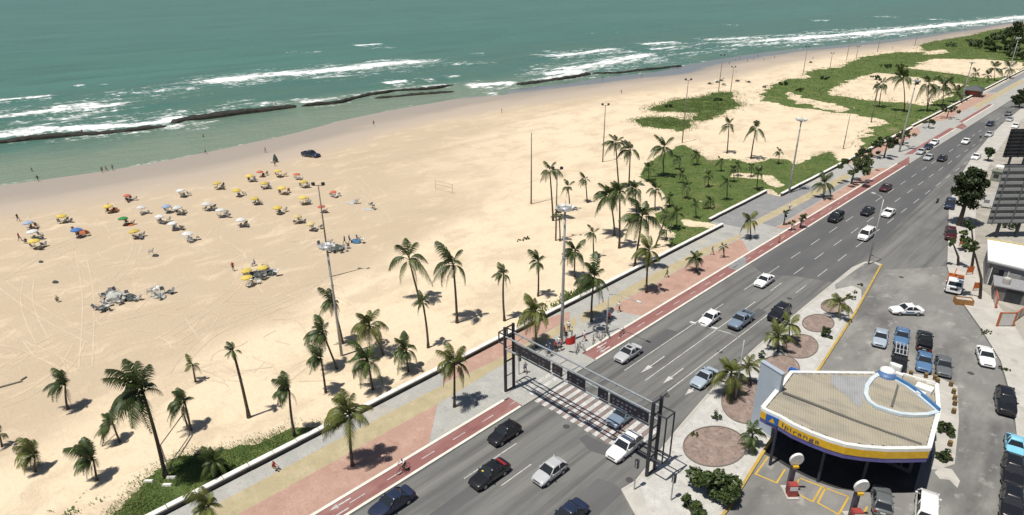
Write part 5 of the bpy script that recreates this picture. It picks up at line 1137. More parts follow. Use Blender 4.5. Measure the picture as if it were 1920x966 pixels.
for px, py, t, b, l in ((35, 415, 'black', 'black', 'dark figure walking left of the blue and white umbrella'), (38, 452, 'red', 'black', 'figure in red at the far left umbrellas'), (50, 457, 'black', 'blue', 'dark figure seated by the far left umbrellas'), (438, 508, 'red', 'black', 'figure in dark red walking on the open sand'), (478, 498, 'grey', 'blue', 'figure in grey behind the yellow umbrella group'),
                        (647, 458, 'black', 'black', 'left figure of two standing by the dark stall on the sand'), (656, 456, 'black', 'blue', 'right figure of two standing by the dark stall on the sand'), (109, 567, 'beige', 'black', 'lone figure lying low on the left sand'), (516, 312, 'beige', 'black', 'figure beside the tall pile of gear near the pickup'), (240, 380, 'black', 'black', 'dark figure below the red umbrella'), (420, 350, 'black', 'black', 'figure beside the yellow umbrella nearest the water')):
    person((px, py), t, b, l, 'sit' if 'seated' in l or 'low' in l else 'walk')
person((1042, 660), 'red', 'black', 'man in red shirt behind the gantry boards', z=.12, rz=.5); person((1052, 657), 'pink', 'black', 'person in pink behind the gantry boards', z=.12, rz=2)
person((1057, 630), 'red', 'red', 'person in red at the foot of the tall mast', z=.12); person((1066, 622), 'white', 'black', 'person in white shirt beside the tall mast', z=.12)
person((1004, 678), 'orange', 'orange', 'worker in orange waiting at the crossing', z=.12, pose='stand'); person((1141, 605), 'red', 'black', 'person in red under the promenade street lamp', z=.12)
person((1048, 652), 'white', 'blue', 'person in white between the two in red and pink', z=.12); person((515, 882), 'red', 'beige', 'person in red sitting on the low wall', 'sit', z=.12, rz=2.2); person((1460, 455), 'orange', 'yellow', 'worker in orange and yellow on the cycle path', z=.08)
for px, py, t, b, ps, l in ((1030, 668, 'blue', 'black', 'walk', 'person in blue walking behind the gantry boards'), (1061, 640, 'black', 'grey', 'stand', 'person in black between mast and flag'), (1072, 633, 'yellow', 'blue', 'stand', 'person in yellow shirt near the red flag'), (1095, 640, 'white', 'red', 'walk', 'person in white and red by the bicycles'), (985, 700, 'grey', 'blue', 'walk', 'person in grey about to cross at the gantry'),
                        (1160, 585, 'white', 'black', 'walk', 'walker in white on the promenade past the lamp'), (1335, 478, 'blue', 'beige', 'walk', 'walker in blue on the pink paving'), (1250, 520, 'green', 'black', 'walk', 'walker in green on the promenade beside the wall'), (1480, 395, 'white', 'blue', 'walk', 'walker in white on the recessed plaza')):
    person((px, py), t, b, l, ps, z=.124)
# bicycles
bikem = mat('bicycle_frame', (0.03, 0.03, 0.035), 0.4); 
def bicycle(pos, z, rz, label, colr=None, group=None):
    e = empty('bicycle', (*pos, z), rz); tag(e, label, 'bicycle', group)
    for y in (-.52, .5):
        m_ = MB(); m_.tube([(0, y + .33 * math.cos(t), .34 + .33 * math.sin(t)) for t in np.linspace(0, 2 * math.pi, 17)], .022, 5, caps=False)
        for t in (0, .79, 1.57, 2.36): m_.tube([(0, y - .32 * math.cos(t), .34 - .32 * math.sin(t)), (0, y + .32 * math.cos(t), .34 + .32 * math.sin(t))], .006, 4)
        m_.build('wheel', tyre, e)
    f = MB()
    for a, b in (((0, -.52, .34), (0, -.36, .9)), ((0, -.38, .82), (0, .12, .34)), ((0, .12, .34), (0, .28, .86)), ((0, -.37, .86), (0, .27, .8)), ((0, .12, .34), (0, .5, .34)), ((0, .5, .34), (0, .27, .8))): f.tube([a, b], .022, 5)
    f.build('frame', colr or bikem, e); MB().tube([(-.28, -.40, 1.04), (-.1, -.4, 1.0), (.1, -.4, 1.0), (.28, -.40, 1.04)], .018, 5).build('handlebar', bikem, e)
    MB().add([(-.08, .42, .94), (.08, .42, .94), (.03, .14, .95), (-.03, .14, .95), (-.08, .42, .89), (.08, .42, .89), (.03, .14, .91), (-.03, .14, .91)], [(3, 2, 1, 0), (4, 5, 6, 7), (0, 1, 5, 4), (2, 3, 7, 6), (1, 2, 6, 5), (3, 0, 4, 7)]).build('saddle', trim, e)
    return e
cp = G(757, 884, .08)
bicycle(cp, .085, 0.1, 'bicycle ridden along the red cycle path'); person(None, 'white', 'black', 'cyclist in white shirt on the red cycle path', 'ride', .1, .085, pos=cp)
bl_ = []
for px, py, a in ((1112, 642, .6), (1121, 636, 1.2), (1131, 633, .3), (1140, 630, .9), (1090, 655, 1.4), (1082, 660, .5), (1166, 628, .2)):
    bl_.append((px, bicycle(G(px, py, .12), .125, a, '', group='bicycles parked by the street lamp')))
order_labels(bl_, 'dark bicycle parked by the kerb below the street lamp, %s of these')

# ================================================================== MASTS, LAMPS, POLES
galv = mat('galvanised_steel', (0.46, 0.47, 0.47), 0.45, metal=0.35, c2=(0.34, 0.35, 0.35), scale=1.0)
brownpole = mat('weathered_pole', (0.20, 0.17, 0.14), 0.8, c2=(0.13, 0.11, 0.09), scale=2)
darkst = mat('dark_steel', (0.030, 0.034, 0.042), 0.5, metal=0.2, var=0.25)
lampglass = mat('lamp_glass', (0.6, 0.62, 0.62), 0.2)
def floodmast(b, top_py, label, head=1.0, rtop=.13, rbot=.25, z0=.12):
    head *= .74
    x, y = G(*b, z0); H = top_height(x, y, top_py); e = empty('floodlight_mast', (x, y, z0)); tag(e, label, 'light mast')
    MB().tube([(0, 0, -.2), (0, 0, H * .33), (0, 0, H * .66), (0, 0, H)], [rbot, rbot * .85, rbot * .68, rtop], 10).build('pole', galv, e, smooth=True)
    for k, zf in enumerate((.33, .66)): MB().lathe([(rbot * .95, -.1), (rbot * 1.1, 0), (rbot * .9, .1)], 10, 0, (0, 0, H * zf)).build('joint_collar', galv, e)
    MB().lathe([(.2, -.45), (.85 * head, -.15), (.9 * head, .0), (.75 * head, .12), (.1, .2)], 14, 0, (0, 0, H)).build('head_ring', galv, e, smooth=True)
    MB().tube([(0, 0, H + .1), (0, 0, H + 1.0)], .03, 5).build('lightning_rod', galv, e)
    for i in range(8):
        a = i * math.pi / 4 + .2; c, s = math.cos(a), math.sin(a); r = 1.15 * head
        m_ = MB(); m_.tube([(c * .5 * head, s * .5 * head, H), (c * r, s * r, H - .02)], .05, 5); f = m_.build('arm', galv, e)
        m_ = MB(); q = [(c * r - s * .3 + c * .0, s * r + c * .3, H - .22), (c * r + s * .3, s * r - c * .3, H - .22), (c * (r + .3) + s * .26, s * (r + .3) - c * .26, H - .02), (c * (r + .3) - s * .26, s * (r + .3) + c * .26, H - .02)]
        m_.add(q + [(a_[0], a_[1], a_[2] + .22) for a_ in q], [(0, 1, 2, 3), (7, 6, 5, 4), (0, 4, 5, 1), (1, 5, 6, 2), (2, 6, 7, 3), (3, 7, 4, 0)]); m_.build('floodlight', [galv, lampglass][i % 2], e)
    return e
floodmast((1053, 645), 392, 'tall galvanised floodlight mast on the promenade behind the gantry')
floodmast((641, 668), 463, 'slim floodlight mast rising from the palm clump', .8, .1, .2, z0=0)
floodmast((1479, 362), 226, 'floodlight mast at the corner of the lawn before the sand court')
floodmast((1686, 285), 152, 'far floodlight mast among the promenade trees', .9)
floodmast((1803, 190), 118, 'farthest floodlight mast near the kiosk', .8, .14, .25)
floodmast((1887, 150), 72, 'distant floodlight mast at the right edge', .8, .14, .25)
def sports_pole(b, top_py, label, group=None, heads=2):
    x, y = G(*b); z = zbeach(x, y); H = top_height(x, y, top_py) - z; e = empty('sports_light_pole', (x, y, z)); tag(e, label, 'light pole', group)
    MB().tube([(0, 0, -.3), (0, 0, H * .5), (0, 0, H)], [.17, .13, .09], 8).build('pole', brownpole, e, smooth=True)
    if heads:
        MB().tube([(-.6, -.6, H - .1), (.6, .6, H - .1)], .05, 5).build('crossbar', darkst, e)
        for s in (-1, 1): MB().cbox((.55 * s, .55 * s, H + .18), (.42, .42, .45)).build('floodlight', darkst, e)
    return e
sports_pole((620, 519), 347, 'brown sports light pole standing on the sand left of the palms')
sports_pole((996, 383), 249, 'thin bare pole on the sand left of the mast head', heads=0)
sports_pole((1042, 452), 317, 'sports light pole just left of the tall mast head')
sports_pole((1130, 304), 197, 'sports light pole alone on sand above the slender palms')
sps = []
for b, t in (((1279, 268), 150), ((1347, 173), 104), ((1370, 171), 126), ((1505, 142), 88), ((1556, 127), 100), ((1605, 110), 88), ((1587, 113), 73), ((1645, 98), 66), ((1633, 230), 165), ((1640, 192), 155), ((1715, 86), 60)):
    sps.append((b[0], sports_pole(b, t, '', 'thin light poles round the far sand courts')))
order_labels(sps, 'thin light pole on the far beach, %s of these')
def street_lamp(b, top, tip, label, z0=.12, heads=1, m=galv, tip_dz=.5):
    x, y = G(*b, z0); H = top_height(x, y, top); e = empty('street_lamp', (x, y, z0)); tag(e, label, 'street lamp')
    MB().tube([(0, 0, -.1), (0, 0, H * .5), (0, 0, H)], [.13, .1, .07], 8).build('pole', m, e, smooth=True)
    tx, ty = G(*tip, H + tip_dz); dx, dy = tx - x, ty - y
    l = math.hypot(dx, dy)
    if l > 7: dx, dy = dx * 7 / l, dy * 7 / l
    MB().tube([(0, 0, H - .1), (dx * .3, dy * .3, H + tip_dz * .7), (dx, dy, H + tip_dz)], .05, 6).build('arm', m, e, smooth=True)
    for k in range(heads):
        f = 1 - .22 * k; d = Vector((dx, dy, 0)).normalized(); n = Vector((-d.y, d.x, 0)); c = Vector((dx * f, dy * f, H + tip_dz - .06))
        q = [c - n * .16 - d * .1, c + n * .16 - d * .1, c + n * .1 + d * .6, c - n * .1 + d * .6]
        MB().add([tuple(p) for p in q] + [tuple(p + Vector((0, 0, .16))) for p in q], [(3, 2, 1, 0), (4, 5, 6, 7), (0, 1, 5, 4), (1, 2, 6, 5), (2, 3, 7, 6), (3, 0, 4, 7)]).build('lamp_head', lampglass, e)
    return e
street_lamp((1137, 625), 552, (1195, 567), 'street lamp with one arm on the promenade above the bicycles')
street_lamp((1378, 748), 640, (1303, 609), 'street lamp reaching over the lanes from behind the island palm', .16, 3)
street_lamp((1628, 496), 376, (1640, 365), 'thin lamp post at the pointed end of the island', .16, 1, galv)
street_lamp((1581, 279), 215, (1612, 190), 'lamp post by the wall beside the first sand court', .12, 1, brownpole)
street_lamp((1738, 207), 150, (1760, 140), 'lamp post beside the second sand court', .12, 1, brownpole)
# traffic signal posts around the gantry
def signal(b, top, label, z0=.16, arm=None):
    x, y = G(*b, z0); H = top_height(x, y, top); e = empty('traffic_signal', (x, y, z0)); tag(e, label, 'traffic light')
    MB().tube([(0, 0, -.1), (0, 0, H)], .07, 8).build('post', galv, e)
    MB().cbox((0, .12, H - .35), (.34, .26, .95)).build('housing', darkst, e)
    for k, c in enumerate(('red', 'yellow', 'green')): MB().tube([(0, .24, H - .05 - k * .3), (0, .33, H - .05 - k * .3)], .1, 8).build('lens', mat('lens_' + c, {'red': (.25, .02, .02), 'yellow': (.3, .2, .02), 'green': (.02, .2, .08)}[c], .3), e)
    if arm:
        MB().tube([(0, 0, H - .3), arm], .05, 6).build('arm', galv, e)
    return e
signal((1189, 918), 868, 'traffic signal on a post left of the right gantry post'); signal((1258, 938), 895, 'traffic signal on a post right of the gantry'); signal((973, 702), 668, 'pedestrian signal beside the left gantry post', .12)

# ================================================================== SIGN GANTRY
gl1, gl2 = G(949, 734, .12), G(962, 721, .12); gr1, gr2 = G(1211, 894, .16), G(1223, 879, .16)
XL, XR, YA = gl1[0] + .05, gr1[0], (gl1[1] + gr1[1]) / 2; YB = YA + 1.35
e = empty('sign_gantry', (XL, YA, 0)); tag(e, 'dark steel sign gantry spanning the lanes above the crosswalk', 'gantry')
SP = XR - XL; HT = 8.9
def bar(nm, a, b, r, m=darkst, p=None): return MB().tube([a, b], r, 8).build(nm, m, p or e)
YW = YB - YA
for x0, sgn, nm in ((0, 1, 'left'), (SP, -1, 'right')):
    for y in (0, YW): bar('post', (x0, y, .05), (x0, y, HT), .19)
    for z in (.25, 4.3, 7.3, HT - .1): bar('post_tie', (x0, 0, z), (x0, YW, z), .09)
    for z in (2.3, 5.8): bar('post_tie', (x0, 0, z), (x0, YW, z), .05)
    m_ = MB(); m_.cbox((x0, YW / 2, .1), (.7, YW + .7, .2)); m_.build('footing', conc, e)
    # outer bracket frame with the loudspeaker and cameras
    xo = x0 - sgn * 1.5 if nm == 'right' else x0 - 1.0
    zlo = 2.6 if nm == 'right' else 6.6; zhi = 7.9
    for y in (0, YW): bar('bracket_bar', (x0, y, zhi), (xo, y, zhi), .08)
    for y in (0, YW): bar('bracket_bar', (xo, y, zhi), (xo, y, zlo), .08)
    for y in (0, YW): bar('bracket_bar', (x0, y, zlo), (xo, y, zlo), .08)
    for z in (zlo, zhi): bar('bracket_bar', (xo, 0, z), (xo, YW, z), .07)
ZB, ZT = 6.15, 7.75
alum = mat('gantry_chord', (0.28, 0.31, 0.33), 0.45, metal=0.3)
for y in (0, YW):
    for z in (ZB, ZT): bar('chord', (0, y, z), (SP, y, z), .10, alum)
nb = 12
for k in range(nb):
    xa, xb = SP * k / nb, SP * (k + 1) / nb
    bar('brace', (xa, 0, ZB if k % 2 else ZT), (xa, YW, ZB if k % 2 else ZT), .05, alum); bar('brace', (xa, YW, ZB), (xb, YW, ZT), .045, alum); bar('brace', (xa, 0, ZB), (xa, YW, ZB), .04, alum)
sgnm = mat('sign_board', (0.012, 0.013, 0.022), 0.35, var=0.3); sgnl = mat('sign_lettering', (0.10, 0.10, 0.13), 0.5)
for a, b in ((.085, .36), (.375, .445), (.44 + .04, .60), (.685, .745), (.76, .985)):
    p = MB().box(SP * a, SP * b, -.24, -.13, ZB + .42, ZT - .08).build('sign_board', sgnm, e)
    nl = int((b - a) * SP / .55)
    for r_ in (0, 1):
        for k in range(nl):
            if random.random() < .72: x = SP * a + .35 + k * .5; m_ = MB().box(x, x + random.uniform(.15, .34), -.252, -.241, ZB + .6 + r_ * .45, ZB + .78 + r_ * .45); m_.build('lettering_row', sgnl, p)
    for x in (SP * a + .2, SP * b - .2): bar('hanger', (x, 0, ZT), (x, -.16, ZT - .2), .05, alum)
bar('loudspeaker_arm', (SP, YW, HT - .2), (SP + .3, YW + .4, HT + .4), .06)
# red flag beside the gantry
x, y = G(1078, 662, .12); f = empty('flag', (x, y, .12)); tag(f, 'red flag on a short pole beside the parked bicycles', 'flag')
MB().tube([(0, 0, 0), (0, 0, 2.9)], .03, 6).build('pole', galv, f)
m_ = MB(); n_ = 7
for i in range(n_):
    for j in range(5):
        t = i / (n_ - 1); m_.v.append((-R2[0] * 1.15 * t + .12 * math.sin(t * 5), -R2[1] * 1.15 * t + .12 * math.cos(t * 6) - .12, 2.85 - j * .34 * (1 - .35 * t) - t * .75))
for i in range(n_ - 1):
    for j in range(4): m_.f.append([i * 5 + j, i * 5 + j + 1, i * 5 + j + 6, i * 5 + j + 5]); m_.mi.append(0)
m_.build('cloth', mat('flag_red', (.55, .03, .025), .7, trans=.2), f, smooth=True)

# ================================================================== FILLING STATION
st = empty('filling_station', (*G(1560, 800), 0)); ox, oy = st.location.x, st.location.y; tag(st, 'filling station with a large curved yellow-edged roof', 'filling station')
ZR = 6.0
def RP(px, py, z=ZR): x, y = G(px, py, z); return (x - ox, y - oy)
front_px = [(1430, 765), (1440, 771), (1463, 781), (1490, 797), (1524, 812), (1556, 824), (1586, 833), (1620, 838), (1660, 841), (1700, 841), (1742, 840)]
front = [RP(*p) for p in front_px]
back = [RP(1760, 771), RP(1756, 722), RP(1715, 708), RP(1690, 702), RP(1640, 700), RP(1560, 699), RP(1484, 698), RP(1465, 723)]
outline = front + back
whitep = mat('white_fascia', (0.74, 0.74, 0.72), 0.5, c2=(0.6, 0.6, 0.57), scale=1.0)
def roof_mat():
    m = surface_mat('roof_sheet', [((0.315, 0.282, 0.215), 0, 0, 0, None), ((0.355, 0.32, 0.25), 0.35, 0.4, 0.65, (1, 1)), ((0.225, 0.213, 0.18), 0.8, 0.5, 0.72, (0.35, 1)), ((0.22, 0.21, 0.19), 2.2, 0.66, 0.8, (1, 1))], rough=.75, bump=.1)
    return m
roofm = roof_mat(); roofg = surface_mat('roof_patch', [((0.30, 0.305, 0.31), 0, 0, 0, None), ((0.25, 0.255, 0.26), 0.8, 0.45, 0.65, (1, 1))], rough=.7)
cxm = sum(p[0] for p in outline) / len(outline); cym = sum(p[1] for p in outline) / len(outline)
def inset(poly, k): return [(p[0] + (cxm - p[0]) * k, p[1] + (cym - p[1]) * k) for p in poly]
deck = MB().prism(inset(outline, .012), ZR - .45, ZR - .22).build('roof_deck', mat('roof_soffit', (.2, .2, .2), .8), st)
# corrugated sheets: ribs run across the building
d1 = Vector((front[-1][0] - front[0][0], front[-1][1] - front[0][1])).normalized(); d2 = Vector((-d1.y, d1.x))
us = [Vector(p).dot(d1) for p in outline]; vs_ = [Vector(p).dot(d2) for p in outline]
ui = np.arange(min(us), max(us), .11); vi = np.arange(min(vs_), max(vs_), .3)
U_, V_ = np.meshgrid(ui, vi); Xr = U_ * d1.x + V_ * d2.x; Yr = U_ * d1.y + V_ * d2.y
inn = in_poly(Xr, Yr, inset(outline, .02)); kp = inn[:-1, :-1] & inn[1:, 1:] & inn[1:, :-1] & inn[:-1, 1:]
vmid = (min(vs_) + max(vs_)) / 2 - .6
Zr = ZR - .20 + .045 * (np.arange(len(ui)) % 2)[None, :] + .035 * np.abs(V_ - vmid) + np.where((np.floor((V_ - vmid) / 2.4) % 2) == 0, .012, 0)
o = grid_mesh('roof_sheets', Xr, Yr, Zr, roofm, keep=kp, smooth=False); o.parent = st
pp = [RP(1562, 702), RP(1580, 705), RP(1632, 706), RP(1622, 728), RP(1620, 748), RP(1612, 765), RP(1596, 752), RP(1588, 742), RP(1570, 730), RP(1556, 718)]
ip = in_poly(Xr, Yr, pp); kp2 = kp & ip[:-1, :-1] & ip[1:, 1:]
o = grid_mesh('roof_patch', Xr, Yr, Zr + .02, roofg, keep=kp2, smooth=False); o.parent = st; o['label'] = 'bluish grey replaced roof sheets'
gut = mat('gutter_dark', (.10, .095, .085), .8)
def strip3(nm, pts, w, h, z, m, par):
    m_ = MB(); n = len(pts); vs = []
    for i, p in enumerate(pts):
        a = Vector(pts[max(i - 1, 0)][:2]); b = Vector(pts[min(i + 1, n - 1)][:2]); t = (b - a).normalized(); nn = Vector((-t.y, t.x)) * w / 2
        zz_ = z[i] if hasattr(z, '__len__') else z
        for s, dz_ in ((1, 0), (1, h), (-1, h), (-1, 0)): vs.append((p[0] + s * nn.x, p[1] + s * nn.y, zz_ + dz_))
    fs = [(4 * i + k, 4 * i + (k + 1) % 4, 4 * i + 4 + (k + 1) % 4, 4 * i + 4 + k) for i in range(n - 1) for k in range(4)] + [(0, 3, 2, 1), (4 * n - 4, 4 * n - 3, 4 * n - 2, 4 * n - 1)]
    m_.add(vs, fs); return m_.build(nm, m, par)
gl_ = [RP(1468, 735), RP(1520, 755), RP(1600, 787), RP(1660, 809), RP(1728, 833)]
strip3('valley_gutter', gl_, .28, .12, ZR - .1, gut, st)
strip3('valley_gutter', [RP(1684, 722), RP(1679, 740), RP(1672, 762)], .2, .12, ZR - .08, gut, st)
strip3('parapet', front, .38, .32, ZR - .22, whitep, st); strip3('parapet', [front[-1]] + back[:2], .38, .3, ZR - .22, whitep, st)
strip3('parapet', back[4:] + [front[0]], .42, .3, ZR - .21, whitep, st)
# fascia band under the parapet, on the street side
fy = mat('fascia_yellow', (0.60, 0.36, 0.012), 0.45, var=.12); fb = mat('fascia_blue', (0.02, 0.10, 0.36), 0.35); fp = mat('fascia_purple', (0.10, 0.09, 0.26), 0.4)
def band(nm, pts, z0, z1, off, m, par):
    n = len(pts); vs = []; fs = []
    for i, p in enumerate(pts):
        a = Vector(pts[max(i - 1, 0)]); b = Vector(pts[min(i + 1, n - 1)]); t = (b - a).normalized(); nn = Vector((t.y, -t.x))
        q = Vector(p) + nn * off; r_ = Vector(p) + nn * (off - .12)
        vs += [(q.x, q.y, z0), (q.x, q.y, z1), (r_.x, r_.y, z1), (r_.x, r_.y, z0)]
    for i in range(n - 1):
        for k in range(4): fs.append((4 * i + k, 4 * i + 4 + k, 4 * i + 4 + (k + 1) % 4, 4 * i + (k + 1) % 4))
    fs += [(0, 1, 2, 3), (4 * n - 4, 4 * n - 1, 4 * n - 2, 4 * n - 3)]
    return MB().add(vs, fs).build(nm, m, par)
FZ0, FZ1 = ZR - 1.0, ZR - .24
fas = band('yellow_fascia', front[2:], FZ0, FZ1, .2, fy, st); band('yellow_fascia', front[:2], FZ0, FZ1, .2, fy, st); bl = band('blue_fascia', front[1:3], FZ0 - .1, FZ1 + .05, .26, fb, st)
band('purple_strip', front, FZ0 - .48, FZ0 - .003, .16, fp, st)
band('blue_fascia', [front[-1], ((front[-1][0] * .45 + back[0][0] * .55), (front[-1][1] * .45 + back[0][1] * .55))], FZ0 - .2, FZ1, .2, fb, st)
# yellow triangle badge on the blue corner
a = Vector(front[1]); b = Vector(front[2]); t = (b - a).normalized(); nn = Vector((t.y, -t.x)); c = (a + b) / 2 + nn * .275
MB().add([(c.x - t.x * .3, c.y - t.y * .3, FZ0 + .1), (c.x + t.x * .3, c.y + t.y * .3, FZ0 + .1), (c.x + t.x * .05, c.y + t.y * .05, FZ1 - .12)], [(0, 1, 2)]).build('badge', fy, bl)
# lettering wrapped along the curved fascia
tcu = bpy.data.curves.new('lettering', 'FONT'); tcu.body = 'Ipiranga'; tcu.size = 1.05; tcu.space_character = 1.12
to = bpy.data.objects.new('lettering', tcu); col.objects.link(to)
tm = bpy.data.meshes.new_from_object(to.evaluated_get(bpy.context.evaluated_depsgraph_get())); bpy.data.objects.remove(to)
fl = front[2:]; cum = [0]
for i in range(len(fl) - 1): cum.append(cum[-1] + math.dist(fl[i], fl[i + 1]))
wid = max(v.co.x for v in tm.vertices); TW = cum[2] + .35
for v in tm.vertices:
    s = .4 + v.co.x / wid * TW; i = max(0, min(len(fl) - 2, int(np.searchsorted(cum, s)) - 1)); f_ = (s - cum[i]) / (cum[i + 1] - cum[i])
    p = Vector(fl[i]).lerp(Vector(fl[i + 1]), f_); a = Vector(fl[max(i - 0, 0)]); b = Vector(fl[i + 1]); t = (b - a).normalized(); nn = Vector((t.y, -t.x)); q = p + nn * .235
    z_ = FZ0 + .2 + v.co.y * .62; v.co = (q.x, q.y, z_)
tm.materials.clear(); tm.materials.append(mat('lettering_blue', (.015, .03, .12), .5)); link('lettering', tm, fas)
# looping ring beam on the roof and the blue dome
ringm = mat('ring_pale_blue', (0.42, 0.52, 0.58), 0.6, c2=(0.58, 0.62, 0.63), scale=.9)
loop_px = [(1760, 770), (1740, 775), (1715, 776), (1690, 774), (1668, 768), (1644, 760), (1630, 750), (1624, 738), (1626, 722), (1636, 708), (1652, 698)]
loop = [RP(*p, ZR + .2) for p in loop_px]
strip3('roof_ring', loop, .4, .3, ZR - .12, ringm, st)
strip3('roof_ring', [RP(1680, 711, ZR + .2), RP(1700, 722, ZR + .2), RP(1720, 737, ZR + .2), RP(1740, 754, ZR + .2), RP(1760, 770, ZR + .2)], .38, .3, ZR - .115, ringm, st)
strip3('ring_edge', [RP(1682, 708, ZR + .4), RP(1704, 720, ZR + .4), RP(1724, 734, ZR + .4), RP(1744, 751, ZR + .4), RP(1762, 767, ZR + .4)], .2, .3, ZR + .18, mat('ring_blue', (.05, .17, .38), .4), st)
dx_, dy_ = RP(1664, 700, ZR + .3)
MB().lathe([(1.0, -.5), (1.0, .0), (.85, .28), (.5, .45), (0.02, .5)], 16, 0, (dx_, dy_, ZR)).build('dome', mat('dome_blue', (.07, .14, .29), .5), st, smooth=True)
MB().lathe([(.75, 0), (.72, .2), (.4, .34), (0.02, .36)], 14, 0, (dx_ - .1, dy_ + .35, ZR + .36)).build('dome_cap', whitep, st, smooth=True)
for px, py, w, h in ((1680, 692, .9, .9), (1686, 703, .7, .6), (1674, 686, .6, .7), (1733, 728, 1.5, .6), (1727, 737, .8, .5)):
    x, y = RP(px, py, ZR + .3); MB().cbox((x, y, ZR - .1 + h / 2), (w, w * .75, h)).build('roof_unit', whitep, st)
MB().cbox((*RP(1492, 694, ZR), ZR - .25), (1.3, .5, .55)).build('roof_unit', fb, st)
# lower service block at the back with its own parapet
blk = [RP(1690, 704, 4.6), RP(1756, 724, 4.6), RP(1760, 771, 4.6), RP(1715, 748, 4.6)]
MB().prism(blk, .02, 4.5).build('service_block', whitep, st); strip3('parapet', [RP(1692, 704, 4.6), RP(1756, 723, 4.6), RP(1760, 770, 4.6)], .25, .5, 4.4, whitep, st)
# shop walls under the roof, columns
shop = [(p[0] + (cxm - p[0]) * .10, p[1] + (cym - p[1]) * .10) for p in (RP(1752, 800), RP(1760, 771), RP(1640, 703), RP(1600, 712), RP(1660, 765))]
MB().prism(shop, .02, ZR - .5).build('shop_wall', mat('shop_wall', (.10, .10, .11), .7), st)
a, b = Vector(shop[4]), Vector(shop[0])
for k in range(5):
    p, q = a.lerp(b, .06 + k * .18), a.lerp(b, .20 + k * .18); t = (q - p).normalized(); nn = Vector((t.y, -t.x)) * .03
    w_ = MB().add([(p.x + nn.x, p.y + nn.y, .5), (q.x + nn.x, q.y + nn.y, .5), (q.x + nn.x, q.y + nn.y, 2.6), (p.x + nn.x, p.y + nn.y, 2.6)], [(0, 1, 2, 3)]).build('shop_window', glass, st)
for px, py in ((1448, 790), (1550, 822), (1640, 838), (1500, 745), (1575, 760)):
    x, y = RP(px, py, ZR - .5); x += (cxm - x) * .08; y += (cym - y) * .08
    MB().tube([(x, y, 0), (x, y, ZR - .4)], .14, 10).build('column', mat('column_blue', (.02, .025, .05), .5), st)
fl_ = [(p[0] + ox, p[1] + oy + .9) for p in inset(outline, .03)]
sheet('forecourt_shade', fl_, .016, surface_mat('floor_shade', [((0.035, 0.035, 0.036), 0, 0, 0, None), ((0.055, 0.054, 0.052), .5, .45, .7, (1, 1))]))  # dark sheet that paints in the deep shade below the station roof
# grey slab wall beside the station
sx0, sy0 = G(1409, 795); sx1, sy1 = G(1446, 822)
sb_ = empty('advertising_slab', (sx0, sy0, 0)); tag(sb_, 'tall pale blue-grey slab beside the station, seen from behind', 'sign')
dx, dy = sx1 - sx0, sy1 - sy0; L_ = math.hypot(dx, dy); sb_.rotation_euler = (0, 0, math.atan2(dy, dx))
slabm = mat('slab_paint', (0.36, 0.42, 0.49), 0.55, c2=(0.32, 0.375, 0.44), scale=.5)
MB().box(0, L_, -.2, .2, .02, 8.1).build('panel', slabm, sb_); MB().box(-.05, L_ + .05, -.26, .26, 8.1, 8.2).build('cap', slabm, sb_)
MB().box(-.15, L_ + .15, -.3, .3, 0, .3).build('plinth', conc, sb_)
# pumps with their oval signs
def totem(b, t, label):
    x, y = G(*b); H = top_height(x, y, t) ; e = empty('fuel_pump', (x, y, 0)); tag(e, label, 'fuel pump')
    fx, fy_ = -R2[1], R2[0]; rz = math.atan2(R2[1], R2[0]); e.rotation_euler = (0, 0, rz)
    MB().box(-.55, .55, -.9, .9, 0, .16).build('kerb', conc, e)
    for y_ in (-.35,): MB().box(-.42, .42, y_ - .3, y_ + .3, .16, 1.5).build('cabinet', mat('pump_red', (.30, .05, .045), .5), e)
    MB().box(-.36, .36, -.662, -.65, .9, 1.35).build('display', lampglass, e)
    MB().box(-.22, .22, .1, .45, .16, H - .6).build('column', mat('totem_dark', (.06, .055, .075), .5), e)
    for s in (-1, 1): MB().tube([(s * .46, -.3, 1.2), (s * .62, -.3, .8), (s * .5, -.3, .5), (s * .46, -.3, .9)], .025, 6).build('hose', tyre, e)
    m_ = MB(); n = 20; v0 = [(.62 * math.cos(2 * math.pi * k / n), -.12 - .18 * math.sin(2 * math.pi * k / n), H + .8 * math.sin(2 * math.pi * k / n)) for k in range(n)]
    v1 = [(a_[0], a_[1] + .22, a_[2] + .05) for a_ in v0]
    m_.add(v0 + v1, [tuple(range(n)), tuple(reversed(range(n, 2 * n)))] + [(k, n + k, n + (k + 1) % n, (k + 1) % n) for k in range(n)]); m_.build('oval_sign', mat('oval_white', (.8, .8, .78), .4), e)
    MB().cbox((0, -.16, H - .72), (.5, .2, .2)).build('sign_foot', fy, e)
totem((1480, 925), 862, 'fuel pump with red cabinet under a white oval sign, left one'); totem((1598, 975), 912, 'fuel pump under a white oval sign at the bottom edge')
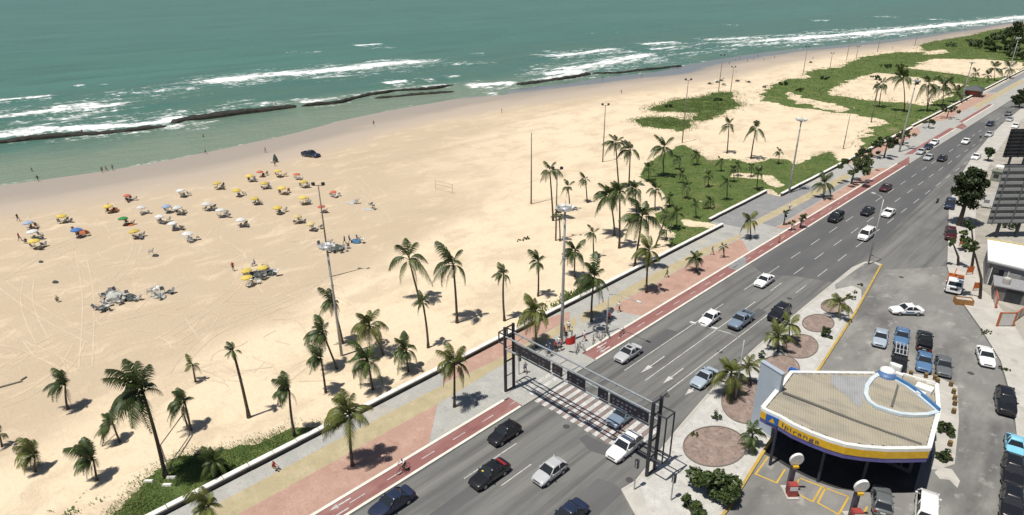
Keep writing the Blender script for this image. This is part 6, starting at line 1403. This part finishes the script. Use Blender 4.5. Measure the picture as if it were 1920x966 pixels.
# barrels and cones in the lot
barrelm = mat('barrel_orange', (.34, .19, .05), .7, c2=(.10, .08, .04), scale=4)
def barrel(px, py, label, grp='painted barrels around the station'):
    x, y = G(px, py); e = empty('barrel', (x, y, 0)); tag(e, label, 'barrel', grp)
    MB().lathe([(.001, .0), (.21, .0), (.22, .25), (.21, .45), (.22, .62), (.21, .64), (.001, .64)], 12).build('drum', barrelm, e, smooth=False)
    for z in (.2, .43): MB().lathe([(.225, -.04), (.235, 0), (.225, .04)], 12, 0, (0, 0, z)).build('hoop', trim, e)
    return e
bs = []
for px, py in ((1707, 704), (1735, 708), (1752, 712), (1757, 718), (1782, 724), (1787, 738), (1789, 750), (1789, 760), (1787, 775), (1780, 836), (1777, 862)): bs.append((px + py * .001, barrel(px, py, '')))
bs.sort(key=lambda t: t[1].location.y, reverse=True)
RN = ['first', 'second', 'third', 'fourth', 'fifth', 'sixth', 'seventh', 'eighth', 'ninth', 'tenth', 'eleventh']
for i, (_, o) in enumerate(bs): o['label'] = 'orange barrel beside the station, %s counting from the parked cars' % RN[i]
sheet('concrete_patch', PX([(1752, 886), (1764, 876), (1785, 880), (1800, 902), (1795, 915), (1780, 900), (1762, 898)]), .009, conc)
sheet('concrete_apron', PX([(1700, 700), (1755, 705), (1795, 725), (1798, 790), (1790, 870), (1760, 880), (1745, 880), (1755, 780), (1740, 720)]), .008, conc)

# ================================================================== BEACH UMBRELLAS, CHAIRS, STALLS
UC = {'yellow': (.68, .54, .13), 'white': (.68, .69, .69), 'red': (.58, .16, .10), 'blue': (.08, .20, .48), 'pale': (.66, .56, .30), 'green': (.06, .30, .10), 'lightblue': (.35, .45, .62)}
um_m = {k: mat('canopy_' + k, c, .8, var=.1, scale=2, trans=.3, obj_rand=.12) for k, c in UC.items()}
n = 8; cm_ = MB(); vs = [(0, 0, 2.35)]
for k in range(n * 2):
    a = math.pi * k / n; sag = .94 if k % 2 else 1.0; vs.append((.68 * sag * math.cos(a), .68 * sag * math.sin(a), 2.22 - (.03 if k % 2 else 0)))
for k in range(n * 2):
    a = math.pi * k / n; sag = .93 if k % 2 else 1.0; vs.append((1.2 * sag * math.cos(a), 1.2 * sag * math.sin(a), 1.92 + (.03 if k % 2 else 0)))
for k in range(n * 2):
    a = math.pi * k / n; sag = .93 if k % 2 else 1.0; vs.append((1.21 * sag * math.cos(a), 1.21 * sag * math.sin(a), 1.76 - (.05 if k % 2 else 0)))
N2 = n * 2
fs = [(0, 1 + k, 1 + (k + 1) % N2) for k in range(N2)] + [(1 + r * N2 + k, 1 + (r + 1) * N2 + k, 1 + (r + 1) * N2 + (k + 1) % N2, 1 + r * N2 + (k + 1) % N2) for r in range(2) for k in range(N2)]
canopy_me = cm_.add(vs, fs).mesh('canopy', um_m['white']); 
pole_me = MB().tube([(0, 0, -.4), (0, 0, 2.42)], .028, 6).mesh('pole', galv)
chair_ms = {'white': mat('plastic_white', (.62, .63, .63), .5), 'grey': mat('plastic_grey', (.20, .21, .22), .6), 'blue': mat('plastic_blue', (.10, .18, .32), .5), 'wood': mat('chair_wood', (.16, .09, .05), .7)}
ch = MB(); ch.add([(-.24, -.22, .40), (.24, -.22, .40), (.24, .24, .36), (-.24, .24, .36), (-.24, -.22, .36), (.24, -.22, .36), (.24, .24, .32), (-.24, .24, .32)], [(0, 1, 2, 3), (7, 6, 5, 4), (0, 4, 5, 1), (1, 5, 6, 2), (2, 6, 7, 3), (3, 7, 4, 0)])
ch.add([(-.24, .24, .36), (.24, .24, .36), (.22, .46, .86), (-.22, .46, .86), (-.24, .27, .34), (.24, .27, .34), (.22, .5, .85), (-.22, .5, .85)], [(0, 1, 2, 3), (7, 6, 5, 4), (0, 4, 5, 1), (1, 5, 6, 2), (2, 6, 7, 3), (3, 7, 4, 0)])
for sx_ in (-1, 1):
    for a, b in (((.22 * sx_, -.2, .4), (.26 * sx_, -.26, -.03)), ((.22 * sx_, .22, .36), (.26 * sx_, .34, -.03)), ((.26 * sx_, -.22, .6), (.25 * sx_, .36, .62)), ((.24 * sx_, -.2, .38), (.26 * sx_, -.22, .6))): ch.tube([a, b], .022, 4)
chair_me = ch.mesh('beach_chair', chair_ms['white'])
tb = MB(); tb.lathe([(.001, .5), (.38, .5), (.38, .46), (.001, .46)], 10)
for k in range(3): tb.tube([(.05 * math.cos(k * 2.1), .05 * math.sin(k * 2.1), .46), (.3 * math.cos(k * 2.1), .3 * math.sin(k * 2.1), -.02)], .02, 4)
table_me = tb.mesh('beach_table', chair_ms['white'])
groups = {}; chairs = []; tables = []
def umbrella(px, py, k, nchair=3, chc='grey', sc=1.0, table=True):
    x, y = G(px, py, 2.0); z = zbeach(x, y); x, y = G(px, py, 2.0 * sc + z)
    e = empty('beach_umbrella', (x, y, z), random.uniform(0, .7), sc * random.uniform(.95, 1.08)); tag(e, '', 'umbrella', 'beach umbrellas on the open sand')
    e.rotation_euler = (random.uniform(-.08, .08), random.uniform(-.08, .08), random.uniform(0, 1))
    link('pole', pole_me, e); c = link('canopy', canopy_me, e); setmat(c, um_m[k]); groups.setdefault(k, []).append((px, e))
    a0 = random.uniform(0, 6.28)
    for i in range(nchair):
        a = a0 + i * 2.1 + random.uniform(-.3, .3); r = random.uniform(.7, 1.2) ; cx_, cy_ = x + math.cos(a) * r + .15, y + math.sin(a) * r + .6
        o = link('beach_chair', chair_me); setmat(o, chair_ms[chc]); o.location = (cx_, cy_, zbeach(cx_, cy_) + .03); o.rotation_euler = (0, 0, random.uniform(0, 6.28)); o.scale = (1.15,) * 3; chairs.append((e, o, chc))
    if table:
        o = link('beach_table', table_me); setmat(o, chair_ms['white' if chc == 'white' else 'grey']); o.location = (x + .5, y + .3, zbeach(x + .5, y + .3)); tables.append((e, o, k))
    return e
for px, py, k, nc, cc in [(53, 417, 'lightblue', 3, 'wood'), (61, 434, 'white', 3, 'grey'), (62, 452, 'yellow', 4, 'grey'), (114, 404, 'yellow', 3, 'grey'), (142, 431, 'blue', 3, 'wood'), (202, 386, 'yellow', 3, 'wood'), (237, 366, 'red', 3, 'grey'), (230, 409, 'green', 2, 'wood'), (252, 433, 'yellow', 3, 'grey'),
                          (298, 405, 'white', 4, 'grey'), (333, 389, 'white', 4, 'grey'), (339, 357, 'white', 4, 'grey'), (324, 418, 'white', 4, 'grey'), (351, 438, 'white', 4, 'white'), (386, 382, 'white', 4, 'grey'), (413, 394, 'white', 4, 'grey'), (451, 411, 'white', 4, 'grey'), (263, 388, 'white', 2, 'white'), (311, 386, 'lightblue', 2, 'grey'),
                          (407, 343, 'yellow', 3, 'grey'), (467, 329, 'yellow', 3, 'grey'), (443, 356, 'yellow', 2, 'grey'), (477, 371, 'yellow', 3, 'grey'), (495, 342, 'yellow', 3, 'grey'), (487, 322, 'red', 2, 'wood'), (556, 327, 'red', 3, 'white'), (568, 340, 'yellow', 3, 'grey'), (528, 352, 'yellow', 3, 'wood'), (568, 371, 'yellow', 3, 'grey'), (520, 388, 'yellow', 3, 'grey'), (520, 321, 'yellow', 3, 'wood'),
                          (556, 405, 'pale', 3, 'grey'), (583, 418, 'pale', 3, 'grey'), (624, 359, 'red', 4, 'white'), (603, 387, 'red', 1, 'grey'), (463, 506, 'yellow', 3, 'grey'), (492, 500, 'yellow', 5, 'blue'), (463, 520, 'yellow', 3, 'white')]:
    umbrella(px, py, k, nc, cc, (.8 if k != 'red' else .68) if not (455 < px < 500 and py > 490) else .74)
nm = {'yellow': 'yellow', 'white': 'white', 'red': 'orange-red', 'blue': 'bright blue', 'pale': 'pale cream-yellow', 'green': 'green', 'lightblue': 'pale blue'}
for k, l in groups.items():
    if len(l) == 1: l[0][1]['label'] = nm[k] + ' beach umbrella, the only one of its colour on the sand'
    else: order_labels(l, nm[k] + ' beach umbrella, %s of that colour')
for u, o, k in chairs: tag(o, '%s chair under the %s' % ({'wood': 'brown', 'blue': 'blue'}.get(k, k), u['label'].replace(', the only one of its colour on the sand', '')), 'chair', 'chairs under the ' + u['label'])
for u, o, k in tables: tag(o, 'round table under the ' + u['label'].replace(', the only one of its colour on the sand', ''), 'table')
# heaps of folded gear waiting on the sand
tarp = {'white': mat('tarp_white', (.5, .5, .46), .8, c2=(.33, .34, .32), scale=2, bump=.6), 'dark': mat('tarp_dark', (.05, .065, .06), .8, bump=.6), 'blue': mat('tarp_blue', (.05, .14, .25), .7, bump=.6), 'orange': mat('tarp_orange', (.42, .13, .05), .8, bump=.6)}
def heap(px, py, w, h, mk, label, nst=5, seed=0):
    x, y = G(px, py); z = zbeach(x, y); e = empty('gear_heap', (x, y, z), .4); tag(e, label, 'gear')
    r = random.Random(seed); m_ = MB(); nn_, mm_ = 12, 6
    for j in range(mm_):
        for i in range(nn_):
            a = 2 * math.pi * i / nn_; t = j / (mm_ - 1); rr = w * (1 - t ** 2.2) ** .5 * r.uniform(.8, 1.15) if j < mm_ - 1 else .03; m_.v.append((rr * math.cos(a) * 1.3, rr * math.sin(a) * .8, h * t * r.uniform(.85, 1.1) - (.05 if j == 0 else 0)))
    for j in range(mm_ - 1):
        for i in range(nn_): m_.f.append([j * nn_ + i, j * nn_ + (i + 1) % nn_, (j + 1) * nn_ + (i + 1) % nn_, (j + 1) * nn_ + i]); m_.mi.append(0)
    m_.build('tarpaulin', tarp[mk], e)
    for k in range(nst):
        o = link('stacked_chair', chair_me, e); setmat(o, chair_ms[r.choice(['white', 'grey', 'grey'])]); a = r.uniform(0, 6.28); o.location = (w * 1.5 * math.cos(a), w * 1.2 * math.sin(a), r.choice([0, .25, .5])); o.rotation_euler = (r.uniform(-.4, .4), 0, r.uniform(0, 6.28)); o.scale = (1.2,) * 3
heap(220, 562, 1.5, 1.6, 'white', 'big white covered heap of chairs on the sand', 9, 1); heap(244, 560, 1.1, .8, 'dark', 'dark folded gear right of the white heap', 5, 2); heap(196, 580, .7, .8, 'dark', 'small dark pile left of the white heap', 3, 3)
heap(298, 557, 1.0, 1.1, 'white', 'smaller white heap of chairs right of the big one', 5, 4); heap(319, 549, .5, .5, 'dark', 'small dark bundle right of the white heaps', 1, 5); heap(482, 518, 1.3, .9, 'dark', 'dark tables and chairs piled under yellow umbrellas', 8, 6)
heap(505, 514, 1.0, .6, 'dark', 'dark gear at the right of the yellow umbrella group', 4, 7); heap(630, 468, 1.5, 1.0, 'dark', 'dark stall of gear beside the brown sports pole', 7, 8); heap(668, 455, .9, .7, 'blue', 'blue covered pile right of the dark stall', 2, 9); heap(612, 462, .9, .7, 'white', 'white covered pile left of the dark stall', 3, 10)
heap(157, 437, 1.0, .7, 'orange', 'orange cloth heap beside the blue umbrella', 1, 11); heap(215, 395, .9, .6, 'orange', 'orange cloth heap beside the yellow umbrella', 1, 12); heap(517, 303, .6, 2.2, 'dark', 'tall narrow pile of gear near the pickup on the beach', 1, 13); heap(104, 530, .45, .4, 'dark', 'dark bundle on the left sand', 0, 14); heap(292, 480, .5, .4, 'dark', 'two dark chairs folded on the mid sand', 1, 15); heap(77, 492, .4, .35, 'dark', 'small dark bundle on the far left sand', 0, 16); heap(241, 421, 1.0, .3, 'orange', 'brown mats spread on the sand', 0, 17)
for k, (px, py) in enumerate(((658, 381), (690, 393))): heap(px, py, .9, .25, 'white', ['white low heap on bare sand, upper one of two', 'white low heap on bare sand, lower one of two'][k], 2, 20 + k)
fc = []
for px, py in ((1330, 158), (1345, 155), (1352, 152), (1357, 160), (1382, 153), (1404, 155), (1433, 164), (1520, 118)): fc.append((px, heap(px, py, .7, .9, 'dark', '', 1, px)))
# (labels of the far piles)
k = 0
for o in [o for o in col.objects if o.name.startswith('gear_heap') and o['label'] == '']:
    o['label'] = 'tiny dark beach stall far along the sand, %s of these' % ORD[k]; o['group'] = 'far beach stalls'; k += 1
# volleyball posts, wooden goal, tree stakes
def frame(name, segs, m, label, cat, r=.05, part_names=None):
    x0, y0 = G(*segs[0][0][:2]); e = empty(name, (x0, y0, zbeach(x0, y0))); tag(e, label, cat)
    for k, (a, b) in enumerate(segs):
        pa = (*[q - w for q, w in zip(G(a[0], a[1]), (x0, y0))], a[2]); pb = (*[q - w for q, w in zip(G(b[0], b[1]), (x0, y0))], b[2]); MB().tube([pa, pb], r, 6).build(part_names[k] if part_names else 'bar', m, e)
    return e
frame('volleyball_net', [((817, 356, -.2), (817, 356, 2.3)), ((849, 364, -.2), (849, 364, 2.3)), ((817, 356, 2.2), (849, 364, 2.2)), ((817, 356, 1.4), (849, 364, 1.4))], brownpole, 'volleyball posts with net lines on the sand', 'net', .03, ['post', 'post', 'net_line', 'net_line'])
frame('goal_frame', [((310, 866, -.1), (310, 866, 2.2)), ((352, 806, -.1), (352, 806, 2.2)), ((310, 866, 2.15), (352, 806, 2.15)), ((318, 886, .05), (360, 818, .05)), ((310, 866, 2.1), (318, 886, .05)), ((352, 806, 2.1), (360, 818, .05))], brownpole, 'thin wooden goal frame behind the big leaning palm', 'goal', .06, ['post', 'post', 'crossbar', 'ground_bar', 'stay', 'stay'])
frame('tree_stake', [((192, 838, 0), (205, 818, 1.6))], brownpole, 'leaning wooden stake beside the small tied palm', 'stake', .05)
frame('fallen_pole', [((-20, 733, .1), (42, 716, .1)), ((40, 714, .1), (50, 708, .1))], brownpole, 'dark fallen pole lying on the sand at the left edge', 'pole', .12)
# kerbstone and litter bits near the verge
k_ = []
for px, py in ((279, 905), (314, 912), (322, 898)):
    x, y = G(px, py); o = MB().add([(-.7, -.2, 0), (.7, -.25, 0), (.75, .2, 0), (-.65, .25, 0), (-.6, -.15, .3), (.6, -.2, .32), (.65, .15, .3), (-.55, .2, .28)], [(3, 2, 1, 0), (4, 5, 6, 7), (0, 1, 5, 4), (1, 2, 6, 5), (2, 3, 7, 6), (3, 0, 4, 7)]).build('stone_block', curb_w); o.location = (x, y, .1); o.rotation_euler = (0, 0, .8); o.scale = (.7, .7, .7); tag(o, '', 'block', 'white blocks on the verge'); k_.append((px, o))
order_labels(k_, 'loose white stone block on the verge, %s of three')

# ================================================================== KIOSK AND INLAND BUILDINGS
x, y = G(1824, 180, .1); e = empty('kiosk', (x, y, .12)); tag(e, 'dark-roofed beach kiosk at the far end of the promenade', 'kiosk')
MB().box(-2.6, 2.6, -2.6, 2.6, 0, 2.6).build('wall', mat('kiosk_wall', (.12, .10, .09), .8), e); MB().add([(-3.6, -3.6, 2.5), (3.6, -3.6, 2.5), (3.6, 3.6, 2.5), (-3.6, 3.6, 2.5), (-1.2, -1.2, 3.9), (1.2, -1.2, 3.9), (1.2, 1.2, 3.9), (-1.2, 1.2, 3.9)], [(3, 2, 1, 0), (4, 5, 6, 7), (0, 1, 5, 4), (1, 2, 6, 5), (2, 3, 7, 6), (3, 0, 4, 7)]).build('roof', mat('kiosk_roof', (.07, .075, .08), .7), e)
MB().box(-1.8, 1.8, -2.7, -2.605, .9, 2.1).build('counter', mat('kiosk_counter', (.3, .05, .03), .6), e)
for s in (-1, 1): MB().box(s * 3.3 - .08, s * 3.3 + .08, -3.35, -3.2, 0, 2.6).build('post', brownpole, e)
# white-roofed building
rp = [(-14.4, 126.8), (-4, 128.6), (-2.2, 116.2), (-12.3, 116.4)]
e = empty('shop_building', (-8, 121, .13)); tag(e, 'low building with a bright white flat roof at the right edge', 'building')
loc = lambda l: [(a - (-8), b - 121) for a, b in l]
rl = loc(rp); MB().prism([(a * .93, b * .93) for a, b in rl], 0, 3.7).build('wall', mat('shop_grey', (.20, .20, .205), .8), e)
MB().prism(rl, 3.7, 4.0).build('roof', mat('roof_white', (.78, .78, .76), .6, c2=(.7, .7, .68)), e); strip3('roof_edge', [rl[0], rl[1]], .3, .25, 3.95, mat('roof_edge_yellow', (.5, .42, .2), .6), e); strip3('roof_edge', [rl[3], rl[2]], .22, .18, 3.97, whitep, e)
for k in range(4):
    a, b = Vector(rl[3]) * .93, Vector(rl[2]) * .93; p, q = a.lerp(b, .05 + k * .23), a.lerp(b, .22 + k * .23); w_ = MB().add([(p.x, p.y - .03, .1), (q.x, q.y - .03, .1), (q.x, q.y - .03, 2.9), (p.x, p.y - .03, 2.9)], [(0, 1, 2, 3)]).build('shutter' if k % 2 else 'door', [glass, mat('shutter_grey', (.33, .33, .32), .6)][k % 2], e)
    MB().box(p.x - .06, p.x + .06, p.y - .1, p.y - .035, .05, 3.0).build('pilaster', whitep, e)
MB().tube([(2.6, -3.5, 3.9), (2.6, -3.5, 6.2)], .07, 6).build('vent_pipe', darkst, e); MB().lathe([(.001, .3), (.28, .1), (.3, 0), (.001, 0)], 10, 0, (2.6, -3.5, 6.1)).build('vent_cowl', darkst, e)
# yard wall with orange and white panels in front of it
owm = mat('panel_white', (.62, .61, .58), .7, c2=(.5, .49, .46)); oro = mat('frame_orange', (.50, .13, .045), .65, c2=(.36, .10, .04))
def panel_wall(a, b, nseg, h, label):
    (x1, y1), (x2, y2) = a, b; L_ = math.hypot(x2 - x1, y2 - y1); e = empty('panel_fence', (x1, y1, .13), math.atan2(y2 - y1, x2 - x1)); tag(e, label, 'fence'); s = L_ / nseg
    for k in range(nseg): MB().box(k * s + .12, (k + 1) * s - .12, -.05, .05, .15, h - .1).build('panel', owm, e)
    for k in range(nseg + 1): MB().box(k * s - .11, k * s + .11, -.1, .1, 0, h).build('post', oro, e)
    MB().box(0, L_, -.08, .08, h - .1, h).build('rail', oro, e)
panel_wall(G(1866, 578, .13), G(1858, 530, .13), 4, 1.6, 'orange-framed white panel fence on the left of the yard')
panel_wall(G(1869, 612, .13), G(1898, 612, .13), 1, 2.2, 'big orange-framed white gate panel facing the pavement'); panel_wall(G(1898, 606, .13), G(1920, 590, .13), 2, 1.5, 'orange-framed panels running to the right edge')
e = empty('yard_shed', (*G(1895, 560, .13), .13), .2); tag(e, 'grey sheet-roofed shed in the yard behind the fence', 'shed')
MB().box(-2.4, 3.5, -1.8, 1.8, 0, 2.3).build('wall', mat('shed_wall', (.16, .15, .145), .8), e); MB().box(-2.7, 3.8, -2.1, 2.1, 2.3, 2.45).build('roof', mat('shed_roof', (.27, .27, .28), .6), e)
MB().lathe([(.001, 1.0), (.45, .95), (.5, .8), (.5, 0), (.001, 0)], 12, 0, (-1.2, -.6, 2.45)).build('water_tank', conc, e); MB().box(-1.0, 1.0, -1.86, -1.81, .1, 2.0).build('door', darkst, e)
# planter box, orange barriers
x, y = G(1805, 570); e = empty('planter_box', (x, y, .01), .5); tag(e, 'wooden skip standing in front of the lorry', 'skip')
for a in ((-1.15, 1.15, -.62, -.55), (-1.15, 1.15, .55, .62)): MB().box(*a, 0, .95).build('side', mat('skip_wood', (.36, .18, .05), .7, c2=(.25, .12, .04)), e)
for a in ((-1.15, -1.08, -.55, .55), (1.08, 1.15, -.55, .55)): MB().box(*a, 0, .95).build('side', MATS['skip_wood'], e)
MB().box(-1.08, 1.08, -.55, .55, .7, .78).build('rubble', conc, e)
for px, py, l in ((1830, 545, 'orange mesh barrier beside the lorry'), (1803, 462, 'orange mesh barrier behind the lorry'), (1817, 515, 'orange barrier board at the lorry tail')):
    x, y = G(px, py, .13); e = empty('barrier', (x, y, .13), .9); tag(e, l, 'barrier')
    for s in (-.55, .55): MB().box(s - .04, s + .04, -.04, .04, 0, 1.5).build('post', oro, e)
    MB().box(-.55, .55, -.02, .02, .35, 1.4).build('mesh', orange, e)
# billboards seen from behind
louv = mat('billboard_louvre', (0.14, 0.15, 0.15), 0.6, c2=(.09, .095, .1), scale=1.5); louv2 = mat('billboard_rib', (0.27, 0.28, 0.28), 0.6)
def billboard(bot, top_py, wpx, y0, nb_, label, ribm, bodym, legs):
    x, zb = GY(*bot, y0); zt_ = top_height(x, y0, top_py); W_ = wpx * dist(x, y0, zb) / F; rz = math.atan2(R2[1], R2[0])
    e = empty('billboard', (x, y0, .13), rz); tag(e, label, 'billboard')
    MB().box(0, W_, .0, .18, zb, zt_).build('backing', bodym, e)
    for k in range(nb_):
        z = zb + (zt_ - zb) * (k + .5) / nb_; MB().box(-.04, W_ + .04, -.16, -.002, z - (zt_ - zb) / nb_ * .30, z + (zt_ - zb) / nb_ * .14).build('slat', ribm, e)
    for f in (.08, .5, .92): MB().box(W_ * f - .07, W_ * f + .07, -.30, -.165, zb - .1, zt_ + .1).build('upright', bodym, e)
    for f in legs: MB().box(W_ * f - .2, W_ * f + .2, .02, .45, -.1, zb + .4).build('leg', darkst, e)
    return e
billboard((1851, 421), 312, 66, 139.5, 9, 'tall louvred billboard seen from behind at the right edge', louv2, louv, (.3, .75))
billboard((1880, 296), 243, 42, 200, 8, 'black billboard seen from behind, far right', darkst, mat('billboard_black', (.012, .012, .014), .6), (.3, .8))
x, y = G(1866, 318, 3); e = empty('canopy_roof', (x, y + 3, .13)); tag(e, 'flat white canopy roof behind the louvred billboard', 'canopy')
MB().box(-.4, 14, -1.2, 1.2, 2.9, 3.2).build('roof', whitep, e)
for x_ in (0, 6, 12): MB().box(x_ - .1, x_ + .1, -.1, .1, 0, 2.9).build('post', galv, e)
x, y = G(1847, 392); e = empty('notice_board', (x, y, .13), .25); tag(e, 'white notice board on the pavement left of the louvred billboard', 'sign')
MB().box(-1.0, 1.0, -.06, .06, .7, 3.3).build('board', whitep, e); MB().box(-.6, .4, -.075, -.062, 1.2, 1.9).build('printed_block', mat('print_grey', (.2, .2, .22), .7), e)
for s in (-.8, .8): MB().box(s - .06, s + .06, .062, .15, 0, 3.3).build('post', galv, e)
x, y = G(1866, 340); e = empty('ticket_booth', (x, y, .13)); tag(e, 'small grey-green booth on the pavement above the notice board', 'booth')
MB().box(-1, 1, -1, 1, 0, 2.4).build('wall', mat('booth_green', (.20, .22, .18), .8), e); MB().box(-1.2, 1.2, -1.2, 1.2, 2.4, 2.55).build('roof', mat('booth_roof', (.17, .19, .15), .8), e); MB().box(-.5, .5, -1.03, -1.005, .9, 1.8).build('window', glass, e)
# buildings past the right edge that close the view inland
for k, (x, y, w, d, h, c) in enumerate(((-2, 150, 16, 14, 5, (.6, .58, .54)), (-8, 185, 16, 18, 4, (.5, .5, .48)), (-16, 235, 16, 24, 5, (.56, .53, .48)))):
    e = empty('low_building', (x + 8, y, .13)); tag(e, ['low pale building behind the louvred billboard', 'low grey building behind the black billboard', 'low cream building far right under the trees'][k], 'building')
    MB().box(-w / 2, w / 2, -d / 2, d / 2, 0, h).build('wall', mat('house_%d' % k, c, .8), e); MB().box(-w / 2 - .3, w / 2 + .3, -d / 2 - .3, d / 2 + .3, h, h + .25).build('roof', whitep, e)
    for q in range(4): MB().box(-w / 2 - .05, -w / 2 - .005, -d / 2 + 1 + q * d / 4, -d / 2 + 2.2 + q * d / 4, 1.0, 2.4).build('window', glass, e)
